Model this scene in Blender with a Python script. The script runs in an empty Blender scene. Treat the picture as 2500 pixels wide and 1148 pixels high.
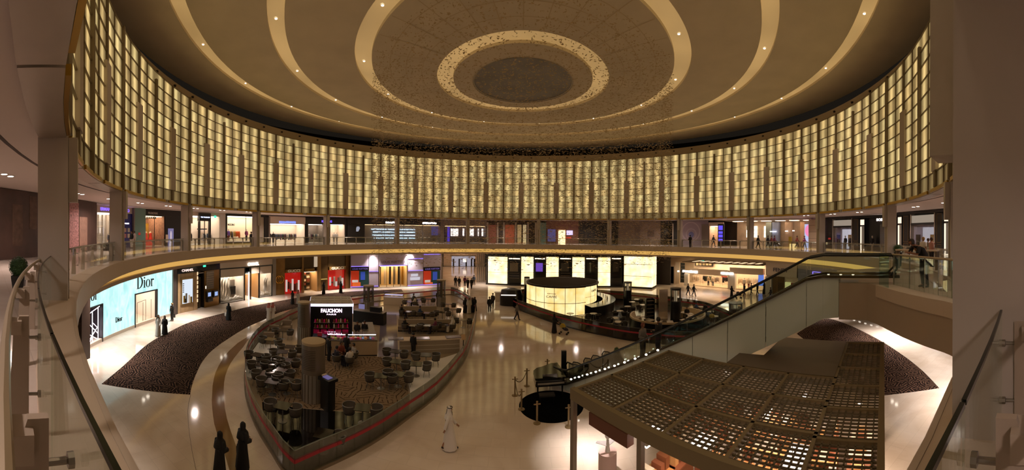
import bpy, bmesh, math, random
from mathutils import Vector, Matrix
SC = bpy.context.scene
PI = math.pi
# ---------------------------------------------------------------- camera
FPX, XC, YC, ROLL = 830.0, 1273.8, 571.5, 0.0083      # cylindrical panorama, pixels per radian in the 2500x1148 frame
EYE = 8.7
cd = bpy.data.cameras.new('camera'); cam = bpy.data.objects.new('camera', cd); SC.collection.objects.link(cam); SC.camera = cam
cd.type = 'PANO'; cd.panorama_type = 'CENTRAL_CYLINDRICAL'
cd.central_cylindrical_range_u_min = -XC/FPX; cd.central_cylindrical_range_u_max = (2500-XC)/FPX
cd.central_cylindrical_range_v_min = -(1148-YC)/FPX; cd.central_cylindrical_range_v_max = YC/FPX
cd.central_cylindrical_radius = 1.0
cd.clip_start = 0.02
cam.location = (0, 0, EYE); cam.rotation_euler = (PI/2, -ROLL, 0)
# ---------------------------------------------------------------- world, exposure
w = bpy.data.worlds.new('world'); SC.world = w; w.use_nodes = True
w.node_tree.nodes['Background'].inputs[0].default_value = (0.9, 0.7, 0.5, 1)
w.node_tree.nodes['Background'].inputs[1].default_value = 0.012
SC.view_settings.view_transform = 'Standard'; SC.view_settings.look = 'None'
SC.view_settings.gamma = 1.0; SC.view_settings.exposure = -0.10; SC.view_settings.use_curve_mapping = False
try:
    cy = SC.cycles
    cy.max_bounces = 8; cy.diffuse_bounces = 3; cy.glossy_bounces = 3; cy.transmission_bounces = 6; cy.transparent_max_bounces = 24
    cy.caustics_reflective = False; cy.caustics_refractive = False
    cy.sample_clamp_indirect = 3.0; cy.use_denoising = True; cy.use_light_tree = True
except Exception as e:
    print('cycles settings', e)
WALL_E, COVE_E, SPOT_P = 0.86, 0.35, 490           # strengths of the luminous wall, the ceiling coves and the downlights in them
# ---------------------------------------------------------------- geometry of the place
CX, CY, R0 = 0.0, 28.0, 27.4          # atrium centre and radius
ZU, ZS = 7.0, 11.25                   # upper floor level, its soffit
def pol(a, R, z=0.0): return Vector((CX+R*math.sin(a), CY+R*math.cos(a), z))
def ray(x, y):
    th = (x-XC)/FPX; v = (YC-y)/FPX
    X, Y, Z = math.sin(th), math.cos(th), v
    return Vector((X*math.cos(ROLL)-Z*math.sin(ROLL), Y, X*math.sin(ROLL)+Z*math.cos(ROLL)))
def G(x, y, z=0.0):                   # where the sight line of a photo point meets the level z
    d = ray(x, y); t = (z-EYE)/d.z
    return Vector((d.x*t, d.y*t, z))
def horizon(x): return YC+FPX*ROLL*math.sin((x-XC)/FPX)
def up(x, yb, yt, z=0.0):             # height of something standing at (x, yb) on level z that reaches yt
    p = G(x, yb, z); r = math.hypot(p.x, p.y)
    return EYE+(horizon(x)-yt)/FPX*r-z
def onring(x, R):                     # far crossing of a sight line's azimuth with a ring: angle about the centre
    th = (x-XC)/FPX; d = CY
    r = d*math.cos(th)+math.sqrt(max(R*R-(d*math.sin(th))**2, 1e-4))
    return math.atan2(r*math.sin(th), r*math.cos(th)-d)
# ---------------------------------------------------------------- materials
def lin(h):
    if isinstance(h, tuple): return h
    h = h.lstrip('#'); o = []
    for i in (0, 2, 4):
        c = int(h[i:i+2], 16)/255; o.append(c/12.92 if c <= .04045 else ((c+.055)/1.055)**2.4)
    return tuple(o)
MATS = {}
def M(name, col='#808080', rough=.5, metal=0., emit=None, es=0., spec=.5, noise=0., nscale=6., bump=0.):
    if name in MATS: return MATS[name]
    m = bpy.data.materials.new(name); m.use_nodes = True; nt = m.node_tree; b = nt.nodes['Principled BSDF']
    c = lin(col)
    b.inputs['Base Color'].default_value = (*c, 1); b.inputs['Roughness'].default_value = rough; b.inputs['Metallic'].default_value = metal
    b.inputs['Specular IOR Level'].default_value = spec
    if emit is not None:
        b.inputs['Emission Color'].default_value = (*lin(emit), 1); b.inputs['Emission Strength'].default_value = es
    if noise or bump:
        tc = nt.nodes.new('ShaderNodeTexCoord'); n = nt.nodes.new('ShaderNodeTexNoise'); n.inputs['Scale'].default_value = nscale; n.inputs['Detail'].default_value = 5
        nt.links.new(tc.outputs['Object'], n.inputs['Vector'])
        if noise:
            r = nt.nodes.new('ShaderNodeMapRange'); r.inputs[3].default_value = 1-noise; r.inputs[4].default_value = 1+noise
            r.inputs[1].default_value = .3; r.inputs[2].default_value = .7
            mx = nt.nodes.new('ShaderNodeVectorMath'); mx.operation = 'SCALE'; mx.inputs[0].default_value = c
            nt.links.new(n.outputs[0], r.inputs[0]); nt.links.new(r.outputs[0], mx.inputs['Scale']); nt.links.new(mx.outputs[0], b.inputs['Base Color'])
        if bump:
            bp = nt.nodes.new('ShaderNodeBump'); bp.inputs['Strength'].default_value = bump; bp.inputs['Distance'].default_value = .02
            nt.links.new(n.outputs[0], bp.inputs['Height']); nt.links.new(bp.outputs[0], b.inputs['Normal'])
    MATS[name] = m; return m
def E(name, col, s, base='#222222'): return M(name, base, .5, 0, col, s)
def glass(name, tint=(.93, .97, .95), refl=.9, rough=.02):
    if name in MATS: return MATS[name]
    m = bpy.data.materials.new(name); m.use_nodes = True; nt = m.node_tree; nt.nodes.clear()
    o = nt.nodes.new('ShaderNodeOutputMaterial'); mix = nt.nodes.new('ShaderNodeMixShader'); tr = nt.nodes.new('ShaderNodeBsdfTransparent')
    gl = nt.nodes.new('ShaderNodeBsdfGlossy'); fr = nt.nodes.new('ShaderNodeFresnel'); mu = nt.nodes.new('ShaderNodeMath'); mu.operation = 'MULTIPLY'
    fr.inputs[0].default_value = 1.45; mu.inputs[1].default_value = refl; gl.inputs['Roughness'].default_value = rough
    tr.inputs[0].default_value = (*tint, 1); gl.inputs[0].default_value = (1, 1, 1, 1)
    L = nt.links.new
    L(fr.outputs[0], mu.inputs[0]); L(mu.outputs[0], mix.inputs[0]); L(tr.outputs[0], mix.inputs[1]); L(gl.outputs[0], mix.inputs[2]); L(mix.outputs[0], o.inputs[0])
    MATS[name] = m; return m
# ---------------------------------------------------------------- mesh builder
COL = SC.collection
class MB:
    def __init__(s): s.v = []; s.f = []; s.uv = []; s.rnd = []
    def add(s, vs, fs):
        o = len(s.v); s.v += [tuple(v) for v in vs]; s.f += [tuple(i+o for i in f) for f in fs]; return s
    def quad(s, a, b, c, d): return s.add((a, b, c, d), ((0, 1, 2, 3),))
    def box(s, c, size, rz=0., m=None):
        x, y, z = size[0]/2, size[1]/2, size[2]/2; cs, sn = math.cos(rz), math.sin(rz); vs = []
        for dz in (-z, z):
            for dx, dy in ((-x, -y), (x, -y), (x, y), (-x, y)):
                p = Vector((dx*cs-dy*sn, dx*sn+dy*cs, dz))
                if m: p = m @ p
                vs.append((c[0]+p[0], c[1]+p[1], c[2]+p[2]))
        return s.add(vs, ((3, 2, 1, 0), (4, 5, 6, 7), (0, 1, 5, 4), (1, 2, 6, 5), (2, 3, 7, 6), (3, 0, 4, 7)))
    def bb(s, x0, x1, y0, y1, z0, z1): return s.box(((x0+x1)/2, (y0+y1)/2, (z0+z1)/2), (abs(x1-x0), abs(y1-y0), abs(z1-z0)))
    def prism(s, poly, z0, z1):
        n = len(poly); vs = [(p[0], p[1], z0) for p in poly]+[(p[0], p[1], z1) for p in poly]
        fs = [tuple(range(n-1, -1, -1)), tuple(range(n, 2*n))]+[(i, (i+1) % n, n+(i+1) % n, n+i) for i in range(n)]
        return s.add(vs, fs)
    def strip(s, A, B):               # ribbon between two polylines
        n = len(A); return s.add(list(A)+list(B), [(i, i+1, n+i+1, n+i) for i in range(n-1)])
    def lathe(s, prof, c=(0, 0, 0), n=20, a0=0., a1=2*PI, cap=True, sx=1., sy=1., rz=0.):
        full = abs(a1-a0-2*PI) < 1e-6; k = n if full else n+1; vs = []; cs, sn = math.cos(rz), math.sin(rz)
        for r, z in prof:
            for i in range(k):
                a = a0+(a1-a0)*i/n; x, y = r*math.cos(a)*sx, r*math.sin(a)*sy
                vs.append((c[0]+x*cs-y*sn, c[1]+x*sn+y*cs, c[2]+z))
        fs = []
        for j in range(len(prof)-1):
            for i in range(n):
                i2 = (i+1) % k; fs.append((j*k+i, j*k+i2, (j+1)*k+i2, (j+1)*k+i))
        if cap and full:
            if prof[0][0] > 1e-6: fs.append(tuple(range(k-1, -1, -1)))
            if prof[-1][0] > 1e-6: fs.append(tuple((len(prof)-1)*k+i for i in range(k)))
        return s.add(vs, fs)
    def cyl(s, c, r, h, n=16, r2=None): return s.lathe([(r, 0), (r if r2 is None else r2, h)], c, n)
    def tube(s, path, r, n=8, closed=False, cap=True):
        P = [Vector(p) for p in path]; m = len(P); rs = r if isinstance(r, (list, tuple)) else [r]*m; vs = []
        prev = None
        for i, p in enumerate(P):
            t = (P[(i+1) % m]-P[i-1]) if closed else (P[min(i+1, m-1)]-P[max(i-1, 0)])
            t = t.normalized() if t.length > 1e-9 else Vector((0, 0, 1))
            if prev is None:
                u = t.cross(Vector((0, 0, 1)));  u = u if u.length > 1e-3 else Vector((1, 0, 0)); u.normalize()
            else:
                u = prev-t*prev.dot(t); u = u.normalized() if u.length > 1e-6 else Vector((1, 0, 0))
            prev = u; w_ = t.cross(u)
            for k in range(n):
                a = 2*PI*k/n; vs.append(p+(u*math.cos(a)+w_*math.sin(a))*rs[i])
        fs = []
        for i in range(m if closed else m-1):
            j = (i+1) % m
            for k in range(n): k2 = (k+1) % n; fs.append((i*n+k, i*n+k2, j*n+k2, j*n+k))
        if cap and not closed: fs += [tuple(range(n-1, -1, -1)), tuple((m-1)*n+k for k in range(n))]
        return s.add(vs, fs)
    def arc(s, R_0, R_1, z0, z1, a0, a1, n):    # curved box about the atrium centre
        vs = []; closed = abs(abs(a1-a0)-2*PI) < 1e-6
        k = n if closed else n+1
        for i in range(k):
            a = a0+(a1-a0)*i/n
            for R, z in ((R_0, z0), (R_1, z0), (R_1, z1), (R_0, z1)): vs.append(pol(a, R, z))
        fs = []
        for i in range(n):
            j = (i+1) % k
            for q in range(4): q2 = (q+1) % 4; fs.append((i*4+q, j*4+q, j*4+q2, i*4+q2))
        if not closed: fs += [(0, 1, 2, 3), (n*4+3, n*4+2, n*4+1, n*4)]
        return s.add(vs, fs)
    def ell(s, c, rx, ry, rz_, n=12, m=8):
        prof = [(math.sin(PI*i/m), -math.cos(PI*i/m)) for i in range(m+1)]
        vs = []
        for r, z in prof:
            for i in range(n):
                a = 2*PI*i/n; vs.append((c[0]+r*rx*math.cos(a), c[1]+r*ry*math.sin(a), c[2]+z*rz_))
        fs = [(j*n+i, j*n+(i+1) % n, (j+1)*n+(i+1) % n, (j+1)*n+i) for j in range(m) for i in range(n)]
        return s.add(vs, fs)
    def loft(s, rings, n=16, cap=True):   # rings: (centre, rx, ry[, ripple amplitude, lobes, phase, rz])
        vs = []
        for rg in rings:
            c, rx, ry = rg[:3]; am = rg[3] if len(rg) > 3 else 0; lb = rg[4] if len(rg) > 4 else 7; ph = rg[5] if len(rg) > 5 else 0; q = rg[6] if len(rg) > 6 else 0
            for i in range(n):
                a = 2*PI*i/n; k = 1+am*math.sin(lb*a+ph); x, y = rx*k*math.cos(a), ry*k*math.sin(a)
                vs.append((c[0]+x*math.cos(q)-y*math.sin(q), c[1]+x*math.sin(q)+y*math.cos(q), c[2]))
        m = len(rings); fs = [(j*n+i, j*n+(i+1) % n, (j+1)*n+(i+1) % n, (j+1)*n+i) for j in range(m-1) for i in range(n)]
        if cap: fs += [tuple(range(n-1, -1, -1)), tuple((m-1)*n+i for i in range(n))]
        return s.add(vs, fs)
    def build(s, name, mat, parent=None, smooth=None, **tags):
        me = bpy.data.meshes.new(name); me.from_pydata(s.v, [], s.f); me.update()
        bm = bmesh.new(); bm.from_mesh(me); bmesh.ops.recalc_face_normals(bm, faces=bm.faces); bm.to_mesh(me); bm.free()
        me.materials.append(mat)
        if smooth is not None:
            me.polygons.foreach_set('use_smooth', [True]*len(me.polygons)); me.set_sharp_from_angle(angle=math.radians(smooth))
        o = bpy.data.objects.new(name, me); COL.objects.link(o)
        if parent: o.parent = parent
        for k, v in tags.items(): o[k] = v
        return o
def MBX(*boxes):
    m = MB()
    for b in boxes: m.bb(*b)
    return m
def tag(o, label, cat, group=None, kind=None):
    o['label'] = label; o['category'] = cat
    if group: o['group'] = group
    if kind: o['kind'] = kind
    return o
def thing(name, label, cat, loc=(0, 0, 0), rz=0., group=None):
    o = bpy.data.objects.new(name, None); o.empty_display_size = .1; COL.objects.link(o); o.location = loc; o.rotation_euler = (0, 0, rz)
    return tag(o, label, cat, group)
def struct(o): o['kind'] = 'structure'; return o
def dup(root, loc, rz, label=None, group=None, scale=None):
    def cp(o, par):
        c = o.copy(); COL.objects.link(c)
        if par: c.parent = par
        for ch in KIDS.get(o.name, []): cp(ch, c)
        return c
    for_tree(root); r = cp(root, None); r.location = loc; r.rotation_euler = (0, 0, rz)
    if scale: r.scale = (scale,)*3
    if label: r['label'] = label
    if group: r['group'] = group
    return r
KIDS = {}
def for_tree(root):
    if root.name in KIDS: return
    st = [root]
    while st:
        o = st.pop(); KIDS[o.name] = list(o.children); st += KIDS[o.name]
def text_mesh(body, size, depth=.02, bold=0., space=1.0):
    cu = bpy.data.curves.new('lettering', 'FONT'); cu.body = body; cu.size = size; cu.extrude = depth/2; cu.align_x = 'CENTER'; cu.align_y = 'CENTER'
    cu.offset = bold; cu.space_character = space; cu.resolution_u = 3
    o = bpy.data.objects.new('lettering', cu); COL.objects.link(o)
    me = bpy.data.meshes.new_from_object(o.evaluated_get(bpy.context.evaluated_depsgraph_get()))
    bpy.data.objects.remove(o); bpy.data.curves.remove(cu); return me
def lettering(body, size, mat, loc, parent=None, name='sign_lettering', width=None, depth=.03, bold=0., rot=(PI/2, 0, 0), space=1.0):
    me = text_mesh(body, size, depth, bold, space); me.name = name
    if width:
        xs = [v.co.x for v in me.vertices]; k = width/max(max(xs)-min(xs), 1e-6)
        for v in me.vertices: v.co.x *= k
    me.materials.clear(); me.materials.append(mat); o = bpy.data.objects.new(name, me); COL.objects.link(o); o.location = loc; o.rotation_euler = rot
    if parent: o.parent = parent
    return o
rnd = random.Random(7)
# ================================================================ THE SETTING
def floor_mat(name, col, col2, rough=.08, tile=1.2, joint=.85):
    m = bpy.data.materials.new(name); m.use_nodes = True; nt = m.node_tree; b = nt.nodes['Principled BSDF']; N = nt.nodes.new; L = nt.links.new
    tc = N('ShaderNodeTexCoord')
    n1 = N('ShaderNodeTexNoise'); n1.inputs['Scale'].default_value = .35; n1.inputs['Detail'].default_value = 6; n1.inputs['Distortion'].default_value = 1.2
    L(tc.outputs['Object'], n1.inputs['Vector'])
    cr = N('ShaderNodeValToRGB'); cr.color_ramp.elements[0].position = .35; cr.color_ramp.elements[1].position = .7
    cr.color_ramp.elements[0].color = (*lin(col2), 1); cr.color_ramp.elements[1].color = (*lin(col), 1); L(n1.outputs[0], cr.inputs[0])
    br = N('ShaderNodeTexBrick'); br.inputs['Scale'].default_value = 1.0; br.inputs['Brick Width'].default_value = tile; br.inputs['Row Height'].default_value = tile*.5
    br.inputs['Mortar Size'].default_value = .008; br.inputs['Color1'].default_value = (1, 1, 1, 1); br.inputs['Color2'].default_value = (.95, .94, .93, 1)
    br.inputs['Mortar'].default_value = (joint, joint, joint, 1); L(tc.outputs['Object'], br.inputs['Vector'])
    mx = N('ShaderNodeMix'); mx.data_type = 'RGBA'; mx.blend_type = 'MULTIPLY'; mx.inputs[0].default_value = 1
    L(cr.outputs[0], mx.inputs[6]); L(br.outputs[0], mx.inputs[7]); L(mx.outputs[2], b.inputs['Base Color'])
    b.inputs['Roughness'].default_value = rough; b.inputs['Specular IOR Level'].default_value = .6
    MATS[name] = m; return m
FLOOR = floor_mat('cream_marble', '#e4d6c6', '#d0bda9')
FLOORU = floor_mat('beige_marble', '#d8c8bc', '#c4b2a4', .1)
PLASTER = M('ceiling_plaster', '#ddceb4', .85, noise=.06, nscale=.4)
PLASTERW = M('soffit_plaster', '#efe2da', .9)
FASCIA = M('fascia_panel', '#c4b09c', .55, noise=.03, nscale=.5)
METAL = M('bronze_metal', '#b4a89a', .38, .4, noise=.05, nscale=2)
DARKMET = M('dark_bronze', '#7d6d54', .5, .15)
VOID = M('black_void', '#0c0a08', .9)
GOLD = M('gold_leaf_trim', '#b08a3c', .3, .9)
STEEL = M('brushed_steel', '#8f8779', .35, .8)
BLACK = M('black_lacquer', '#0b0a0a', .3)
WHITE = M('white_lacquer', '#d8d0c6', .4)
GLASS = glass('clear_glass', (.95, .98, .96), .4)
GLASSG = glass('green_edge_glass', (.90, .95, .92), .35)
SHOPGLASS = glass('shop_window_glass', (.95, .96, .96), .55)
m = MB(); m.lathe([(0, 0), (62, 0)], (CX, CY, 0), 96, cap=False)
struct(m.build('floor', FLOOR))
# brown marble inlay band and a dark joint line on the ground floor
INLAY = M('brown_marble_inlay', '#7a5a34', .09, noise=.12, nscale=.7)
Lp = [(640,803),(622,811),(605,822),(580,838),(559,857),(545,874),(534,893),(526,910),(522,925),(519,942),(518,960),(517,978),(518,996),(520,1015),(523,1035),(532,1065),(545,1097),(560,1148),(580,1200)]
Rp = [(652,803),(632,811),(616,820),(603,834),(594.5,846.6),(583,860),(572,874),(563,887),(556,901),(550,918),(547,935),(546,955),(547,975),(549,997),(554,1022),(563,1052),(575,1085),(595,1130),(620,1190)]
m = MB(); A = [G(*p, .004) for p in Lp]; B = [G(*p, .004) for p in Rp]; m.strip(A, B); struct(m.build('trim_1', INLAY))
Lp = [(465,964),(460,985),(458,1005),(459,1030),(462,1060),(468,1100),(478,1148),(495,1200)]
m = MB(); A = [G(x, y, .004) for x, y in Lp]; B = [p+Vector((.035, 0, 0)) for p in A]; m.strip(A, B); struct(m.build('trim_2', M('dark_joint', '#4a3a2a', .3)))
# ceiling dish with four lit coves
def cz(h): return EYE+h*27.4
ring = [(.147, .454), (.208, .4575), (.256, .4592), (.44, .4745), (.486, .4794), (.66, .4955), (.70, .4985), (.88, .517), (.917, .5206), (1.075, .53)]
for i in range(0, 10, 2):
    (r_a, h0), (r_b, h1) = ring[i], ring[i+1]
    m = MB(); m.lathe([(r_a*R0, cz(h0)+.32), (r_a*R0, cz(h0)), (r_b*R0, cz(h1)), (r_b*R0, cz(h1)+.32)], (CX, CY, 0), 128, cap=False)
    o = struct(m.build('ceiling', PLASTER, smooth=25))
def cove_mat():  # band surface emits by itself, standing in for hidden strip lights
    m = bpy.data.materials.new('glowing_cove_band'); m.use_nodes = True; nt = m.node_tree; b = nt.nodes['Principled BSDF']; N = nt.nodes.new; L = nt.links.new
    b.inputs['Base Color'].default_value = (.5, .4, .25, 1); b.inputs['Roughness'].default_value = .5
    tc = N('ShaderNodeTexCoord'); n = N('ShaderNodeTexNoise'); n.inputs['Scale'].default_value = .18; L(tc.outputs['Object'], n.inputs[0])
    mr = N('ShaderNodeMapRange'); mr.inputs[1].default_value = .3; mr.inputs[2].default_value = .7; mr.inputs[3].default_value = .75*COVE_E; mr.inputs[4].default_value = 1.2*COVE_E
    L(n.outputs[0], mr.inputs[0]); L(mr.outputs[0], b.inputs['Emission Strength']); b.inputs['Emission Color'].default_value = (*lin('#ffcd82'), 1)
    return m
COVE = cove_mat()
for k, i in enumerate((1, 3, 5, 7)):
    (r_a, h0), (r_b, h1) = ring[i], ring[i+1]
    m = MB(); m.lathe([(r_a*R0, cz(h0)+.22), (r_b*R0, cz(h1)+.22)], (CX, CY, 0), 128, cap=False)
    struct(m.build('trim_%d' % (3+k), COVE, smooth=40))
m = MB(); m.lathe([(0, cz(.457)), (.145*R0, cz(.457)), (.150*R0, cz(.454)-.04)], (CX, CY, 0), 64, cap=False)
struct(m.build('trim_7', M('dark_oculus', '#8a857e', .6, noise=.2, nscale=.6)))
# joints of the panelled inner ceiling zone
m = MB()
for k in range(36):
    a = 2*PI*k/36; p = pol(a, .262*R0, cz(.4592)-.01); q = pol(a, .436*R0, cz(.4742)-.01); t = Vector((math.cos(a), -math.sin(a), 0))*.03
    m.quad(p-t, q-t, q+t, p+t)
for r_, h_ in ((.30, .4629), (.345, .4666), (.39, .4703)):
    m.lathe([(r_*R0-.03, cz(h_)-.012), (r_*R0+.03, cz(h_)-.008)], (CX, CY, 0), 96, cap=False)
struct(m.build('trim_8', M('ceiling_joint', '#cdb78f', .5)))
m = MB(); m.lathe([(34, 20.2), (34, 24)], (CX, CY, 0), 96, cap=False); struct(m.build('wall_void', VOID))
# luminous alabaster wall
WB, WD, WT = 11.22, 12.03, 20.45       # bottom, top of the dim row, top of the lit rows
rows = [WB, WD]+[WD+(WT-WD)*k/9 for k in range(1, 10)]
A0 = .0992                             # angle of one column axis
def lum_mat():
    m = bpy.data.materials.new('backlit_alabaster'); m.use_nodes = True; nt = m.node_tree; b = nt.nodes['Principled BSDF']; N = nt.nodes.new; L = nt.links.new
    uv = N('ShaderNodeUVMap'); uv.uv_map = 'panel'; sp = N('ShaderNodeSeparateXYZ'); L(uv.outputs[0], sp.inputs[0])
    at = N('ShaderNodeAttribute'); at.attribute_name = 'tone'; sc = N('ShaderNodeSeparateColor'); L(at.outputs['Color'], sc.inputs[0])
    def math_(op, a, b_=None):
        n = N('ShaderNodeMath'); n.operation = op
        for i, q in ((0, a), (1, b_)):
            if q is None: continue
            if isinstance(q, (int, float)): n.inputs[i].default_value = q
            else: L(q, n.inputs[i])
        return n.outputs[0]
    # one fluorescent tube stands behind each stone panel
    d = math_('DIVIDE', math_('SUBTRACT', sp.outputs[0], sc.outputs[1]), .2); g = math_('POWER', 2.718, math_('MULTIPLY', math_('MULTIPLY', d, d), -1.0))
    tc = N('ShaderNodeTexCoord'); n = N('ShaderNodeTexNoise'); n.inputs['Scale'].default_value = 1.3; n.inputs['Detail'].default_value = 6; n.inputs['Distortion'].default_value = .8; L(tc.outputs['Object'], n.inputs[0])
    vein = math_('ADD', .62, math_('MULTIPLY', n.outputs[0], .75))
    s = math_('MULTIPLY', math_('MULTIPLY', math_('ADD', .24, math_('MULTIPLY', g, .80)), sc.outputs[0]), vein)
    L(math_('MULTIPLY', s, WALL_E), b.inputs['Emission Strength'])
    mx = N('ShaderNodeMix'); mx.data_type = 'RGBA'; mx.inputs[6].default_value = (*lin('#ffd88e'), 1); mx.inputs[7].default_value = (*lin('#fae09a'), 1); L(sc.outputs[2], mx.inputs[0])
    L(mx.outputs[2], b.inputs['Emission Color']); b.inputs['Base Color'].default_value = (.42, .36, .24, 1); b.inputs['Roughness'].default_value = .35
    return m
m = MB(); tones = []; step = 2*PI/120
for k in range(120):
    a0 = A0+step*k; a1 = a0+step
    for j in range(10):
        m.quad(pol(a0, 27.38, rows[j]), pol(a1, 27.38, rows[j]), pol(a1, 27.38, rows[j+1]), pol(a0, 27.38, rows[j+1]))
        t = rnd.uniform(.62, 1.05) if j else rnd.uniform(.16, .24)
        if j == 1: t *= .95
        tones.append((t, .5+rnd.uniform(-.12, .12) if j else .5, rnd.random()))
me = bpy.data.meshes.new('wall_luminous'); me.from_pydata(m.v, [], m.f); me.update(); me.materials.append(lum_mat())
me.uv_layers.new(name='panel'); me.color_attributes.new('tone', 'FLOAT_COLOR', 'CORNER')
ul = me.uv_layers['panel']; cl = me.color_attributes['tone']
for i in range(len(me.polygons)):
    for q, uvq in enumerate(((0, 0), (1, 0), (1, 1), (0, 1))):
        ul.data[i*4+q].uv = uvq; cl.data[i*4+q].color = (*tones[i], 1)
WALL = bpy.data.objects.new('wall_luminous', me); COL.objects.link(WALL); struct(WALL)
m = MB()
for j in range(1, 11): m.arc(27.30, 27.40, rows[j]-.026, rows[j]+.026, 0, 2*PI, 120)
for k in range(120):
    if k % 2: a = A0+step*k; m.arc(27.31, 27.40, WB, WT, a-.0012, a+.0012, 1)
m.build('mullion_grid', DARKMET, WALL)
m = MB(); m.lathe([(27.6, WB), (27.6, WT)], (CX, CY, 0), 120, cap=False); m.build('wall_backing', METAL, WALL)
for k in range(30):
    a = A0+2*PI/60*2*k
    MB().arc(27.19, 27.42, WB-.1, WT-.6 if k % 2 else WT+.05, a-.0038, a+.0038, 1).build('fin', DARKMET, WALL)
for k in range(30):
    a = A0+2*PI/60*(2*k+1)
    MB().arc(27.25, 27.42, 17.0, WT+.03, a-.0028, a+.0032, 1).build('fin', DARKMET, WALL)
    MB().arc(27.23, 27.42, WB, WD+.05, a-.0048, a+.0052, 1).build('fin', DARKMET, WALL)
    MB().arc(27.20, 27.42, WD+.02, 17.05, a-.0145, a+.0145, 1).build('cover_panel', M('cover_panel_grey', '#b8a998', .6), WALL)
m = MB(); m.arc(28.1, 28.4, WT-.4, WT+1.15, 0, 2*PI, 120); m.arc(27.36, 28.4, WT-.02, WT+.03, 0, 2*PI, 120); struct(m.build('trim_9', M('wall_head_band', '#b8a68a', .6), smooth=20))
for k in range(15):                    # hanging bulkhead under the wall, in panels with open joints
    a = A0+2*PI/15*k
    for q in range(3):
        b0 = a+2*PI/45*q+.0015; b1 = a+2*PI/45*(q+1)-.0015
        o = MB().arc(27.32, 28.0, 10.98, 11.2, b0, b1, 3).build('trim_10', METAL); struct(o)
        o = MB().arc(27.22, 27.31, 11.0, 11.17, b0+.01, b1-.01, 3).build('trim_11', GOLD); struct(o)
spot = MB().lathe([(.13, 0), (.13, -.12), (.09, -.14), (0, -.10)], n=10).build('wall_spotlight', M('spot_black', '#241a10', .6), smooth=30)
for k in range(60):
    a = PI+2*PI/60*(k+.5)
    if abs(((a+PI) % (2*PI))-PI) > 2.2: continue
    o = spot.copy(); COL.objects.link(o); o.location = pol(a, 28.05, WT+.85)
    tag(o, 'small dark round spotlight on the plain band along the top of the luminous wall', 'spotlight', 'spotlights over the luminous wall')
bpy.data.objects.remove(spot)
# upper gallery: floor slab, soffit, columns
m = MB(); m.arc(27.1, 40.5, 6.3, ZU, 0, 2*PI, 128); o = struct(m.build('floor_upper', FLOORU))
m = MB(); m.arc(27.06, 27.12, 6.26, 7.02, 0, 2*PI, 128); struct(m.build('trim_12', FASCIA, smooth=20))
m = MB(); m.arc(27.1, 27.72, 6.99, 7.012, 0, 2*PI, 128); struct(m.build('trim_13', M('slab_ledge', '#c9b39c', .5)))
m = MB(); m.arc(28.25, 28.5, 5.64, 6.32, 0, 2*PI, 128); struct(m.build('trim_14', E('balcony_cove_glow', '#f4bc62', .8)))  # gold cove face glows by itself, in place of a hidden LED
m = MB(); m.arc(28.02, 28.6, 5.42, 5.66, 0, 2*PI, 128); struct(m.build('trim_15', FASCIA, smooth=20))
m = MB(); m.arc(28.1, 37, 5.5, 5.6, 0, 2*PI, 128); struct(m.build('ceiling_lower', PLASTERW))
m = MB(); m.arc(28.02, 40.5, ZS, ZS+.1, 0, 2*PI, 128); struct(m.build('ceiling_upper', PLASTERW))
m = MB()
for R in (29.1, 34.2): m.arc(R, R+.12, ZS-.012, ZS+.02, 0, 2*PI, 128)
struct(m.build('trim_16', M('soffit_groove', '#4a3d34', .8)))
m = MB(); m.arc(39.9, 40.1, ZU, ZS, 0, 2*PI, 96); struct(m.build('wall_upper', M('shop_back_wall', '#2c231d', .8)))
aC0, aC1 = onring(1081, 36), onring(1186, 36); aR0, aR1 = onring(1637, 36), onring(1872, 36)
m = MB()
m.arc(36, 36.3, 0, 5.6, aR1, aC0+2*PI, 90); m.arc(36, 36.3, 0, 5.6, aC1, aR0, 14)
struct(m.build('wall_lower', M('shop_back_wall', '#2c231d', .8)))
COLM = M('column_cladding', '#b8aca0', .5, noise=.03, nscale=.8)
for k in range(15):
    a = A0+2*PI/15*k
    if abs(k-8) < 1: pass
    o = MB().arc(27.28, 28.02, 7.0, 11.0, a-.0094, a+.0094, 1).build('column', COLM); struct(o)
    MB().arc(27.05, 27.27, 9.42, 11.0, a-.006, a+.006, 1).build('service_box', METAL, o)
    MB().arc(27.262, 27.30, 7.0, 9.42, a-.0012, a+.0012, 1).build('joint_strip', DARKMET, o)
p = G(200, 884); o = MB().box((p.x-.62, p.y+.1, 2.75), (.9, .9, 5.5), .6).build('column', M('column_dark', '#3a2c24', .4)); struct(o)
# lamps of the galleries: a pair of recessed discs with a lamp each
LAMPM = E('lamp_glow', '#fff0dc', 22)
def lamp_light(loc, power, size=.5, col='#ffe2c4', spread=140, parent=None):
    ld = bpy.data.lights.new('lamp', 'AREA'); ld.shape = 'DISK'; ld.size = size; ld.energy = power; ld.color = lin(col); ld.spread = math.radians(spread)
    o = bpy.data.objects.new('lamp', ld); COL.objects.link(o); o.location = loc
    if parent: o.parent = parent
    return o
def ceiling_pair(a, R, z, label, group, power=0, col='#ffe2c4', spread=150):
    t = thing('ceiling_light', label, 'ceiling light', pol(a, R, z), -a, group)
    for s in (-.33, .33):
        MB().lathe([(.2, 0), (.2, -.02), (.15, -.02), (.15, 0)], (s, 0, 0), 12, cap=False).build('trim_ring', WHITE, t)
        MB().lathe([(0, -.008), (.15, -.008)], (s, 0, 0), 12, cap=False).build('diffuser', LAMPM, t)
    if power: lamp_light((0, 0, -.05), power, .5, col, spread, t)
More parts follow.
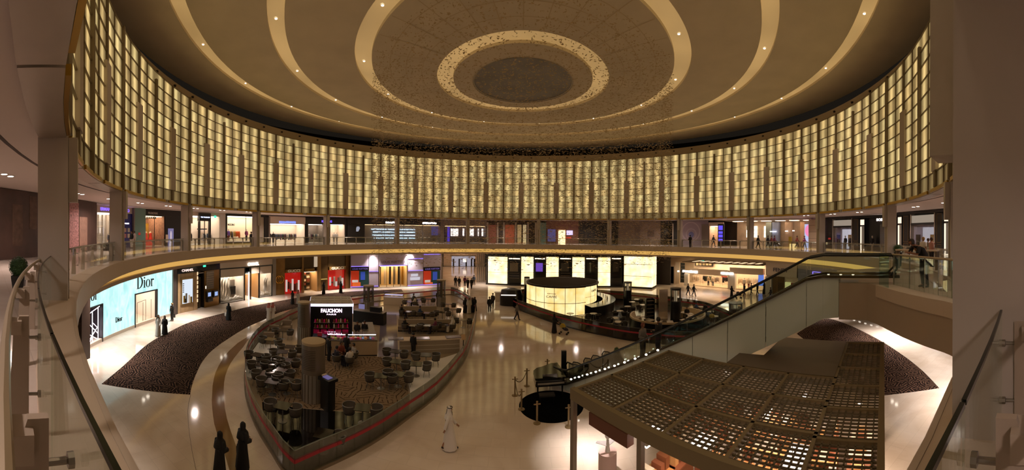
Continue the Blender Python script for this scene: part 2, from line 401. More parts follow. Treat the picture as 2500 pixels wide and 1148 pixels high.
for k in range(45):
    a = A0+2*PI/45*(k+.5)
    ceiling_pair(a, 31.2, ZS, 'pair of round recessed lamps in the pinkish gallery soffit', 'lamps in the gallery soffit', 240 if k % 3 == 1 else 0, '#ffe8de')

def cove_lamp(a, R, z, power=0):
    t = thing('ceiling_light', 'small bright round downlight recessed in a glowing ceiling ring', 'ceiling light', pol(a, R, z), -a, 'downlights in the glowing ceiling rings')
    MB().lathe([(.10, 0), (.10, -.03), (.085, -.03)], n=12, cap=False).build('trim_ring', WHITE, t)
    MB().lathe([(0, -.04), (.088, -.04)], n=12, cap=False).build('diffuser', E('cove_lamp_glow', '#fff0dc', 7), t)
    if power:
        ld = bpy.data.lights.new('downlight', 'SPOT'); ld.energy = power; ld.color = lin('#ffe4c6'); ld.spot_size = math.radians(105); ld.spot_blend = .7; ld.shadow_soft_size = .35
        o = bpy.data.objects.new('downlight', ld); COL.objects.link(o); o.parent = t; o.location = (0, 0, -.1)
for (r_, h_, n_) in ((.463, .477, 12), (.68, .497, 16), (.898, .519, 20)):
    for k in range(n_):
        a = 2*PI*(k+.3)/n_
        cove_lamp(a, r_*R0, cz(h_)+.2, SPOT_P if (k % 2 == 0 and r_ > .5) else 0)

for x, y, lab in ((1766, 130, 'left one of two small dark ceiling speakers between glowing rings'), (1960, 128, 'right one of two small dark ceiling speakers between glowing rings')):
    d = ray(x, y); zc_ = cz(.505 if x < 1800 else .518); k = (zc_-EYE)/d.z
    t = thing('ceiling_speaker', lab, 'speaker', (d.x*k, d.y*k, zc_-.14)); MB().lathe([(.22, 0), (.22, -.05), (0, -.06)], n=14, cap=False).build('housing', M('spot_black', '#241a10', .6), t); MB().lathe([(.1, 0), (.1, -.05), (0, -.06)], (0, .75, 0), 12, cap=False).build('sensor', M('spot_black', '#241a10', .6), t)
# ================================================================ BALUSTRADES, HANGING CLOUD, PLANTER
RAILM = M('handrail_beige', '#b7a58c', .35, .5)
POSTM = M('rail_post_beige', '#a89684', .5)
EDGEM = M('glass_edge_dark', '#10140d', .2)
def post_mb(a, mb_post, mb_br):
    m = MB(); pr = [(27.80, 7.0), (27.98, 7.0), (27.93, 7.85), (27.88, 8.0), (27.80, 8.0)]; t = Vector((math.cos(a), -math.sin(a), 0))*.02
    vs = [pol(a, R, z)-t for R, z in pr]+[pol(a, R, z)+t for R, z in pr]
    mb_post.add(vs, [(4, 3, 2, 1, 0), (5, 6, 7, 8, 9)]+[(i, (i+1) % 5, 5+(i+1) % 5, 5+i) for i in range(5)])
    t3 = .0026
    mb_br.arc(27.86, 27.97, 7.86, 7.97, a-t3, a+t3, 1)
def bal_label(k):
    names = {7: 'curved glass balustrade right in front of the viewer, its handrail rising at both sides of the picture'}
    return names.get(k)
for k in range(15):
    a0 = A0+2*PI/15*k+.0098; a1 = A0+2*PI/15*(k+1)-.0098; am = (a0+a1)/2
    px = XC+FPX*math.atan2(pol(am, 27.4).x, pol(am, 27.4).y)
    near = k == 7
    t = thing('glass_balustrade', 'x', 'balustrade', (0, 0, 0), 0, 'curved glass balustrades along the gallery edge')
    t['px'] = px; t['near'] = near
    n = 7
    for q in range(n):
        b0 = a0+(a1-a0)*q/n+.0004; b1 = a0+(a1-a0)*(q+1)/n-.0004
        MB().arc(27.685, 27.70, 7.01, 8.08, b0, b1, 4).build('glass_panel', GLASS, t)
        MB().arc(27.683, 27.702, 8.08, 8.10, b0, b1, 4).build('glass_edge', EDGEM if near else STEEL, t)
    angs = [PI-2.80/27.8, PI-1.32/27.86, PI+.02, PI+1.27/27.86, PI+2.8/27.86, PI+4.3/27.9, PI+5.9/27.9, PI+7.4/27.9] if near else [a0+(a1-a0)*(q+.05)/(n+.1) for q in range(n+1)]
    for b in angs:
        p_, br = MB(), MB(); post_mb(b, p_, br)
        po = p_.build('post', POSTM, t); br.build('bracket', M('bracket_plate', '#b5a593', .45, .3), po)
        if abs(k-7) < 2:
            for z in (7.35, 7.82): MB().tube([pol(b, 27.82, z), pol(b, 27.73, z), pol(b, 27.725, z), pol(b, 27.70, z)], [.014, .014, .03, .03], 8).build('glass_clamp', STEEL, po)
    MB().tube([pol(a0+(a1-a0)*i/16, 27.97, 8.0) for i in range(17)], .032, 8).build('handrail', RAILM, t, smooth=40)
bl = sorted([o for o in COL.objects if o.name.startswith('glass_balustrade')], key=lambda o: o['px'])
names = ['glass balustrade at the far left, before the dark printed hoarding', 'glass balustrade before the red evening dresses at the left', 'glass balustrade before the clothes shop with the black portal', 'glass balustrade before the bright white menswear windows', 'glass balustrade before the black shop with the violet sign', 'glass balustrade before the blue glowing shelves, behind the leaf cloud', 'glass balustrade behind the leaf cloud, left of the gallery middle', 'glass balustrade behind the leaf cloud, under the brown shopfront with glowing windows', 'glass balustrade behind the leaf cloud, right of the gallery middle', 'glass balustrade behind the right edge of the leaf cloud', 'glass balustrade before the lilac hoarding with rings', 'glass balustrade before the bright open mall hall with a pink screen', 'glass balustrade before the black tailor shop at the right', 'glass balustrade behind the leaning man at the far right']
far = [o for o in bl if not o['near']]
for o in bl:
    o['label'] = 'curved glass balustrade right in front of the viewer, its handrail rising at both sides' if o['near'] else names[far.index(o)]
for o in bl:
    del o['px']; del o['near']
# cloud of thousands of small leaves hanging from the ceiling
def leaf(c, yaw, tilt, s, m):
    R = Matrix.Rotation(yaw, 3, 'Z') @ Matrix.Rotation(tilt, 3, 'X')
    P = [(-1, 0, .25), (0, -.36, 0), (1, 0, .18), (0, .36, 0), (0, 0, .09), (0, 0, -.09)]
    m.add([Vector(c)+R @ Vector(p)*s for p in P], ((0, 1, 4), (1, 2, 4), (2, 3, 4), (3, 0, 4), (1, 0, 5), (2, 1, 5), (3, 2, 5), (0, 3, 5)))
LEAFM = M('bronze_leaf', '#c4a97c', .5, .1)
lr = random.Random(3); pts = []
for i in range(38000):
    a = lr.uniform(0, 2*PI); r = 12.05*(math.sqrt(lr.random()) if lr.random() < .55 else lr.uniform(.93, 1.0))
    z = lr.uniform(6.9, 20.7); pts.append((pol(a, r, z), lr.uniform(0, 2*PI), lr.gauss(0, .35), lr.uniform(.062, .118)))
pts.sort(key=lambda q: (q[0]-Vector((0, 0, EYE))).length)
big = [q for q in pts if q[0].z < 19.5][:300]; bs = set(id(q) for q in big)
m = MB()
for q in pts:
    if id(q) not in bs: leaf(*q, m)
tag(m.build('hanging_leaf_cloud', LEAFM), 'huge airy cloud of thousands of small bronze leaves hanging from the dome', 'hanging sculpture', None, 'stuff')
m = MB(); leaf((0, 0, 0), 0, 0, .09, m); lf = m.build('hanging_leaf', LEAFM)
for i, q in enumerate(big):
    o = lf if i == 0 else lf.copy()
    if i: COL.objects.link(o)
    o.location = q[0]; o.rotation_euler = (q[2], 0, q[1]); tag(o, 'small bronze leaf on the near side of the hanging leaf cloud', 'hanging leaf', 'nearest leaves of the hanging cloud')
# clipped box ball in a black planter at the far left
def foliage(name, c, rx, rz_, mat, parent, n=900, seed=1):
    r_ = random.Random(seed); m = MB(); m.ell(c, rx*.86, rx*.86, rz_*.86, 16, 10)
    for i in range(n):
        u = r_.uniform(-1, 1); a = r_.uniform(0, 2*PI); q = math.sqrt(1-u*u); d = Vector((q*math.cos(a), q*math.sin(a), u))
        p = Vector((c[0]+d.x*rx*r_.uniform(.85, 1.03), c[1]+d.y*rx*r_.uniform(.85, 1.03), c[2]+d.z*rz_*r_.uniform(.85, 1.03)))
        t = d.cross(Vector((r_.uniform(-1, 1), r_.uniform(-1, 1), r_.uniform(-1, 1)))).normalized()*.035; b = d*.02
        m.add((p-t, p+t.cross(d)*.4+b, p+t, p-t.cross(d)*.4+b), ((0, 1, 2, 3),))
    return m.build(name, mat, parent)
LEAFG = M('box_leaf_green', '#2c4a22', .6, noise=.3, nscale=12)
p = G(46, 728, 7.0)
t = thing('potted_topiary', 'round clipped green topiary in a tall black planter by the gallery rail', 'plant', p)
MB().lathe([(.16, 0), (.19, .02), (.30, .62), (.30, .68), (.26, .68), (.26, .62), (0, .62)], n=4, rz=.5).build('planter', BLACK, t)
foliage('foliage', (0, 0, .92), .31, .30, LEAFG, t); t.scale = (.8, .8, .86)
# ================================================================ SHOPFRONTS
class Front:
    """a shopfront standing on the chord between two photo columns of a ring; rectangles are given in photo pixels"""
    def __init__(s, name, label, x0, x1, R, z, cat='shopfront', group=None):
        s.z = z; P0, P1 = pol(onring(x0, R), R, z), pol(onring(x1, R), R, z); s.o = (P0+P1)/2; s.w = (P1-P0).length
        d = (P1-P0).normalized(); s.rz = math.atan2(d.y, d.x); s.d = d; s.x0, s.x1 = x0, x1
        s.t = thing(name, label, cat, s.o, s.rz, group)
    def lx(s, px):                      # local x of a photo column on the chord
        th = (px-XC)/FPX; k = Vector((math.sin(th), math.cos(th)))
        den = s.d.x*k.y-s.d.y*k.x; return (s.o.y*k.x-s.o.x*k.y)/den
    def lz(s, px, py):                  # height above the local floor
        q = s.o+s.d*s.lx(px); r = math.hypot(q.x, q.y); return EYE+(horizon(px)-py)/FPX*r-s.z
    def world(s, px, y=0.0):            # point on the shop's plane (y metres behind it)
        q = s.o+s.d*s.lx(px); n = Vector((-s.d.y, s.d.x, 0)); return q+n*y
    def rect(s, name, x0, y0, x1, y1, d0, d1, mat, parent=None, **tags):
        a, b = s.lx(x0), s.lx(x1); xm = (x0+x1)/2
        z1, z0 = s.lz(xm, y0), s.lz(xm, y1)
        return s.abs(name, a, b, d0, d1, max(z0, 0), z1, mat, parent, **tags)
    def abs(s, name, a, b, d0, d1, z0, z1, mat, parent=None, **tags):
        o = MBX((a, b, d0, d1, z0, z1)).build(name, mat, parent or s.t, **tags); return o
    def bay(s, x0, x1, z0, z1, depth, back, ceil_e, side=None, glassy=True, floor=None, split=0, wall_name='back_wall'):
        """recessed display bay: back, sides, lit ceiling panel, floor, glass pane with mullions"""
        a, b = s.lx(x0), s.lx(x1); side = side or back
        s.abs(wall_name, a, b, depth, depth+.08, z0, z1, back)
        s.abs('side_wall', a, a+.06, .05, depth, z0, z1, side); s.abs('side_wall', b-.06, b, .05, depth, z0, z1, side)
        s.abs('bay_floor', a, b, 0, depth, z0-.1 if z0 > .1 else z0, z0+.02, floor or WHITE)
        s.abs('bay_ceiling', a, b, .1, depth, z1, z1+.08, WHITE)
        if ceil_e: s.abs('ceiling_lamp', a+.2, b-.2, .3, depth-.3, z1-.06, z1-.02, ceil_e)
        if glassy:
            g = s.abs('window_pane', a+.05, b-.05, .04, .06, z0, z1, SHOPGLASS)
            for i in range(1, split+1):
                q = a+(b-a)*i/(split+1); MBX((q-.025, q+.025, .02, .08, z0, z1)).build('mullion', BLACK, g)
    def sign(s, body, x0, x1, y, h_px, mat, name='sign_lettering', d=-.05, bold=.0, space=1.0):
        xm = (x0+x1)/2; zc = s.lz(xm, y); q = s.o+s.d*s.lx(xm); hh = h_px/FPX*math.hypot(q.x, q.y)
        return lettering(body, hh*1.4, mat, (s.lx(xm), d, zc), s.t, name, width=s.lx(x1)-s.lx(x0), bold=bold, space=space)
    def scribble(s, x0, x1, y, h_px, mat, n=9, d=-.05):     # a sign too blurred to read: a row of glowing bars
        m = MB(); xm = (x0+x1)/2; zc = s.lz(xm, y); q = s.o+s.d*s.lx(xm); hh = h_px/FPX*math.hypot(q.x, q.y); a, b = s.lx(x0), s.lx(x1)
        for i in range(n):
            u = a+(b-a)*i/n; m.bb(u, u+(b-a)/n*.8, d-.02, d, zc-hh/2*rnd.uniform(.7, 1), zc+hh/2*rnd.uniform(.7, 1))
        return m.build('sign_lettering', mat, s.t)
def CL(a): return max(0.0, a)
WARM = E('shop_lamp_warm', '#ffd9a8', 9.0); COOL = E('shop_lamp_cool', '#ffeedd', 7.0); VIO = E('shop_lamp_violet', '#b9a0ff', 3.0)
WARM2 = E('shop_lamp_soft', '#ffcf98', 2.2)
CREAM = M('shop_cream', '#dcc9b4', .7); BEIGE = M('shop_beige', '#bfa88e', .6); TEAL = M('teal_glass', '#6f8f86', .2); BRN = M('hoarding_brown', '#3d2a22', .6)
CHAR = M('shop_black', '#14100e', .35); GREYP = M('shop_grey', '#77695c', .5); LILAC = M('shop_lilac', '#a99aa8', .5)
VSIGN = E('sign_violet', '#6a50ff', 3.0); WSIGN = E('sign_white', '#fff2ea', 4.5); BSIGN = E('sign_pale_blue', '#b9c4ff', 3.5)
DSIGN = M('sign_dark', '#1a1210', .5); PSIGN = M('sign_grey_white', '#c9bfb4', .5)
SKINM = M('mannequin_ivory', '#d9c4ae', .5)
# ---- garments and mannequins on show
def dress(p, rz, mat, label, h=1.62, flare=.42, group=None, name='dress_on_stand'):
    t = thing(name, label, 'dress', p, rz, group); k = h/1.62
    MB().loft([((0, 0, .03*k), flare, flare*.9, .05, 9), ((0, 0, .45*k), flare*.74, flare*.62, .05, 9), ((0, 0, .95*k), .17*k, .13*k, .01, 9), ((0, 0, 1.05*k), .14*k, .10*k), ((0, 0, 1.3*k), .17*k, .12*k), ((0, 0, 1.42*k), .12*k, .09*k)], 24).build('gown', mat, t, smooth=60)
    MB().loft([((0, 0, 1.40*k), .13*k, .08*k), ((0, 0, 1.47*k), .10*k, .06*k), ((0, 0, 1.52*k), .045*k, .045*k), ((0, 0, 1.62*k), .04*k, .04*k)], 12).build('bust_form', SKINM, t, smooth=60)
    MB().lathe([(.2, 0), (.2, .015), (.02, .03)], n=14).build('base', STEEL, t)
    return t
def mannequin(p, rz, top, bottom, label, group=None, pose=0.):
    t = thing('mannequin', label, 'mannequin', p, rz, group)
    m = MB()
    for s in (-1, 1):
        m.tube([(s*.09, .02*s, .04), (s*.095, 0, .45), (s*.09, 0, .88)], [.045, .055, .08], 8); m.ell((s*.09, -.06, .04), .045, .11, .04, 8, 5)
        m.tube([(s*.19, 0, 1.40), (s*.24, .02+pose*.05, 1.12), (s*.23, -.07-pose*.1, .88)], [.05, .04, .03], 8); m.ell((s*.23, -.08-pose*.1, .82), .025, .04, .07, 6, 5)
    m.loft([((0, 0, .86), .16, .11), ((0, 0, 1.05), .13, .10), ((0, 0, 1.28), .18, .12), ((0, 0, 1.42), .18, .09), ((0, 0, 1.48), .06, .06), ((0, 0, 1.56), .05, .055)], 14); m.ell((0, -.01, 1.66), .085, .10, .125, 12, 8)
    m.build('figure', SKINM, t, smooth=60)
    m = MB(); m.loft([((0, 0, .82), .19, .14), ((0, 0, 1.05), .165, .125), ((0, 0, 1.28), .205, .14), ((0, 0, 1.43), .19, .10), ((0, 0, 1.48), .08, .07)], 16)
    for s in (-1, 1): m.tube([(s*.18, 0, 1.42), (s*.245, .02+pose*.05, 1.12), (s*.235, -.06-pose*.1, .90)], [.065, .058, .045], 8)
    m.build('jacket', top, t, smooth=60)
    m = MB()
    for s in (-1, 1): m.tube([(s*.09, .02*s, .07), (s*.095, 0, .45), (s*.085, 0, .90)], [.065, .075, .10], 10)
    m.build('trousers', bottom, t, smooth=60); return t
CLOTHES = [M('cloth_%d' % i, c, .85) for i, c in enumerate(('#2a2632', '#7a3a2c', '#c9b8a4', '#4b5566', '#191615', '#9a8f86', '#6b2f4a', '#3f4a3c'))]
def clothes_rack(p, rz, w_, n, label, seed=0, h=1.5, mats=None):
    r_ = random.Random(seed); t = thing('clothes_rack', label, 'clothes rack', p, rz); mats = mats or CLOTHES
    m = MB(); m.tube([(-w_/2, 0, 0), (-w_/2, 0, h), (w_/2, 0, h), (w_/2, 0, 0)], .018, 6); m.build('rail_frame', STEEL, t)
    for i in range(n):
        x = -w_/2+w_*(i+.5)/n; L_ = r_.uniform(.65, 1.0)
        MB().loft([((x, 0, h-.08-L_), .035, .24), ((x, 0, h-.25), .03, .22), ((x, 0, h-.06), .02, .06)], 10).build('garment', r_.choice(mats), t)
    return t
# ---------------- upper gallery, from left to right
RU = 36.0
f = Front('hoarding', 'dark brown printed hoarding wall with a pink speckled column at the far left', -60, 236, 34.0, ZU, 'hoarding')
f.abs('panel', -f.w/2, f.w/2, 0, .1, 0, 4.22, M('hoarding_print', '#46322b', .55, noise=.35, nscale=.6))
f.rect('printed_column', 166, 494, 192, 640, -.012, 0, M('pink_speckle_print', '#9c6f6c', .7, noise=.6, nscale=7))
f.rect('printed_vase', 194, 530, 213, 625, -.012, 0, M('print_tan', '#8c6c5c', .7, noise=.2, nscale=2))
f.rect('printed_figure', 30, 500, 55, 600, -.012, 0, M('print_dim', '#5a4438', .7, noise=.3, nscale=3))
f.rect('printed_lantern', 72, 480, 90, 560, -.012, 0, M('print_dim', '#5a4438', .7))
f = Front('shopfront', 'gallery shop with a beige fascia, violet letters and draped white curtains', 236, 322, RU, ZU)
f.rect('fascia', 236, 497, 322, 520, -.05, .3, CREAM); f.sign('ERMANNO SCERVINO', 246, 316, 513, 7, VSIGN, bold=.006)
f.bay(237, 298, 0, f.lz(268, 520), 2.6, CREAM, COOL, split=1)
for i in range(9): MB().loft([((f.lx(240)+i*.62, 2.3, .05), .22, .06, .15, 5), ((f.lx(240)+i*.62, 2.3, f.lz(268, 521)), .2, .05, .1, 5)], 14).build('curtain', WHITE, f.t, smooth=50)
f.rect('blue_panel', 299, 522, 322, 612, -.04, .1, M('royal_blue_panel', '#2b2f7a', .4)); f.scribble(304, 314, 546, 3, WSIGN, 6)
for i, x in enumerate((302, 310.5)):
    for j, y in enumerate((557, 571)): f.rect('poster_card', x, y, x+5.5, y+10, -.07, -.045, M('card_%d' % (i+2*j), ('#c9a8a0', '#c8c0b4', '#b87a80', '#d8c8b8')[i+2*j], .6))
dress(f.world(246, 1.2), f.rz, M('red_silk', '#b3261c', .5), 'red evening dress on a stand before white curtains, left of the grey column', 1.6, .36)
dress(f.world(264, 1.2), f.rz, M('ivory_silk', '#d9d0c4', .5), 'long white dress on a stand before white curtains beside the first column', 1.6, .36)
f = Front('glass_pier', 'pale teal glass-clad pier between the blue panel and the black bridal shop', 323, 351, RU, ZU, 'pier')
f.rect('cladding', 323, 508, 351, 612, -.3, .5, TEAL); f.rect('metal_trim', 322, 508, 324, 612, -.32, .5, GREYP); f.rect('fire_sign', 333, 568, 338, 574, -.33, -.305, E('red_sign', '#c8281c', .5))
f = Front('shopfront', 'black bridal shop with red gowns glowing in the window at the left gallery', 351, 443, RU, ZU)
f.rect('fascia', 351, 511, 443, 528, -.05, .4, CHAR); f.sign('PRONOVIAS', 361, 384, 521, 5, PSIGN, bold=.006)
f.bay(352, 402, 0, f.lz(376, 528), 3.2, M('bridal_wall', '#8f6a5a', .7, noise=.35, nscale=5), WARM, split=1)
f.rect('mustard_curtain', 388, 545, 402, 590, 2.9, 3.15, M('mustard', '#a07a1c', .8)); f.rect('lit_cloud_sign', 368, 546, 379, 550, 2.6, 2.7, WSIGN)
f.rect('dark_wall', 403, 528, 443, 615, 0, .4, CHAR); f.rect('video_screen', 410, 558, 423, 604, -.06, -.01, E('screen_lilac', '#9a92c8', .55)); f.rect('notice_board', 404, 573, 410, 592, -.06, -.01, BEIGE)
m = MB(); m.loft([((f.lx(416.5), -.07, f.lz(416, 602)), .36, .015), ((f.lx(416.5), -.07, f.lz(416, 580)), .12, .015), ((f.lx(416.5), -.07, f.lz(416, 570)), .14, .015), ((f.lx(416.5), -.07, f.lz(416, 564)), .05, .01)], 10); m.build('screen_figure', M('screen_gown', '#d9d6ea', .6, emit='#d9d6ea', es=.35), f.t)
for i in range(6): MB().cyl((f.lx(358+i*5), .3, f.lz(375, 534)), .1, .22, 8).build('track_spot', STEEL, f.t)
dress(f.world(374.5, 1.3), f.rz, M('scarlet_tulle', '#d8301a', .6), 'left one of two flared scarlet gowns in the bridal window', 1.75, .5)
dress(f.world(385.5, 1.3), f.rz, M('scarlet_tulle', '#d8301a', .6), 'right one of two flared scarlet gowns in the bridal window', 1.75, .42)
dress(f.world(356, 1.0), f.rz, M('ivory_silk', '#d9d0c4', .5), 'white bridal gown at the left edge of the bridal window', 1.6, .5)
dress(f.world(393, 2.0), f.rz, M('dark_maroon', '#4a1512', .7), 'dark maroon gown behind the scarlet gowns', 1.7, .4)
f = Front('shopfront', 'bright clothes shop with a black portal and a white side pier, left gallery', 461, 550, RU, ZU)
f.bay(462, 537, 0, f.lz(500, 528), 3.2, CREAM, COOL, split=0)
f.rect('top_band', 461, 516, 550, 527, -.03, .3, CREAM)
f.rect('white_pier', 537, 524, 550, 598, -.05, .4, WHITE)
f.rect('portal_head', 484, 521, 512, 540, -.25, .2, CHAR); f.rect('portal_leg', 484, 540, 486.5, 600, -.25, .1, CHAR); f.rect('portal_leg', 509, 540, 512, 600, -.25, .1, CHAR); f.rect('door_bar', 498, 540, 499, 600, -.1, 0, CHAR)
f.sign('TRU TRUSSARDI', 487, 509, 531, 3, BSIGN, d=-.28); f.rect('exit_sign', 520, 527, 525, 532, -.25, -.2, E('exit_green', '#3fd8b4', 1.6)); f.rect('shelf', 463, 558, 484, 561, 2.2, 2.8, CHAR); f.rect('shelf', 512, 558, 530, 561, 2.2, 2.8, CHAR)
clothes_rack(f.world(473, 1.8), f.rz, 2.0, 10, 'rack of dark clothes inside the bright shop left of its black portal', 4)
clothes_rack(f.world(524, 1.8), f.rz, 1.5, 8, 'rack of grey and brown clothes right of the black portal', 5)
mannequin(f.world(519, .9), f.rz, CLOTHES[3], CLOTHES[4], 'mannequin in a grey jacket right of the black portal in the window')
f = Front('shopfront', 'glowing cream fashion shop framed in black with black letters on the wall', 551, 655, RU, ZU)
f.rect('frame_head', 551, 524, 655, 529, -.1, .3, CHAR); f.rect('frame_left', 551, 524, 554, 600, -.1, .3, CHAR); f.rect('frame_right', 644, 528, 655, 598, -.1, .3, CHAR); f.rect('frame_base', 554, 596, 644, 600, -.1, .2, CHAR)
GLOW = M('lit_cream_wall', '#f4e2c2', .7)
f.bay(554, 644, .35, f.lz(600, 529), 2.4, GLOW, COOL, split=1)
f.sign('MOSCHINO', 557, 574, 549, 5, DSIGN, d=.12, bold=.01); f.sign('MOSCHINO', 632, 642, 551, 5, DSIGN, d=.3)
f.rect('side_panel', 631, 530, 643, 595, .15, .25, CREAM)
for i, (x, c) in enumerate(((562.5, '#8a3a78'), (568.5, '#6a4a98'))): mannequin(f.world(x, 1.2)+Vector((0, 0, .36)), f.rz, M('bright_top_%d' % i, c, .7), CLOTHES[i], ('left', 'right')[i]+' of two mannequins in violet tops in the glowing cream window')
clothes_rack(f.world(580, 1.6)+Vector((0, 0, .36)), f.rz, 1.3, 7, 'rack of printed clothes in the middle of the glowing cream shop', 6, mats=[M('print_gold', '#b08a3a', .7), CLOTHES[0], CLOTHES[2]])
clothes_rack(f.world(594, 1.6)+Vector((0, 0, .36)), f.rz, .9, 5, 'rack of orange and red clothes in the glowing cream shop', 7, mats=[M('orange_cloth', '#c85a1c', .7), M('red_cloth', '#a8281c', .7)])
mannequin(f.world(613, 1.2)+Vector((0, 0, .36)), f.rz, M('magenta_top', '#8a2a5a', .7), CLOTHES[4], 'mannequin in a magenta top beside the column, right end of the cream window')
f = Front('shopfront', 'white clothes shop with a pale blue sign and a long rack inside', 656, 745, RU, ZU)
f.rect('fascia', 656, 529, 745, 546, -.04, .3, CREAM); f.scribble(681, 722, 543, 6, E('sign_soft_blue', '#7a8cff', 1.6), 12); f.rect('side_pier', 655, 530, 659, 602, -.1, .3, GREYP)
f.bay(659, 745, 0, f.lz(700, 547), 2.8, CREAM, COOL)
f.rect('poster', 664, 562, 675, 580, 2.6, 2.7, E('poster_blue', '#2a50c8', .5))
clothes_rack(f.world(695, 1.6), f.rz, 2.3, 13, 'long rack of dark red and brown clothes in the white shop', 8)
clothes_rack(f.world(724, 1.6), f.rz, 1.8, 10, 'right rack of rust and grey clothes in the white shop', 9)
for i, x in enumerate((664, 672.5)): mannequin(f.world(x, .7), f.rz, CLOTHES[4], CLOTHES[0], ('left', 'right')[i]+' of two mannequins in black suits in the white shop')
f = Front('shopfront', 'black fronted shop with a violet sign and two lit doorways', 746, 846, RU, ZU)
f.rect('fascia', 746, 532, 846, 548, -.04, .3, CHAR); f.sign('ICEBERG', 785, 810, 541, 5, VSIGN, bold=.008)
for x0, x1 in ((746, 752), (790, 806), (842, 846)): f.rect('black_pier', x0, 546, x1, 604, -.04, .3, CHAR)
f.bay(752, 790, 0, f.lz(770, 548), 2.5, GREYP, COOL); f.bay(806, 842, 0, f.lz(824, 548), 2.5, CREAM, COOL)
mannequin(f.world(757, .8), f.rz, WHITE, CLOTHES[3], 'mannequin in a white top in the left doorway of the black shop')
clothes_rack(f.world(777, 1.4), f.rz, 1.4, 8, 'rack of dark clothes in the left lit bay of the black shop', 10)
for i, x in enumerate((821, 828)): mannequin(f.world(x, .9), f.rz, WHITE, CLOTHES[5], ('left', 'right')[i]+' of two white mannequins in the right doorway of the black shop')
f = Front('shopfront', 'dark shopfront with glowing blue-white shelf lines and a pale face poster', 847, 1084, RU, ZU)
f.rect('fascia', 847, 535, 1075, 549, -.04, .3, CHAR); f.rect('poster_wall', 848, 548, 890, 604, 0, .3, CHAR); f.rect('end_pier', 1075, 535, 1084, 603, -.04, .3, GREYP)
m = MB(); zc = f.lz(874, 559); m.loft([((f.lx(872), -.02, zc-.45), .18, .02), ((f.lx(873), -.03, zc-.2), .25, .03), ((f.lx(874), -.03, zc+.1), .33, .03), ((f.lx(874), -.02, zc+.4), .2, .02)], 12); m.build('face_poster', E('poster_face', '#cfd4e8', .5), f.t)
f.bay(890, 1075, 0, f.lz(980, 549), 2.6, M('shelf_wall', '#6a645e', .5), WARM2, split=3)
for y in (560, 567, 575, 582): f.rect('shelf_light', 913+rnd.uniform(0, 8), y-1.1, 1024, y+1.1, 2.3, 2.5, E('shelf_blue', '#c8e4ff', 2.2))
f.scribble(941, 968, 543.5, 5, WSIGN, 6); f.scribble(1031, 1066, 545, 5, WSIGN, 8)
f.rect('violet_screen', 1058, 553, 1088, 575, .9, 1.0, E('screen_violet_dim', '#6a5fa0', .4))
f = Front('shopfront', 'gallery shop with small white lit windows and violet strips, behind the leaf cloud', 1084, 1188, RU, ZU)
f.rect('fascia', 1084, 537, 1188, 552, -.04, .3, GREYP); f.bay(1085, 1187, 0, f.lz(1130, 552), 2.4, M('dim_shop_wall', '#4a4048', .6), WARM2, split=4)
for x0, x1 in ((1103, 1122), (1133, 1137), (1147, 1161), (1171, 1174), (1181, 1185)): f.rect('lit_panel', x0, 558, x1, 577, 2.2, 2.35, E('panel_white', '#fff0e8', 1.5))
f.rect('violet_strip', 1092, 554, 1098, 590, -.02, .05, E('strip_violet', '#5038c8', .8))
f = Front('shopfront', 'dark timber shopfront with rust-red lit recesses above the marble pavilion', 1188, 1311, RU, ZU)
f.abs('dark_wall', -f.w/2, f.w/2, .3, .5, 0, 4.2, M('dark_timber', '#33261c', .5))
for x0, x1, c in ((1191, 1212, '#6a3a28'), (1233, 1256, '#8a4326'), (1263, 1273, '#b8a070'), (1277, 1285, '#e8d8a8')): f.rect('recess_panel', x0, 549, x1, 596, .1, .31, M('recess_'+c[1:], c, .6, emit=c, es=.35))  # recess panels glow by themselves, in place of light falling on them
for x0 in (1188, 1213, 1228, 1257, 1287, 1306): f.rect('bronze_post', x0, 543, x0+4, 602, .0, .32, METAL)
f.rect('orange_sill', 1260, 593, 1284, 596, -.02, .3, E('sill_orange', '#c86a2c', .5))
f = Front('glass_pier', 'pale green glass pier in the middle of the far gallery', 1311, 1333, RU, ZU, 'pier'); f.rect('cladding', 1311, 544, 1333, 602, -.1, .5, TEAL); f.rect('edge_trim', 1310, 544, 1312, 602, -.12, .5, GREYP)
f = Front('shopfront', 'rose-brown shopfront with three glowing lamps in its window behind the leaf cloud', 1333, 1412, RU, ZU)
f.abs('front_wall', -f.w/2, f.w/2, .3, .5, 0, 4.2, M('rose_brown_wall', '#7a5242', .6))
for x0, x1, y0, y1, c, s_ in ((1337, 1356, 560, 590, '#6a5f98', .5), (1363, 1380, 562, 604, '#ffd8a0', 2.2), (1383, 1398, 563, 574, '#d8c8ff', 1.4), (1381, 1394, 579, 583, '#e03a24', 1.0)): f.rect('lit_display', x0, y0, x1, y1, .1, .31, E('disp_'+c[1:], c, s_))
f.rect('base_plinth', 1333, 597, 1412, 603, -.02, .3, METAL)
f = Front('shopfront', 'dark closed shopfront behind the leaf cloud, left of the brown picture hoarding', 1412, 1508, RU, ZU)
f.abs('front_wall', -f.w/2, f.w/2, .3, .5, 0, 4.2, M('dark_timber', '#33261c', .5))
for i in range(6): f.rect('shutter_panel', 1414+i*16, 546, 1427+i*16, 602, .2, .3, CHAR)
f = Front('hoarding', 'grey-brown picture hoarding behind the right part of the leaf cloud', 1508, 1612, RU, ZU, 'hoarding')
f.abs('panel', -f.w/2, f.w/2, .2, .3, 0, 4.2, M('hoarding_taupe', '#7c6a5a', .7, noise=.15, nscale=.8)); f.rect('printed_shape', 1580, 563, 1596, 578, .17, .2, M('print_dark', '#4f4034', .7)); f.rect('printed_shape', 1548, 550, 1562, 588, .17, .2, M('print_mid', '#6a5a4c', .7))
f = Front('shopfront', 'black narrow shopfront just right of the leaf cloud', 1612, 1660, RU, ZU)
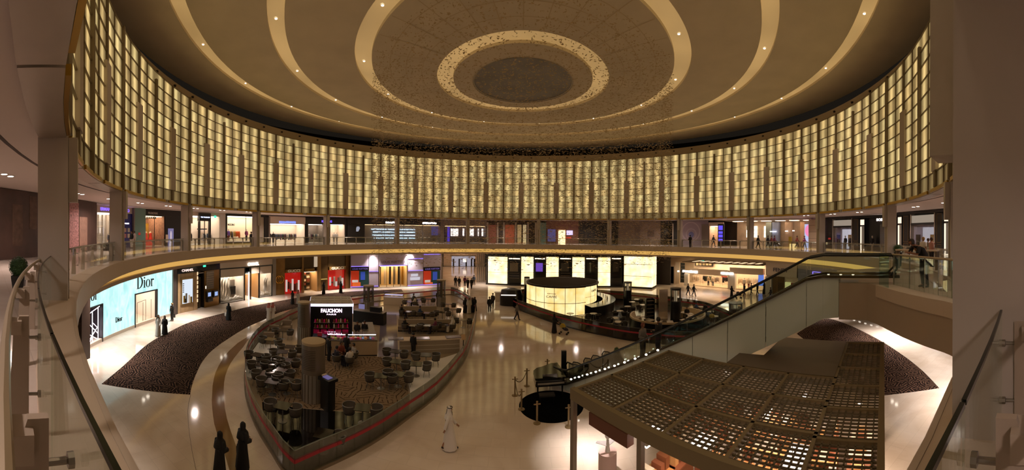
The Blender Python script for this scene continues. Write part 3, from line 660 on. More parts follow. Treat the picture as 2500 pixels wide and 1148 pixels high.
f.abs('front_wall', -f.w/2, f.w/2, .2, .4, 0, 4.2, CHAR); f.rect('glazed_door', 1620, 552, 1640, 603, .1, .2, M('dark_glass', '#0e0c0b', .08)); f.rect('side_post', 1641, 546, 1644, 604, .05, .2, METAL)
f = Front('hoarding', 'lilac hoarding printed with pale rings and a blue disc', 1660, 1728, RU, ZU, 'hoarding')
f.abs('panel', -f.w/2, f.w/2, .1, .25, 0, 4.2, M('hoarding_lilac', '#a595a0', .6))
for cx, cy_, r_, c in ((1686, 566, 1.7, '#c2b2b8'), (1687, 572, 1.0, '#b8a8b4'), (1687, 573, .5, '#6f73a8')):
    zc = f.lz(cx, cy_); m = MB(); q = [(f.lx(cx)+r_*math.cos(2*PI*i/32), .085, zc+r_*math.sin(2*PI*i/32)) for i in range(32)]
    if r_ > .6:
        q2 = [(f.lx(cx)+(r_-.18)*math.cos(2*PI*i/32), .085, zc+(r_-.18)*math.sin(2*PI*i/32)) for i in range(32)]; m.add(q+q2, [(i, (i+1) % 32, 32+(i+1) % 32, 32+i) for i in range(32)]); m.build('printed_ring', M('print_'+c[1:], c, .6), f.t)
    else: m.add(q, [tuple(range(32))]); m.build('printed_disc', M('print_'+c[1:], c, .6), f.t)
f = Front('shopfront', 'grey return wall beside the lilac hoarding with a warm lit doorway', 1728, 1766, RU, ZU)
f.rect('grey_wall', 1714, 548, 1730, 604, -.2, .3, GREYP); f.rect('fascia', 1730, 543, 1766, 552, -.05, .3, CREAM); f.bay(1731, 1753, 0, f.lz(1742, 552), 2.6, M('warm_room_wall', '#f0cca8', .7), COOL)
f = Front('video_totem', 'tall dark screen with violet pictures at the mouth of the bright hall', 1753, 1768, 35, ZU, 'screen')
f.rect('casing', 1753, 547, 1768, 604, -.1, .15, CHAR)
for y0, y1 in ((551, 562), (565, 571), (573, 580), (583, 589)): f.rect('screen_picture', 1755, y0, 1765, y1, -.13, -.1, E('picture_violet', '#5a4ae0', 1.3))
f = Front('mall_hall', 'bright deep mall hall opening off the right gallery with lit display columns', 1768, 1978, RU, ZU, 'hall')
f.abs('hall_back', f.lx(1768), f.lx(1978), 3.6, 3.7, 0, 4.2, M('hall_cream', '#cdb8a0', .6, noise=.2, nscale=.7))
f.abs('hall_ceiling', f.lx(1768), f.lx(1978), .3, 3.6, 4.05, 4.2, WHITE)
for i in range(6): f.abs('ceiling_lamp', f.lx(1775+i*35), f.lx(1795+i*35), 1.5, 2.3, 4.0, 4.04, E('hall_lamp', '#ffd8b0', 7))
for x in (1793, 1812, 1837):
    for j in range(3): f.rect('lit_window', x, 551+j*10, x+7, 560+j*10, 3.4, 3.58, E('hall_window', '#fff0d0', 2.5))
for x0, x1, c in ((1848, 1862, '#8f9a92'), (1864, 1880, '#8a98b8'), (1896, 1912, '#b8a088'), (1935, 1945, '#d8b088')): f.rect('hall_column', x0, 541, x1, 608, 2.6, 3.2, M('hallc_'+c[1:], c, .5))
for x0, x1, y in ((1861, 1876, 565), (1899, 1905, 564), (1917, 1922, 563)): f.rect('sign_bar', x0, y-1, x1, y+1, 2.3, 2.4, WSIGN)
f.rect('lit_screen_wall', 1957, 547, 1977, 612, 1.0, 1.15, E('screen_paleblue', '#c8d0ff', .9))
zc = f.lz(1975, 563); m = MB(); m.lathe([(0, 0), (1.0, 0)], n=28, cap=False); o = m.build('pink_disc', E('screen_pink', '#ff8fc0', 1.0), f.t); o.location = (f.lx(1974), .96, zc); o.rotation_euler = (PI/2, 0, 0)
f.rect('glow_plinth', 1920, 596, 1931, 612, 1.0, 1.8, E('plinth_glow', '#ffd890', 1.2)); f.rect('yellow_display', 1913, 578, 1918, 608, 1.6, 2.0, M('yellow_display', '#b8a030', .6))
f = Front('stone_pier', 'beige stone-clad pier left of the black tailor shop', 1978, 2000, RU, ZU, 'pier')
f.rect('cladding', 1977, 536, 1996, 612, -.3, .4, BEIGE)
for y in (550, 566, 582, 598): f.rect('joint', 1977, y, 1996, y+.8, -.31, -.29, GREYP)
def boss(label, x0, x1, wins, panels, lits, sign=None, R=RU):
    f = Front('shopfront', label, x0, x1, R, ZU); xm = (x0+x1)/2
    f.abs('black_wall', -f.w/2, f.w/2, .45, .6, 0, 4.2, CHAR)
    yt = 533-(x1-2015)*.06
    f.abs('head_band', -f.w/2, f.w/2, -.06, .45, 3.95, 4.2, CHAR)
    for a, b in wins:
        f.abs('window_frame', f.lx(a)-.1, f.lx(a), -.05, .45, 0, 3.95, METAL); f.abs('window_frame', f.lx(b), f.lx(b)+.1, -.05, .45, 0, 3.95, METAL)
        f.abs('transom_light', f.lx(a), f.lx(b), .1, .2, 3.05, 3.8, E('transom_glow', '#e0cdb8', .42)); f.abs('transom', f.lx(a), f.lx(b), -.05, .3, 2.85, 3.05, CHAR)
        f.abs('display_wall', f.lx(a), f.lx(b), .38, .44, 0, 2.85, M('display_lilac_wall', '#b4aec0', .6))
        f.abs('display_screen', f.lx(a)+(f.lx(b)-f.lx(a))*.42, f.lx(b)-.05, .3, .37, .1, 2.6, E('display_white', '#e8e2ee', .75))
        f.abs('display_panel', f.lx(a)+(f.lx(b)-f.lx(a))*.12, f.lx(a)+(f.lx(b)-f.lx(a))*.3, .28, .36, 0, 1.9, CHAR)
        f.abs('yellow_panel', f.lx(a)+(f.lx(b)-f.lx(a))*.75, f.lx(a)+(f.lx(b)-f.lx(a))*.93, .25, .3, .4, 1.9, M('tan_panel', '#c8a050', .6))
        f.abs('window_pane', f.lx(a), f.lx(b), 0, .02, 0, 2.85, SHOPGLASS)
    for a, b in panels:
        f.abs('black_panel', f.lx(a), f.lx(b), 0, .3, .1, 3.9, CHAR)
        m = MB(); xa, xb = f.lx(a)+.12, f.lx(b)-.12
        for zz0, zz1 in ((.2, 1.0), (1.15, 3.8)):
            m.bb(xa, xa+.03, -.02, 0, zz0, zz1); m.bb(xb-.03, xb, -.02, 0, zz0, zz1); m.bb(xa, xb, -.02, 0, zz0, zz0+.03); m.bb(xa, xb, -.02, 0, zz1-.03, zz1)
        m.build('gold_moulding', M('dull_gold', '#8a6a38', .4, .6), f.t)
    for a, b in lits:
        f.abs('lit_strip', f.lx(a), f.lx(b), .2, .3, 0, 3.8, M('backlit_mesh', '#6a6058', .4, emit='#c8b49c', es=.12)); m = MBX((f.lx(a), f.lx(a)+.12, .1, .2, 0, 2.9), (f.lx(a), f.lx(b), .1, .2, .02, .14), (f.lx(a), f.lx(b), .1, .2, 3.1, 3.75)); m.build('light_tube', E('tube_warm', '#ffe6cc', 1.4), f.t)
        f.abs('strip_frame', f.lx(b), f.lx(b)+.08, -.02, .3, 0, 3.9, CHAR); f.abs('strip_bar', f.lx(a), f.lx(b), 0, .2, 2.95, 3.08, CHAR)
    return f
f = boss('black tailor shop with gilt mouldings, lit window and white sign at the right', 2013, 2180, [(2034, 2079)], [(2082, 2096)], [(2099, 2110)])
f.sign('BOSS', 2141, 2158, 537, 6, WSIGN, d=-.1, bold=.01); f.scribble(2142, 2157, 541.5, 1.6, M('sign_dim', '#6a5f66', .5), 8, -.1)
f.rect('red_exit_sign', 2018, 581, 2023, 585, .3, .4, E('red_sign', '#c8281c', .5)); f.rect('glass_door', 2147, 548, 2158, 612, .1, .2, M('grey_glass', '#6b655f', .1))
mannequin(f.world(2062, .15), f.rz, CLOTHES[4], CLOTHES[4], 'mannequin in a black suit before a white screen in the tailor window')
mannequin(f.world(2074, .15), f.rz, CLOTHES[0], CLOTHES[4], 'half seen dark coat mannequin at the right edge of the tailor window')
mannequin(f.world(2131, -.1), f.rz, CLOTHES[4], CLOTHES[4], 'mannequin with a white collar in the dark doorway under the white sign')
f = boss('black tailor shop wing behind the leaning man with yellow window panels', 2184, 2345, [(2224, 2281)], [(2204, 2219), (2285, 2300)], [(2190, 2201), (2303, 2320)], R=34.5)
# ================================================================ GROUND FLOOR SHOPS
RG = 31.7
def zR(px, py, R):
    a = onring(px, R); q = pol(a, R); return EYE+(horizon(px)-py)/FPX*math.hypot(q.x, q.y)
def arcpart(name, x0, x1, z0, z1, Ra, Rb, mat, parent, n=None):
    a0, a1 = onring(x0, (Ra+Rb)/2), onring(x1, (Ra+Rb)/2)
    if a1 < a0 and x1 > x0: a1 += 2*PI
    return MB().arc(Ra, Rb, z0, z1, a0, a1, n or max(2, int(abs(a1-a0)*RG/.6))).build(name, mat, parent)
# serif letters of the big wordmark, drawn stroke by stroke
def serif_word(word, h, depth=.06):
    m = MB(); x = 0.
    def poly(pts): m.add([(px*h, -depth, pz*h) for px, pz in pts]+[(px*h, 0, pz*h) for px, pz in pts], [tuple(range(len(pts)))]+[tuple(range(2*len(pts)-1, len(pts)-1, -1))]+[(i, (i+1) % len(pts), len(pts)+(i+1) % len(pts), len(pts)+i) for i in range(len(pts))])
    def rect(a, b, c, d): poly([(x+a, c), (x+b, c), (x+b, d), (x+a, d)])
    def cres(cx, cz_, ox, oz, ix, iz, a0, a1, n=20):
        for i in range(n):
            t0, t1 = a0+(a1-a0)*i/n, a0+(a1-a0)*(i+1)/n
            poly([(x+cx+ix*math.cos(t0), cz_+iz*math.sin(t0)), (x+cx+ox*math.cos(t0), cz_+oz*math.sin(t0)), (x+cx+ox*math.cos(t1), cz_+oz*math.sin(t1)), (x+cx+ix*math.cos(t1), cz_+iz*math.sin(t1))])
    for ch in word:
        if ch == 'D':
            rect(.1, .2, 0, 1); rect(0, .25, 0, .03); rect(0, .25, .97, 1); cres(.2, .5, .56, .5, .43, .47, -PI/2, PI/2); x += .86
        elif ch == 'i':
            rect(.08, .17, 0, .62); rect(0, .25, 0, .025); rect(.0, .17, .595, .62); cres(.125, .80, .065, .065, 0, 0, 0, 2*PI, 12); x += .32
        elif ch == 'o':
            cres(.28, .31, .28, .33, .18, .305, 0, 2*PI, 28); x += .64
        elif ch == 'r':
            rect(.08, .17, 0, .62); rect(0, .27, 0, .025); rect(.0, .17, .595, .62); cres(.33, .42, .17, .2, .15, .15, PI*.45, PI, 8); cres(.37, .55, .06, .065, 0, 0, 0, 2*PI, 12); x += .45
    return m, x*h
def led_mat():
    m = bpy.data.materials.new('led_wall'); m.use_nodes = True; nt = m.node_tree; b = nt.nodes['Principled BSDF']; N = nt.nodes.new; L = nt.links.new
    tc = N('ShaderNodeTexCoord'); mp = N('ShaderNodeMapping'); mp.inputs['Rotation'].default_value = (.3, .2, .5); mp.inputs['Scale'].default_value = (.9, .9, .35); L(tc.outputs['Object'], mp.inputs[0])
    n = N('ShaderNodeTexNoise'); n.inputs['Scale'].default_value = 1.6; n.inputs['Detail'].default_value = 7; n.inputs['Distortion'].default_value = 1.0; L(mp.outputs[0], n.inputs[0])
    cr = N('ShaderNodeValToRGB'); cr.color_ramp.elements[0].position = .3; cr.color_ramp.elements[1].position = .72
    cr.color_ramp.elements[0].color = (*lin('#9cdadb'), 1); cr.color_ramp.elements[1].color = (*lin('#dcf8f6'), 1); L(n.outputs[0], cr.inputs[0])
    L(cr.outputs[0], b.inputs['Emission Color']); b.inputs['Emission Strength'].default_value = 1.3; b.inputs['Base Color'].default_value = (.05, .06, .06, 1); b.inputs['Roughness'].default_value = .5
    return m
LED = led_mat()
t = thing('led_facade', 'tall curved cyan-white screen wall lettered Dior with a shoe shop doorway', 'shopfront', (0, 0, 0))
arcpart('screen_panel', 249, 328, .25, 5.46, 31.7, 31.9, LED, t); arcpart('screen_panel', 383, 421, .25, 5.46, 31.7, 31.9, LED, t)
arcpart('screen_panel', 206, 249, zR(232, 747, RG), 5.46, 31.7, 31.9, LED, t); arcpart('screen_panel', 328, 383, zR(355, 712, RG), 5.46, 31.7, 31.9, LED, t)
arcpart('plinth', 206, 421, 0, .25, 31.66, 31.9, CREAM, t)
for px, y, hpx in ((355, 702, 30), (220, 736, 30), (290, 785.5, 12.5)):
    q = pol(onring(px, 31.68), 31.66); r = math.hypot(q.x, q.y); h = hpx/FPX*r; a = onring(px, 31.68)
    m, w_ = serif_word('Dior', h); m.v = [(v[0]-w_/2, v[1], v[2]) for v in m.v]
    o = m.build('wordmark', DSIGN, t); o.location = (q.x, q.y, EYE+(horizon(px)-y)/FPX*r); o.rotation_euler = (0, 0, -a)
def doorway(x0, x1, ztop, depth, wallm, lamp, nm=''):
    arcpart('door_frame', x0, x0+1.4, .0, ztop, 31.6, 31.9, CHAR, t, 1); arcpart('door_frame', x1-1.4, x1, 0, ztop, 31.6, 31.9, CHAR, t, 1); arcpart('door_frame', x0, x1, ztop-.1, ztop, 31.6, 31.9, CHAR, t)
    a0, a1 = onring(x0, RG), onring(x1, RG)
    MB().arc(31.9+depth, 32+depth, 0, ztop, a0-.02, a1+.02, 4).build('room_back', wallm, t); MB().arc(31.9, 32+depth, ztop, ztop+.1, a0-.02, a1+.02, 4).build('room_ceiling', WHITE, t)
    MB().arc(31.9, 32+depth, 0, ztop, a0-.022, a0-.02, 1).build('room_side', wallm, t); MB().arc(31.9, 32+depth, 0, ztop, a1+.02, a1+.022, 1).build('room_side', wallm, t)
    if lamp: MB().arc(32.4, 31.5+depth, ztop-.06, ztop-.02, a0, a1, 4).build('ceiling_lamp', lamp, t)
doorway(328, 383, zR(355, 712, RG), 3.2, M('shoe_shop_wall', '#ecdcd0', .6), COOL)
for i in range(4):
    MB().arc(34.4, 34.9, .5+i*.75, .54+i*.75, onring(330, RG), onring(342, RG), 1).build('shoe_shelf', WHITE, t)
    for j in range(3):
        q = pol(onring(332+j*4, RG), 34.6, .54+i*.75); m = MB(); m.ell((q.x, q.y, q.z+.07), .09, .2, .09, 8, 6); tag(m.build('handbag', CLOTHES[(i+j) % 8]), 'handbag on the %s shelf inside the screen wall doorway, %s of three' % (('lowest', 'second', 'third', 'top')[i], ('left', 'middle', 'right')[j]), 'handbag', 'handbags on the doorway shelves')
m = MB(); q0, q1 = pol(onring(346, RG), 31.6+.6), pol(onring(372, RG), 31.6+.9)
for q in (q0, q1):
    for d in (0, .6): m.tube([(q.x, q.y+d, 0), (q.x, q.y+d, 2.0)], .025, 6)
m.tube([(q0.x, q0.y, 2.0), (q1.x, q1.y, 2.0)], .025, 6); tag(m.build('display_stand', STEEL), 'slim metal display frame in the screen wall doorway', 'display stand')
doorway(208, 249, zR(232, 747, RG), 2.2, M('neon_room_wall', '#3a3236', .3), None)
NEON = E('neon_white', '#fff0ff', 9)
lines = [((214, 770), (244, 748)), ((226, 760), (226, 835)), ((240, 752), (240, 835)), ((214, 815), (240, 830)), ((214, 840), (238, 800)), ((216, 790), (240, 815)), ((214, 850), (230, 812)), ((222, 845), (240, 833)), ((215, 780), (215, 855)), ((228, 790), (240, 802))]
for a, b in lines:
    P = [pol(onring(px, 32.2), 32.2, zR(px, py, 32.2)) for px, py in (a, b)]; MB().tube(P, .022, 6).build('neon_tube', NEON, t)
f = Front('dark_pier', 'slim dark metal pier between the screen wall and the beige stone shop', 421, 431, RG, 0, 'pier'); f.abs('casing', -f.w/2, f.w/2, -.1, .5, 0, 5.46, M('pier_grey', '#4e4540', .35, .3)); f.abs('edge_strip', -f.w/2, -f.w/2+.06, -.13, -.1, 0, 5.46, STEEL)
f = Front('shopfront', 'black framed beige stone shopfront with a lit display case beside the screen wall', 431, 536, RG, 0)
f.rect('black_head', 431, 640, 536, 664, -.05, .5, M('gloss_black', '#0c0b0b', .08)); f.sign('CHANEL', 443, 471, 660, 6, E('sign_rose_white', '#ffd8cc', 2.0), d=-.12)
f.rect('stone_panel', 433, 663, 483, 770, 0, .4, M('beige_stone', '#b99a72', .25, noise=.1, nscale=3)); f.rect('side_stile', 431, 660, 434, 772, -.05, .4, CHAR)
for x in (441, 473): f.rect('stone_joint', x, 664, x+.5, 770, -.012, 0, GREYP)
f.rect('case_frame', 442, 678, 472, 743, -.12, 0, M('champagne_metal', '#b59a6c', .3, .7)); f.rect('case_light', 444, 682, 469, 740, -.14, -.12, E('case_white', '#e4f0ff', 1.0))
for i in range(5): f.rect('bottle_shelf', 444.5, 692+i*5, 447, 694+i*5, -.2, -.14, CHAR)
for x, y, c in ((446, 722, GOLD), (451, 716, STEEL), (458, 720, WHITE), (463, 724, GOLD), (449, 729, CHAR)): f.rect('display_object', x, y, x+3.5, 739, -.22, -.14, c)
f.bay(483, 500, 0, f.lz(492, 668), 2.6, M('dark_doorway', '#1c1512', .4), None, glassy=False)
f.rect('door_leaf', 489, 678, 495, 760, .3, .36, M('bronze_glass', '#3a2c18', .1)); 
for i in range(7): f.rect('shelf_lamp', 481.5, 664+i*11, 483.8, 672+i*11, -.03, .02, E('shelf_warm', '#ffd8a8', 1.3))
f.rect('gold_wall', 500, 656, 536, 760, 0, .3, M('gilt_mirror', '#8a6a38', .18, .6)); f.rect('screen_lattice', 504, 662, 522, 706, -.04, 0, M('lattice_steel', '#9a9080', .25, .7))
for i in range(8): f.rect('lattice_bar', 504, 663+i*5.4, 522, 664+i*5.4, -.06, -.04, CHAR)
for x, y in ((503, 711), (519.5, 709)):
    o = f.rect('monitor', x, y, x+12, y+16, -.2, -.04, CHAR); f.rect('monitor_picture', x+2.5, y+3, x+9.5, y+12.5, -.22, -.2, E('monitor_blue', '#a8c4ff', .9), parent=o) if False else f.rect('monitor_picture', x+2.5, y+3, x+9.5, y+12.5, -.22, -.2, E('monitor_blue', '#a8c4ff', .9))
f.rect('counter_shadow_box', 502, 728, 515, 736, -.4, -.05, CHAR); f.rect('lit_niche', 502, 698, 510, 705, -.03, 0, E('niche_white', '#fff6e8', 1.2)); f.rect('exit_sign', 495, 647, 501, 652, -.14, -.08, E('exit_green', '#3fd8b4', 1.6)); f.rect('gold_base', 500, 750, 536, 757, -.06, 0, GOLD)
f = Front('shopfront', 'cream shopfront with white swirling drapes in its windows and a glazed black door', 537, 666, RG, 0)
f.rect('fascia', 537, 628, 666, 652, -.08, .4, CREAM); f.sign('CHANEL', 604, 631, 645, 7, WSIGN, d=-.14, bold=.012)
f.rect('black_line', 537, 651, 666, 654, -.1, .4, CHAR)
zb = f.lz(600, 652)
f.rect('upper_panel', 537, 653, 597, 676, -.02, .2, CREAM); f.rect('upper_panel', 634, 648, 664, 668, -.02, .2, CREAM); f.rect('upper_panel', 612, 650, 633, 668, -.02, .2, CREAM)
DRAPE = M('white_drape', '#f2e8da', .6)
f.bay(538, 597, .1, f.lz(567, 674), 2.2, M('window_cream', '#eee0ce', .7), COOL); f.bay(634, 664, .1, f.lz(649, 667), 2.2, M('window_cream', '#eee0ce', .7), COOL)
f.bay(599, 632, 0, f.lz(615, 668), 3.4, M('amber_room', '#a8865c', .6), WARM, glassy=False)
for x0 in (537, 597, 612, 633, 664.5): f.rect('black_mullion', x0, 652, x0+1.6, 740, -.06, .12, CHAR)
for i, x in enumerate((541, 546, 551, 557, 563, 568, 637, 642, 655, 659)):
    xl = f.lx(x); H_ = f.lz(x, 680); m = MB(); m.tube([(xl+.12*math.sin(j*.9+i), .7+.15*math.cos(j*.7+i), .15+(H_-.15)*j/12) for j in range(13)], [.16-.004*j for j in range(13)], 8); m.build('drape', DRAPE, f.t, smooth=60)
for x0, x1 in ((539, 595), (636, 662)):
    for k in range(3):
        m = MB(); n_ = 14; m.tube([(f.lx(x0)+(f.lx(x1)-f.lx(x0))*j/n_, .55+.25*math.sin(j*.8+k*2), .28+.12*math.sin(j*1.1+k)+.1*k) for j in range(n_+1)], .13, 8); m.build('drape_fold', DRAPE, f.t, smooth=60)
f.rect('door_glass', 600, 664, 611, 735, -.02, .0, SHOPGLASS); f.rect('door_light', 605.6, 664, 607.2, 733, -.2, -.12, E('door_edge_light', '#e8f4ff', 2.0))
for i in range(4): f.rect('room_shelf', 599.5, 676+i*9, 607, 678+i*9, 2.2, 2.8, M('shelf_red', '#8a3a20', .5)); f.rect('shelf_goods', 600, 671+i*9, 606, 676+i*9, 2.3, 2.7, M('goods_orange', '#b85a2c', .6))
f.rect('room_table', 574, 702, 588, 722, 1.0, 1.6, CHAR); f.rect('room_cabinet', 584, 688, 596, 728, 1.9, 2.1, GREYP)
f = Front('grey_pier', 'grey metal pier between the draped windows and the bronze shopfront', 665, 673, RG, 0, 'pier'); f.abs('casing', -f.w/2, f.w/2, -.15, .5, 0, 5.46, M('pier_silver', '#8a8078', .4, .3)); f.abs('edge_strip', -f.w/2, -f.w/2+.06, -.18, -.15, 0, 5.46, STEEL)
BRZ = M('bronze_cladding', '#8c6a3a', .3, .5, noise=.15, nscale=1.5); BRZD = M('bronze_dark', '#4a3619', .3, .4)
f = Front('shopfront', 'bronze clad shopfront with two scarlet windows and a gold ring emblem', 673, 858, RG, 0)
f.abs('bronze_wall', -f.w/2, f.lx(743), .5, .7, 0, 5.46, BRZD); f.abs('bronze_wall', f.lx(776), f.w/2, .5, .7, 0, 5.46, BRZD); f.abs('bronze_wall', f.lx(743), f.lx(776), .5, .7, f.lz(759, 660), 5.46, BRZD)
for x0, x1 in ((673, 697), (739, 743), (776, 785), (846, 858)): f.rect('bronze_panel', x0, 620, x1, 724, .1, .5, BRZ)
for x0, x1 in ((697, 739), (743, 776), (804, 846)): f.rect('bronze_lintel', x0, 620, x1, 655, .25, .5, BRZD)
f.rect('pale_column', 769, 624, 776, 652, .05, .3, E('column_light', '#ffe2c0', .5)); f.rect('dark_bay', 785, 622, 804, 714, .3, .5, M('bronze_mid', '#4a3416', .35, .4)); f.rect('gold_bar', 787, 681, 801, 683.5, .1, .3, E('gold_bar_light', '#e8b850', .5))
for x0, x1, y0, y1, ys in ((697, 739, 666, 719, 662), (804, 846, 659, 706, 655)):
    f.rect('red_window', x0+1, y0, x1-1, y1, .42, .48, E('window_scarlet', '#d01c14', .65, '#8a1410')); f.rect('sign_plate', x0+1, ys-4, x1-1, ys+4, .0, .3, BRZ)  # red display backdrop glows by itself, in place of window lighting
    f.sign('GUCCI', x0+6, x1-6, ys, 6, M('sign_pale_gold', '#e8d8b8', .4, emit='#fff0d0', es=.12), d=-.05, bold=.01)
    f.rect('red_pane', x0+1, y0, x1-1, y1, .1, .12, SHOPGLASS); f.rect('red_sill', x0, y1, x1, y1+3, .0, .5, M('red_sill', '#7a1a12', .5))
    for i in range(7): f.rect('display_object', x0+4+i*5, y0+rnd.uniform(14, 30), x0+7.5+i*5, y1-rnd.uniform(4, 14), .25, .4, (E('object_white', '#ffe8dc', .7), CLOTHES[1], CLOTHES[2])[i % 3])
f.bay(743, 776, 0, f.lz(759, 664), 2.4, M('leather_room', '#b89468', .6), WARM, glassy=False); f.rect('door_sign_plate', 745, 656, 769, 664, .0, .3, BRZ); f.scribble(750, 764, 660, 4, GOLD, 7)
for i in range(5):
    for j in range(3): f.rect('shelf_goods', 745+j*9, 668+i*9, 752+j*9, 673+i*9, 1.6, 2.2, (CREAM, CLOTHES[1], CHAR)[(i+j) % 3])
m = MB(); zc = f.lz(684, 683); xl = f.lx(684)
for dx, a in ((-.16, .6), (.16, PI+.6)): m2 = MB(); m2.tube([(xl+dx+.42*math.cos(a+i*2*PI*.85/24), .04, zc+.5*math.sin(a+i*2*PI*.85/24)) for i in range(25)], .05, 6); m2.build('emblem_ring', M('emblem_gold', '#e0a83c', .25, .8), f.t)
LV = M('lilac_stone', '#d2c4d2', .45)
f = Front('shopfront', 'lilac stone shopfront with violet light lines, golden entrance and two colourful posters', 858, 1081, 30.9, 0)
f.abs('stone_wall', -f.w/2, f.lx(927), .4, .6, 0, 5.46, LV); f.abs('stone_wall', f.lx(996), f.w/2, .4, .6, 0, 5.46, LV); f.abs('stone_wall', f.lx(927), f.lx(996), .4, .6, f.lz(961, 649), 5.46, LV); VL = E('violet_line', '#9a7cff', 1.4)
for x0, x1 in ((858, 901), (902, 925), (997, 1034), (1035, 1076)): f.rect('stone_slab', x0, 622, x1, 652 if x0 in (858, 1035) else 700, .1, .4, LV)
f.rect('stone_head', 926, 618, 996, 649, .1, .4, LV); f.sign('LOUIS VUITTON', 932, 989, 640, 6, M('sign_mauve', '#6a5a72', .5), d=.04, bold=.004)
for x0, x1, y in ((858, 901, 651), (902, 925, 663), (926, 996, 648.5), (997, 1034, 632), (997, 1034, 661), (1035, 1076, 621), (858, 925, 700), (997, 1076, 696)): f.rect('light_line', x0, y-.6, x1, y+.6, .04, .1, VL)
for x0, x1, s_ in ((858, 901, 0), (1036, 1076, 1)):
    f.rect('poster_head', x0, 652.5, x1, 661, .0, .2, CHAR); f.sign('LOUIS VUITTON', x0+3, x1-3, 657, 4, M('sign_lilac_dim', '#8a80b8', .4, emit='#7a6ad0', es=.5), d=-.03)
    xm = (x0+x1)/2
    for q0, q1, y0, y1, c in ((x0, xm-2, 662, 700, '#c83a1c'), (xm-2, x1, 662, 700, '#1c3a34'), (xm+2, xm+13, 664, 684, '#3a5ac8'), (x0+3, xm-4, 684, 690, '#e8e0dc'), (x0+4, xm+2, 690, 700, '#e8702c')): f.rect('poster_patch', q0, y0, q1, y1, .12 if c in ('#c83a1c', '#1c3a34') else .09, .2 if c in ('#c83a1c', '#1c3a34') else .119, M('poster_'+c[1:], c, .5, emit=c, es=.35))
f.bay(928, 995, 0, f.lz(961, 650), 2.4, M('golden_room', '#e8c890', .6), WARM, split=3)
for i, x in enumerate((932, 944, 957, 968, 979, 988)): f.rect('room_pillar', x, 652, x+4, 697, 1.2, 1.5, (CHAR, CREAM, CHAR, GREYP, CHAR, GOLD)[i])
f.rect('white_bag_display', 1005, 669, 1021, 675, -.05, .1, E('display_white', '#e8e2ee', .75)); f.rect('white_bag_display', 1003, 677, 1026, 684, -.05, .1, E('display_white', '#e8e2ee', .75))
f.abs('plinth', -f.w/2, f.w/2, .0, .4, 0, .12, WHITE)
# hall leading away in the middle
cl0, cl1 = ray(1081, 600), ray(1187, 600)
def out(d, r): k = r/math.hypot(d.x, d.y); return Vector((d.x*k, d.y*k, 0))
m = MB(); a, b = out(cl0, 59.5), out(cl0, 92); m.prism([(a.x, a.y), (b.x, b.y), (b.x-.4, b.y), (a.x-.4, a.y)], 0, 5.6); struct(m.build('wall_hall_left', CREAM))
m = MB(); a, b = out(cl1, 60), out(cl1, 92); m.prism([(a.x, a.y), (a.x+.4, a.y), (b.x+.4, b.y), (b.x, b.y)], 0, 5.6); struct(m.build('wall_hall_right', GREYP))
m = MB(); a, b, c, d = out(cl0, 64), out(cl1, 64), out(cl1, 92), out(cl0, 92); m.prism([(a.x, a.y), (b.x, b.y), (c.x, c.y), (d.x, d.y)], 5.5, 5.6); struct(m.build('ceiling_hall', PLASTERW))
f = Front('shopfront', 'far bright shop window closing the hall in the middle', 1083, 1184, 63, 0); f.abs('wall', -f.w/2, f.w/2, 0, .3, 0, 5.5, M('hall_end_stone', '#c8b4a0', .6))
f.rect('window_light', 1103, 626, 1160, 650, -.05, 0, E('far_window', '#dcd4e4', .5)); f.rect('head_rail', 1100, 623, 1162, 626, -.1, 0, GREYP); f.rect('sill_rail', 1100, 650, 1162, 653, -.1, 0, GREYP)
for x in (1106, 1120, 1137, 1150, 1157): f.rect('dark_figure', x, 632, x+3.5, 650, -.12, -.06, CHAR)
f.rect('lit_ball', 1131, 632, 1139, 640, -.2, -.1, E('ball_light', '#fff0e0', 1.5))
for i in range(6): q = out(ray(1133, 600), 62+i*5); o = MBX((q.x-1.2, q.x+1.2, q.y-.5, q.y+.5, 5.42, 5.5)).build('hall_ceiling_light', E('hall_lamp2', '#ffd8b0', 14)); tag(o, 'flat ceiling light panel in the central hall, number %d from the atrium'.replace('number %d', ('first', 'second', 'third', 'fourth', 'fifth', 'sixth')[i]), 'ceiling light')
for i, x in enumerate((1166, 1171, 1176, 1181)):
    q = out(ray(x, 600), 61+i*.2); o = MBX((q.x-.12, q.x+.12, q.y-.12, q.y+.12, 0, 5.5)).build('bronze_mullion_post', METAL); tag(o, 'thin tall bronze post beside the central hall, %s from left' % ('first', 'second', 'third', 'fourth')[i], 'post', 'thin posts beside the hall')
# glowing alabaster pavilion shop
ALA = bpy.data.materials.new('glowing_alabaster'); ALA.use_nodes = True; nt = ALA.node_tree; b_ = nt.nodes['Principled BSDF']
n_ = nt.nodes.new('ShaderNodeTexNoise'); n_.inputs['Scale'].default_value = .9; n_.inputs['Detail'].default_value = 4; tc = nt.nodes.new('ShaderNodeTexCoord'); nt.links.new(tc.outputs['Object'], n_.inputs[0])
cr = nt.nodes.new('ShaderNodeValToRGB'); cr.color_ramp.elements[0].position = .3; cr.color_ramp.elements[1].position = .7; cr.color_ramp.elements[0].color = (*lin('#ffd98a'), 1); cr.color_ramp.elements[1].color = (*lin('#fff2d2'), 1)
nt.links.new(n_.outputs[0], cr.inputs[0]); nt.links.new(cr.outputs[0], b_.inputs['Emission Color']); b_.inputs['Emission Strength'].default_value = 1.55; b_.inputs['Base Color'].default_value = (.5, .45, .35, 1)
f = Front('shopfront', 'shop of glowing white alabaster panels between black glazed bays, far middle', 1187, 1520, 30.6, 0)
f.abs('black_wall', -f.w/2, f.w/2, .5, .7, 0, 5.46, CHAR); f.abs('head_band', -f.w/2, f.w/2, .1, .5, 4.9, 5.4, CHAR); f.abs('plinth', -f.w/2, f.w/2, .0, .5, 0, .25, CHAR)
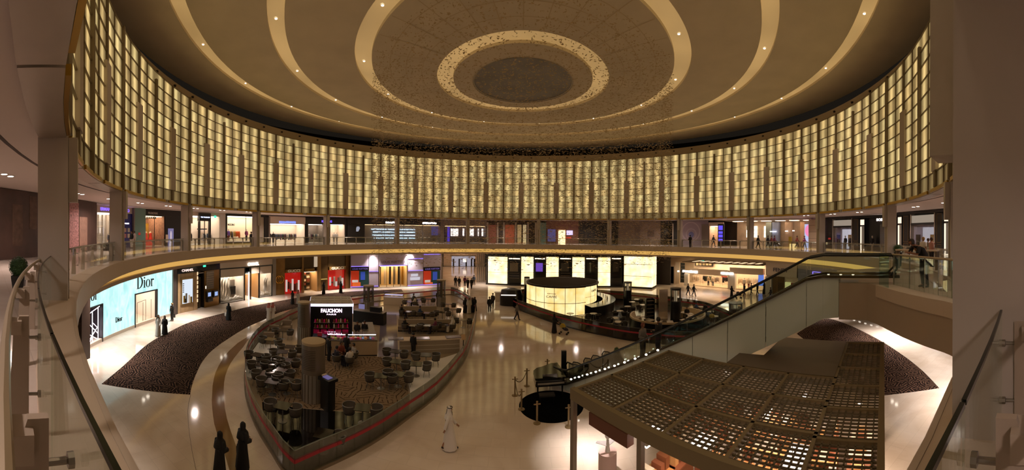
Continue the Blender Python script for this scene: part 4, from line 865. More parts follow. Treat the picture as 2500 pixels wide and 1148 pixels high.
for x0, x1 in ((1192, 1238), (1273, 1302), (1334, 1364), (1398, 1428), (1461, 1491)):
    zt = f.lz((x0+x1)/2, 627.5); z1 = f.lz((x0+x1)/2, 638); z2 = f.lz((x0+x1)/2, 666)
    for a, b in ((.25, z2-.04), (z2+.04, z1-.04), (z1+.04, zt)): f.abs('alabaster_panel', f.lx(x0), f.lx(x1), .1, .45, a, b, ALA)
for i, (x0, x1) in enumerate(((1239, 1272), (1303, 1333), (1365, 1397), (1429, 1460), (1492, 1520))):
    f.rect('bay_light', x0+3, 631, x1-3, 633.5, .3, .48, E('bay_lamp', '#fff0d0', 2.0)); f.rect('glass_bay', x0, 640, x1, 690, .3, .32, SHOPGLASS); f.rect('bay_transom', x0, 635, x1, 640, .2, .4, CHAR)
    f.rect('bay_panel', x0+5, 643, x1-8, 664, .4, .48, (M('bay_ivory', '#a89884', .5), E('bay_violet', '#8a5ae0', .7), M('bay_grey', '#6a625c', .4), M('bay_brown', '#4a4038', .4), M('bay_brown', '#4a4038', .4))[i])
    for j in range(3): f.rect('bay_shelf', x0+4, 667+j*6, x1-5, 669+j*6, .35, .45, GREYP if i in (0, 2) else CHAR)
f = Front('alabaster_block', 'tall glowing white alabaster corner block of the far pavilion shop', 1522, 1596, 30.4, 0, 'lit wall'); zt = f.lz(1560, 627)
a, b = f.lx(1524), f.lx(1592); f.abs('core', a+.1, b-.1, .2, 2.8, 0, 5.1, CHAR)
for z0, z1 in ((.3, f.lz(1558, 675)-.04), (f.lz(1558, 675)+.04, f.lz(1558, 646)-.04), (f.lz(1558, 646)+.04, zt)):
    for k in range(2): f.abs('alabaster_panel', a+(b-a)*k/2+.01, a+(b-a)*(k+1)/2-.01, 0, .15, z0, z1, ALA)
    f.abs('alabaster_panel', b-.1, b+.02, .2, 2.8, z0, z1, ALA)
f.abs('base', a, b, -.02, 2.8, 0, .3, CHAR); f.abs('cap', a, b, 0, 2.8, zt, zt+.2, CHAR)
# deep cream hall with the white boutique at the right
f = Front('wall_boutique', 'x', 1618, 1880, 41, 0); HALLW = M('hall_cream_wall', '#d8c4a8', .6)
f.t['kind'] = 'structure'; del f.t['label']; del f.t['category']
f.abs('wall_panel', -f.w/2-3, f.w/2+2, 1.0, 1.3, 0, 5.6, HALLW)
hp = f.world(1750); m = MB(); L0, L1 = f.world(1600, 1.2), f.world(1890, 1.2); N0, N1 = pol(onring(1620, 36.8), 36.8), pol(onring(1890, 36.8), 36.8)
m.prism([(N0.x, N0.y), (N1.x, N1.y), (L1.x, L1.y), (L0.x, L0.y)], 5.5, 5.6); struct(m.build('ceiling_hall', PLASTERW))
f = Front('dark_door', 'tall dark glazed door in the cream wall left of the white boutique', 1630, 1648, 38, 0, 'door'); f.rect('leaf', 1632, 651, 1646, 698, 0, .1, M('dark_glass', '#0e0c0b', .08)); f.rect('door_case', 1629, 647, 1649, 651, -.1, .15, HALLW); f.rect('door_case', 1629, 651, 1632, 700, -.1, .15, HALLW); f.rect('door_case', 1646, 651, 1649, 700, -.1, .15, HALLW); f.rect('reveal_wall', 1614, 640, 1629, 700, .0, .2, HALLW); f.rect('reveal_wall', 1649, 640, 1660, 702, .0, .2, HALLW)
f = Front('wall_shelf', 'narrow dark wall shelf with a bright wall lamp left of the white boutique', 1655, 1675, 37.5, 0, 'shelf'); f.rect('back', 1662, 642, 1672, 690, 0, .15, CHAR)
for i in range(5): f.rect('shelf_board', 1662, 648+i*8, 1672, 649+i*8, -.2, 0, GREYP)
f.rect('wall_lamp', 1656, 660.5, 1659.5, 664, -.3, -.05, E('wall_lamp_glow', '#fff0d8', 6))
f = Front('boutique', 'open white boutique with a slatted light ceiling, racks and glowing signs', 1668, 1866, 37.2, 0)
f.abs('back_wall', f.lx(1672), f.lx(1862), 3.2, 3.35, 0, 4.0, CREAM); f.abs('boutique_floor', f.lx(1672), f.lx(1862), .0, 3.2, .0, .12, M('boutique_floor', '#dcc8ac', .25))
f.abs('canopy', f.lx(1670), f.lx(1865), -.6, 3.3, 4.0, 4.15, M('canopy_taupe', '#8a7458', .7)); f.rect('fascia', 1690, 657, 1785, 671, -.65, -.5, CREAM); f.rect('fascia', 1786, 654, 1866, 669, -.65, -.5, CREAM)
for i in range(7): f.abs('canopy_light', f.lx(1680+i*26), f.lx(1692+i*26), .0, 2.8, 3.95, 4.0, E('canopy_lamp', '#ffdcae', 16))
for i in range(9): f.abs('canopy_top_light', f.lx(1690+i*19), f.lx(1699+i*19), .0+.2*(i % 3), 2.6, 4.15, 4.19, E('canopy_top_lamp', '#ffdcae', 1.2))
f.scribble(1672, 1709, 662.5, 6, E('sign_hot_white', '#fff4e8', 6), 11, -.7); f.scribble(1765, 1796, 667, 6, E('sign_hot_white', '#fff4e8', 6), 9, -.7)
f.rect('white_column', 1780, 660, 1797, 714, -.4, .3, WHITE); f.rect('white_column', 1674, 668, 1683, 710, -.4, .2, WHITE); f.rect('shop_screen', 1847, 672, 1860, 700, 1.0, 1.1, E('screen_sky', '#5a80e0', .9)); f.rect('pink_wall', 1846, 658, 1862, 672, 1.0, 1.1, M('pink_wall', '#d8a898', .6)); f.rect('red_garment_panel', 1745, 670, 1758, 682, 2.8, 3.0, M('red_cloth', '#a8281c', .7))
for i, (x, n_, c) in enumerate(((1692, 8, 'white and cream'), (1716, 9, 'dark green'), (1740, 8, 'grey'), (1765, 9, 'black'), (1808, 8, 'pale'), (1832, 7, 'white'))):
    mats = {'white and cream': [WHITE, CREAM, BEIGE], 'dark green': [CLOTHES[7], CLOTHES[4]], 'grey': [CLOTHES[5], CLOTHES[2]], 'black': [CLOTHES[4], CLOTHES[0]], 'pale': [BEIGE, CREAM], 'white': [WHITE, CLOTHES[2]]}[c]
    clothes_rack(f.world(x, 1.2+.5*(i % 2))+Vector((0, 0, .12)), f.rz, 1.7, n_, 'rack of %s clothes in the open white boutique' % c, 20+i, 1.6, mats)
for i, x in enumerate((1727, 1738, 1815, 1826)): mannequin(f.world(x, .5)+Vector((0, 0, .12)), f.rz, (BEIGE, CREAM, WHITE, CLOTHES[2])[i], CLOTHES[(i*3) % 8], ('first', 'second', 'third', 'fourth')[i]+' mannequin from left at the open front of the white boutique')
f = Front('high_window', 'dark high window strip with an exit sign above the white boutique', 1694, 1744, 39.5, 0, 'window'); f.rect('dark_strip', 1697, 637, 1742, 650, -.05, .1, CHAR); f.rect('exit_sign', 1712, 636, 1720, 640, -.15, -.06, E('exit_green', '#3fd8b4', 1.6))
for i in range(5): f.rect('pane', 1700+i*8, 641, 1706+i*8, 648, -.08, -.05, M('pane_beige', '#8a7a5c', .3))
f = Front('shopfront', 'cream corner shop with dull violet letters and a bronze door behind the escalator', 1868, 1945, 32.6, 0)
f.abs('wall', -f.w/2, f.w/2, .4, .6, 0, 5.46, CREAM); f.rect('head_panel', 1869, 638, 1945, 676, .1, .4, CREAM); f.sign('FENDI', 1888, 1921, 660, 9, M('sign_mauve_dark', '#4a4058', .4), d=.02, bold=.004)
f.rect('white_pier', 1868, 676, 1883, 722, .1, .4, WHITE); f.rect('bronze_door', 1885, 676, 1912, 728, .2, .4, M('bronze_door', '#5a4018', .3, .4)); f.rect('dark_door_edge', 1898, 690, 1912, 730, .15, .2, BRZD)
for i in range(3): f.rect('lit_shelf_window', 1915, 690+i*10, 1928, 699+i*10, .2, .38, E('shelf_yellow', '#e8d890', .7))
f.rect('red_goods', 1930, 692, 1935, 712, .15, .3, M('goods_red', '#a83018', .6))
f = Front('shopfront', 'grey shop wall with a violet framed window behind the escalator glass', 1946, 2052, 32, 0); f.abs('wall', -f.w/2, f.w/2, .2, .4, 0, 5.46, M('blue_grey_wall', '#7c7880', .5))
for a in ((1982, 664, 2002, 665.5), (1982, 665, 1983.5, 684)): f.rect('violet_frame', *a, .1, .2, VL)
f = Front('shopfront', 'black glazed shop base with glinting lights under the right gallery', 2053, 2165, RG, 0); f.abs('wall', -f.w/2, f.w/2, .2, .4, 0, 5.46, M('night_glass', '#15120f', .1)); f.abs('plinth', -f.w/2, f.w/2, .0, .2, 0, .3, CHAR)
for i in range(8): f.abs('floor_light', -f.w/2+f.w*(i+.3)/8, -f.w/2+f.w*(i+.6)/8, .1, .18, .4, .5, E('glint', '#fff0e0', 3))
f = Front('shopfront', 'black glazed shop beside the near right column under the gallery', 2166, 2290, RG, 0); f.abs('wall', -f.w/2, f.w/2, .2, .4, 0, 5.46, M('night_glass', '#15120f', .1)); f.abs('plinth', -f.w/2, f.w/2, .0, .2, 0, .3, CHAR)
for i in range(9): f.abs('floor_light', -f.w/2+f.w*(i+.3)/9, -f.w/2+f.w*(i+.6)/9, .1, .18, .4, .5, E('glint', '#fff0e0', 3))
# lamps under the gallery
for k in range(30):
    a = A0+2*PI/30*(k+.5)
    if abs(((a+PI) % (2*PI))-PI) > 2.75: continue
    px = XC+FPX*math.atan2(pol(a, 29.6).x, pol(a, 29.6).y)
    pw = 270 if px < 1100 and k % 2 == 0 else (420 if px > 1900 and k % 2 else (130 if k % 3 == 1 else 0))
    ceiling_pair(a, 29.8, 5.5, 'pair of round recessed lamps in the ceiling below the gallery', 'lamps below the gallery', pw, '#fff2ec', 95)
# ================================================================ THE GROUND FLOOR OF THE ATRIUM
def smooth_closed(P, k=4):             # closed Catmull-Rom through ground points
    o = []; n = len(P)
    for i in range(n):
        a, b, c, d = P[i-1], P[i], P[(i+1) % n], P[(i+2) % n]
        for j in range(k):
            t = j/k; o.append(.5*((2*b)+(c-a)*t+(2*a-5*b+4*c-d)*t*t+(3*b-a-3*c+d)*t**3))
    return o
def smooth_open(P, k=4):
    o = []; n = len(P)
    for i in range(n-1):
        a, b, c, d = P[max(i-1, 0)], P[i], P[i+1], P[min(i+2, n-1)]
        for j in range(k):
            t = j/k; o.append(.5*((2*b)+(c-a)*t+(2*a-5*b+4*c-d)*t*t+(3*b-a-3*c+d)*t**3))
    return o+[P[-1]]
def carpet_mat(name, base, line, scale):
    m = bpy.data.materials.new(name); m.use_nodes = True; nt = m.node_tree; b = nt.nodes['Principled BSDF']; N = nt.nodes.new; L = nt.links.new
    tc = N('ShaderNodeTexCoord'); nz = N('ShaderNodeTexNoise'); nz.inputs['Scale'].default_value = scale*.35; L(tc.outputs['Object'], nz.inputs[0])
    # sprigs of thin leaves: rotated line waves inside voronoi cells
    vo = N('ShaderNodeTexVoronoi'); vo.inputs['Scale'].default_value = scale*.55; L(tc.outputs['Object'], vo.inputs['Vector'])
    sep = N('ShaderNodeSeparateColor'); L(vo.outputs['Color'], sep.inputs[0])
    rot = N('ShaderNodeVectorRotate'); rot.rotation_type = 'Z_AXIS'; ml = N('ShaderNodeMath'); ml.operation = 'MULTIPLY'; ml.inputs[1].default_value = 6.28; L(sep.outputs[0], ml.inputs[0]); L(ml.outputs[0], rot.inputs['Angle']); L(tc.outputs['Object'], rot.inputs['Vector'])
    wv = N('ShaderNodeTexWave'); wv.inputs['Scale'].default_value = scale*.42; wv.inputs['Distortion'].default_value = 2.2; wv.inputs['Detail'].default_value = 1.5; wv.inputs['Detail Scale'].default_value = .8; L(rot.outputs[0], wv.inputs['Vector'])
    cr = N('ShaderNodeValToRGB'); cr.color_ramp.elements[0].position = .85; cr.color_ramp.elements[1].position = .95; cr.color_ramp.elements[0].color = (*lin(base), 1); cr.color_ramp.elements[1].color = (*lin(line), 1)
    n2 = N('ShaderNodeTexNoise'); n2.inputs['Scale'].default_value = scale*1.3; n2.inputs['Detail'].default_value = 1; L(tc.outputs['Object'], n2.inputs[0])
    ms = N('ShaderNodeMapRange'); ms.inputs[1].default_value = .30; ms.inputs[2].default_value = .40; L(n2.outputs[0], ms.inputs[0]); mm = N('ShaderNodeMath'); mm.operation = 'MULTIPLY'; L(wv.outputs[0], mm.inputs[0]); L(ms.outputs[0], mm.inputs[1])
    L(mm.outputs[0], cr.inputs[0]); L(cr.outputs[0], b.inputs['Base Color']); b.inputs['Roughness'].default_value = .95; b.inputs['Specular IOR Level'].default_value = .1
    return m
CARPET = carpet_mat('leaf_carpet', '#221611', '#8c6e5a', 4.6)
def flat(name, P, z0, z1, mat): return MB().prism([(p.x, p.y) for p in P], z0, z1).build(name, mat)
outer = smooth_open([G(*p) for p in ((248,938),(300,895),(360,841),(413,811),(467,786),(538,767),(609,749),(700,732),(772,720),(864,711.6),(980,706.5))])
inner = smooth_open([G(*p) for p in ((984,712),(870,724),(790,737),(727,752),(683,763),(644,781),(602,800),(559,826),(520,854),(495,882),(477,918),(467,948),(464.5,964))])
tag(flat('carpet', outer+inner, .0, .012, CARPET), 'long crescent dark brown leaf-patterned carpet sweeping past the left shops', 'carpet')
R_ = [G(*p) for p in ((1945,815),(2010,779),(2065,791),(2140,827),(2200,865),(2250,904),(2293,948))]
tag(flat('carpet', smooth_open(R_)+[G(*p) for p in ((2225,958),(2157,966),(2100,962),(2030,900),(1990,850))], .0, .012, CARPET), 'dark brown leaf-patterned carpet wedge at the right behind the lattice roof', 'carpet')
# ---------------- glass barriers with a red stripe
BGL = glass('barrier_glass', (.88, .90, .87), .9); RED = M('red_stripe', '#a02230', .5); KERB = M('barrier_kerb', '#7a6850', .3)
EDGEG = M('glass_edge_grey', '#8a9088', .2)
def barrier(name, label, P, h, skip, stripe, kerbm, gm):
    t = thing(name, label, 'glass barrier'); n = len(P)
    for i in range(n):
        if i in skip: continue
        a, b = P[i], P[(i+1) % n]; d = b-a; L_ = d.length
        if L_ < .05: continue
        rz = math.atan2(d.y, d.x); c = (a+b)/2
        g = MB().box((c.x, c.y, h/2+.06), (L_-.01, .02, h-.06), rz).build('glass_panel', gm, t)
        MB().box((c.x, c.y, stripe), (L_-.01, .026, .13), rz).build('red_stripe', RED, g)
        MB().box((c.x, c.y, h+.006), (L_-.01, .024, .016), rz).build('glass_edge', EDGEG, g)
        MB().box((c.x, c.y, .05), (L_+.02, .12, .1), rz).build('kerb', kerbm, t)
    return t
C1 = [G(*p) for p in ((719,1178),(690,1148),(666,1109),(637,1063),(614,1014),(601,968),(598,934),(599,905),(607,872),(628,838),(655,815),(690,797),(727,777),(800,757),(914,737),(1000,729),(1066,722),(1100,720),(1118,726),(1137,738),(1156,755),(1161,777),(1153,819),(1140,868),(1117,906),(1066,968),(1003,1017),(937,1066),(866,1108),(780,1148))]
c1 = smooth_open(C1[:17], 2)[:-1]+smooth_open(C1[16:]+[C1[0]], 2)[:-1]
barrier('cafe_barrier', 'almond shaped glass barrier with a pinkish red stripe around the left cafe', c1, 1.1, (), .70, KERB, BGL)
def inset(P, k): c = sum(P, Vector((0, 0, 0)))/len(P); return [c+(p-c)*k for p in P]
CF = carpet_mat('flower_carpet', '#857058', '#3c3024', 3.0)
o = flat('cafe_floor', inset(c1, .995), .0, .01, M('cafe_marble', '#a8967e', .12, noise=.05, nscale=.5)); struct(o)
tag(flat('carpet', [G(*p) for p in ((640,981),(717,994),(860,1004),(1000,1007),(997,960),(985,893),(925,872),(795,872),(715,868),(690,880),(625,945))], .012, .022, CF), 'flower patterned beige carpet under the front tables of the left cafe', 'carpet')
tag(flat('dark_platform', [G(*p) for p in ((640,983),(717,996),(860,1007),(1001,1010),(937,1060),(866,1102),(790,1140),(722,1168),(694,1140),(670,1100),(645,1050)) ], .012, .024, M('gloss_black_floor', '#0d0a08', .06)), 'glossy black floor wedge filling the tip of the left cafe', 'platform')
tag(flat('white_platform', [G(*p) for p in ((612,930),(690,853),(655,826),(630,843),(609,873),(601,905),(600,925))], .01, .16, M('platform_white', '#eeeae6', .25)), 'raised white platform strip at the left edge of the left cafe', 'platform')
tag(flat('white_platform', [G(*p) for p in ((1003,1006),(1001,960),(990,896),(1080,880),(1135,862),(1112,905),(1062,965))], .01, .16, M('platform_white', '#eeeae6', .25)), 'raised white platform wedge at the right edge of the left cafe', 'platform')
tag(flat('walkway', [G(*p) for p in ((923,872),(972,872),(968,768),(930,768))], .012, .022, M('violet_grey_stone', '#6f6672', .08)), 'glossy violet-grey walkway beside the confectionery counter', 'walkway')
# ---------------- drum columns of the left cafe
DRUM = M('drum_taupe', '#6f6253', .4, .1); DRUMT = M('drum_top', '#a8926f', .5); SILV = M('drum_silver', '#a39a8c', .3, .4)
def drum(px, yb, yt, wpx, label, split=.5, lantern=False):
    p = G(px, yb); r = math.hypot(p.x, p.y); h = up(px, yb, yt); R = wpx/2/FPX*r; t = thing('drum_column', label, 'column', p)
    MB().lathe([(R*.97, .01), (R*.97, h*split)], n=32).build('fluted_shaft', SILV, t, smooth=40)
    for i in range(18):
        a = 2*PI*i/18; MB().box((R*.985*math.cos(a), R*.985*math.sin(a), h*split/2), (.03, .05, h*split-.04), a).build('flute', DRUM, t)
    if lantern:
        MB().lathe([(R*.9, h*split), (R*.9, h*.96)], n=32, cap=False).build('lantern_glass', glass('lantern_glass', (.6, .58, .54), .8), t, smooth=40); MB().lathe([(R*.25, h*split), (R*.25, h*.95)], n=12).build('inner_post', SILV, t)
        for i in range(4): a = PI/2*i+.5; MB().box((R*.93*math.cos(a), R*.93*math.sin(a), h*(split+1)/2), (.05, .05, h*(1-split))).build('lantern_bar', DRUM, t)
    else:
        MB().lathe([(R, h*split), (R, h-.12)], n=40).build('upper_drum', DRUM, t, smooth=40)
        for i in range(12): z = h*split+.25+(h-h*split-.55)*i/12; MB().lathe([(R+.006, z), (R+.006, z+.02)], n=40, a0=-2.4, a1=-.8, cap=False).build('grille_slot', CHAR, t)
    MB().lathe([(R*1.02, h-.12), (R*1.02, h), (R*.9, h+.01), (0, h+.01)], n=40, cap=False).build('top_cap', DRUMT, t, smooth=30)
    return t
drum(764.5, 975, 832, 58, 'fat taupe drum column with a slotted grille in the front of the left cafe', .48)
drum(742, 845, 737, 32, 'drum column left of the black confectionery tower', .45)
drum(899.5, 765, 697, 26, 'grey lantern-topped drum column right behind the confectionery tower', .42, True)
drum(1077, 748, 683, 22, 'far lantern-topped drum column at the back end of the left cafe', .35, True)
# black reception lectern
p = G(800, 999); t = thing('lectern', 'tall black lectern with a glowing tablet in front of the taupe drum column', 'lectern', p, -.3)
hh = up(794, 990, 915); MBX((-.3, .3, -.22, .22, 0, hh-.15)).build('body', BLACK, t); MBX((-.42, .42, -.3, .3, hh-.15, hh)).build('desk_top', BLACK, t)
o = MBX((-.2, .22, -.18, .12, hh, hh+.03)).build('tablet', E('tablet_violet', '#9a8cd8', .35), t); MBX((-.36, -.24, -.1, .15, hh, hh+.05)).build('menu_stack', CREAM, t)
# ---------------- confectionery kiosk
p0, p1 = G(757, 834), G(860, 834); d = (p1-p0); Wd = d.length; rz = math.atan2(d.y, d.x); t = thing('confectionery_tower', 'black tower kiosk with a white glowing roof band, logo and pink boxes on its shelves', 'kiosk', (p0+p1)/2, rz)
r_ = math.hypot((p0+p1).x/2, (p0+p1).y/2); H_ = up(808, 834, 742)
MBX((-Wd/2, Wd/2, 0, 2.9, 0, H_-.2)).build('black_body', BLACK, t); MBX((-Wd/2-.08, Wd/2+.08, -.08, 2.98, H_-.2, H_)).build('light_band', E('band_white', '#f0e8ff', 1.8), t)
MBX((-Wd/2-.05, Wd/2+.05, -.05, 2.95, H_, H_+.06)).build('roof_panel', M('roof_pale', '#b9ab98', .5), t)
for i in range(6): MBX((-Wd/2+Wd*(i+.5)/6-.03, -Wd/2+Wd*(i+.5)/6+.03, 0, 2.9, H_+.06, H_+.09)).build('roof_rib', STEEL, t)
for i in range(4): MBX((-Wd/2, Wd/2, .35+i*.7, .41+i*.7, H_+.06, H_+.09)).build('roof_rib', STEEL, t)
MBX((Wd/2, Wd/2+.06, .1, 2.7, H_-.8, H_-.2)).build('side_light', E('band_white', '#f0e8ff', 1.8), t)
LOGO = E('logo_pink_white', '#ffd8f4', 3.2)
lettering('FAUCHON', .4, LOGO, (0, -.03, H_-.55), t, 'logo_lettering', Wd*.5, bold=.015); lettering('PARIS', .16, LOGO, (0, -.03, H_-.84), t, 'logo_lettering', Wd*.22)
PINK = M('fuchsia_box', '#e81c80', .5)
base = Matrix.Translation((p0+p1)/2) @ Matrix.Rotation(rz, 4, 'Z'); SHN = ('upper', 'lower')
for si, side in enumerate((-1, 1)):
    for j, z in enumerate((1.58, 1.16)):
        MBX((side*Wd*.22-Wd*.19, side*Wd*.22+Wd*.19, -.28, 0, z-.03, z)).build('shelf', GREYP, t)
        for i in range(7):
            o = MB().lathe([(.07, 0), (.07, .16+.05*((i+j) % 2)), (.045, .2+.05*((i+j) % 2)), (.05, .24+.05*((i+j) % 2)), (0, .25+.05*((i+j) % 2))], n=10).build('jar', (PINK, CLOTHES[1], WHITE, GOLD)[(i*3+j+si) % 4])
            o.matrix_world = base @ Matrix.Translation((side*Wd*.22+(-3+i)*Wd*.052, -.15, z)); tag(o, 'small jar on the %s %s shelf of the black confectionery tower' % (SHN[j], ('left', 'right')[si]), 'jar', 'jars on the %s %s tower shelf' % (SHN[j], ('left', 'right')[si]))
for i in range(5): MBX((-Wd*.42+i*Wd*.17, -Wd*.42+i*Wd*.17+Wd*.14, -.25, -.02, .62, 1.02)).build('pink_drawer', PINK, t)
# L shaped counter with pastry display
q0, q1 = G(762, 868), G(921, 870); d = q1-q0; Wd = d.length; rz2 = math.atan2(d.y, d.x); t = thing('pastry_counter', 'long cream counter with a glass pastry display in front of the black tower', 'counter', (q0+q1)/2, rz2)
MBX((-Wd/2+1.0, Wd/2, 0, .9, .1, 1.05)).build('cream_front', M('counter_cream', '#b9a183', .4), t); MBX((-Wd/2+1.0, Wd/2, .05, .9, 0, .1)).build('toe_kick', CHAR, t); MBX((-Wd/2+1.0, Wd/2, 0, .9, 1.05, 1.12)).build('counter_top', STEEL, t)
MBX((-Wd/2, -Wd/2+1.0, 0, .9, 0, 1.3)).build('black_end', BLACK, t); MBX((Wd/2-.9, Wd/2, .9, 5.0, 0, 1.05)).build('side_run', CREAM, t); MBX((Wd/2-.9, Wd/2, .9, 5.0, 1.05, 1.1)).build('side_top', STEEL, t)
MBX((-Wd/2+1.05, Wd/2-.05, .05, .08, 1.12, 1.5)).build('display_glass', SHOPGLASS, t); MBX((-Wd/2+1.05, Wd/2-.05, .08, .8, 1.5, 1.52)).build('display_glass', SHOPGLASS, t); MBX((-Wd/2+1.1, Wd/2-.1, .1, .14, 1.47, 1.5)).build('display_light', E('display_strip', '#ffeef8', 7), t)
cr_ = random.Random(11)
pc = [M('cake_%d' % i, c, .6) for i, c in enumerate(('#d8a05a', '#c0304a', '#e8d8c0', '#6a3a24', '#e07a9a', '#8ab0d8', '#b8c060'))]
base = Matrix.Translation((q0+q1)/2) @ Matrix.Rotation(rz2, 4, 'Z')
for i in range(36):
    x = -Wd/2+1.2+(Wd-1.4)*(i//2+.5)/18; y = .28+.28*(i % 2); m = MB()
    if i % 3 == 0: m.lathe([(.10, 0), (.10, .07), (.07, .1), (0, .11)], n=12)
    elif i % 3 == 1: m.bb(-.1, .1, -.07, .07, 0, .1); m.bb(-.06, .06, -.04, .04, .1, .14)
    else: m.ell((0, 0, .05), .1, .08, .06, 10, 6)
    o = m.build('pastry', pc[cr_.randrange(7)]); o.matrix_world = base @ Matrix.Translation((x, y, 1.12)); tag(o, 'small cake or pastry in the glass display of the long cream counter', 'pastry', 'pastries in the counter display')
for i in range(5):
    o = MBX((-.16, .16, -.12, .12, 0, .22+.1*(i % 2))).build('gift_box', PINK if i % 2 else pc[1]); o.matrix_world = base @ Matrix.Translation((-Wd/2+.5+.45*i, .95 if i else .4, 1.3 if i == 0 else 1.12)); o.matrix_world.translation.z = (1.3 if i == 0 else 1.12)
    tag(o, ('red gift box on the black end block of the counter' if i == 0 else '%s gift box from left behind the counter display' % ('', 'first', 'second', 'third', 'fourth')[i]), 'box')
# ---------------- café furniture
SHELL = M('chair_shell', '#544c42', .5); SHELLD = M('chair_shell_dark', '#2e2822', .5); LEGM = M('chair_leg', '#8a8884', .35, .7); TOPB = M('table_black', '#15110f', .12); TOPW = M('table_white', '#cfc4b4', .3); CUSH = M('seat_cushion', '#201a16', .8)
def make_chair(shell, label):
    t = thing('tub_chair', label, 'chair', (0, 0, 0), 0, 'tub chairs of the left cafe')
    MB().lathe([(.20, .40), (.27, .46), (.31, .62), (.33, .80), (.315, .80), (.29, .62), (.25, .47), (.18, .43)], n=18, a0=-.25*PI, a1=1.25*PI, cap=False).build('shell', shell, t, smooth=50)
    MB().lathe([(0, .40), (.25, .40), (.26, .46), (.2, .49), (0, .5)], n=18, cap=False).build('seat_cushion', CUSH, t, smooth=50)
    for a in (.25, .75, 1.25, 1.75): MB().tube([(.16*math.cos(a*PI), .16*math.sin(a*PI), .42), (.25*math.cos(a*PI), .25*math.sin(a*PI), 0)], .013, 6).build('leg', LEGM, t)
    MB().tube([(.325*math.cos(PI*(-.25+1.5*i/14)), .325*math.sin(PI*(-.25+1.5*i/14)), .81) for i in range(15)], .012, 6).build('rim', LEGM, t)
    return t
def make_table(mat, label, w_=.7, round_=False):
    t = thing('cafe_table', label, 'table', (0, 0, 0), 0, 'cafe tables')
    if round_: MB().lathe([(w_/2, .70), (w_/2, .73)], n=24).build('table_top', mat, t, smooth=30)
    else: MBX((-w_/2, w_/2, -w_/2, w_/2, .70, .73)).build('table_top', mat, t)
    MB().cyl((0, 0, .02), .03, .68, 10).build('pedestal', LEGM, t); MB().lathe([(.22, 0), (.22, .015), (.03, .03)], n=18).build('base', LEGM, t); return t
ch0 = make_chair(SHELL, 'x'); tb0 = make_table(TOPB, 'x'); tbw = make_table(TOPW, 'x', .75, True); used = set()
def place(proto, p, rz, label, group, z=0.):
    if proto.name not in used: used.add(proto.name); o = proto; for_tree(o)
    else: o = dup(proto, p, rz)
    o.location = (p.x, p.y, z); o.rotation_euler = (0, 0, rz); o['label'] = label; o['group'] = group; return o
def setting(px, py, nch, where, rz=0., tbl=None, z=0., gap=.62):
    p = G(px, py); place(tbl or tb0, p, rz, 'cafe table '+where, 'cafe tables', z)
    for i in range(nch):
        a = rz+2*PI*i/nch+PI/4*(nch == 4); q = p+Vector((math.cos(a), math.sin(a), 0))*gap
        place(ch0, q, a+PI/2+PI, 'tub chair '+where, 'tub chairs '+where, z)
for s in ((628, 900, 2, 'on the left white platform nearest the glass', .3, None, .16), (660, 858, 2, 'on the left white platform farther back', .3, None, .16), (690, 828, 2, 'behind the left white platform', .4, None, 0),
          (660, 905, 2, 'by the black riser, left front of the cafe', .5, None, 0), (690, 885, 2, 'second row left of the taupe drum', .5, None, 0), (708, 872, 2, 'third row left of the taupe drum', .5, None, 0),
          (652, 945, 2, 'left front corner of the flower carpet', .5, None, .02), (684, 936, 3, 'left of the taupe drum on the flower carpet', .2, None, .02), (640, 918, 2, 'on the far left row by the riser', .6, None, .0), (672, 918, 2, 'in the second row by the riser', .5, None, .0), (698, 908, 2, 'just left of the taupe drum', .4, None, .0), (665, 965, 2, 'front row at the far left of the carpet', .4, None, .02), (700, 962, 2, 'front left on the flower carpet', .1, None, .02), (843, 893, 4, 'with seated guests right of the taupe drum', .2, None, .02),
          (965, 885, 2, 'at the back of the right chair rows', 0, None, .02), (968, 912, 2, 'in the middle of the right chair rows', 0, None, .02), (972, 945, 2, 'at the front of the right chair rows', 0, None, .02), (930, 950, 2, 'on the flower carpet before the right chair rows', .3, None, .02),
          (1040, 900, 2, 'on the right white platform farther back', .2, None, .16), (1016, 925, 2, 'on the right white platform nearest', .2, None, .16), (690, 1030, 2, 'on the black floor at the left glass', .3, None, .024), (885, 1035, 2, 'on the black floor at the right glass', .3, None, .024), (790, 1105, 1, 'alone on the black floor near the tip', .3, None, .024),
          (1000, 752, 2, 'far back left of the rear tables', 0, None, 0), (1022, 746, 2, 'far back middle of the rear tables', 0, None, 0), (1045, 745, 2, 'far back right of the rear tables', 0, None, 0), (1094, 758, 2, 'at the far right end of the left cafe', 0, None, 0), (1105, 772, 2, 'near the right glass, far end of the cafe', 0, None, 0),
          (995, 778, 2, 'left in front of the rear bench', 0, None, 0), (1040, 782, 2, 'right in front of the rear bench', 0, None, 0), (1080, 780, 2, 'right end in front of the rear bench', 0, None, 0), (1005, 815, 2, 'left in front of the middle bench', 0, None, 0), (1045, 815, 2, 'centre in front of the middle bench', 0, None, 0), (1088, 812, 2, 'right in front of the middle bench', 0, None, 0), (1130, 800, 2, 'beside the right glass by the middle bench', 0, None, 0)):
    setting(*s)
SOFA = M('bench_taupe', '#8c7a64', .7)
def bench(x0, x1, y, label, hb=.95):
    a, b = G(x0, y), G(x1, y); d = b-a; L_ = d.length; t = thing('bench', label, 'bench', (a+b)/2, math.atan2(d.y, d.x))
    MBX((-L_/2, L_/2, -.55, 0, .12, .45)).build('seat', SOFA, t); MBX((-L_/2, L_/2, 0, .16, .05, hb)).build('backrest', M('bench_cream', '#a8967c', .6), t); MBX((-L_/2, L_/2, -.5, .1, 0, .12)).build('plinth', CHAR, t); return t
bench(975, 1066, 770, 'rear long cream-backed bench of the left cafe'); bench(972, 1105, 806, 'middle long cream-backed bench of the left cafe')
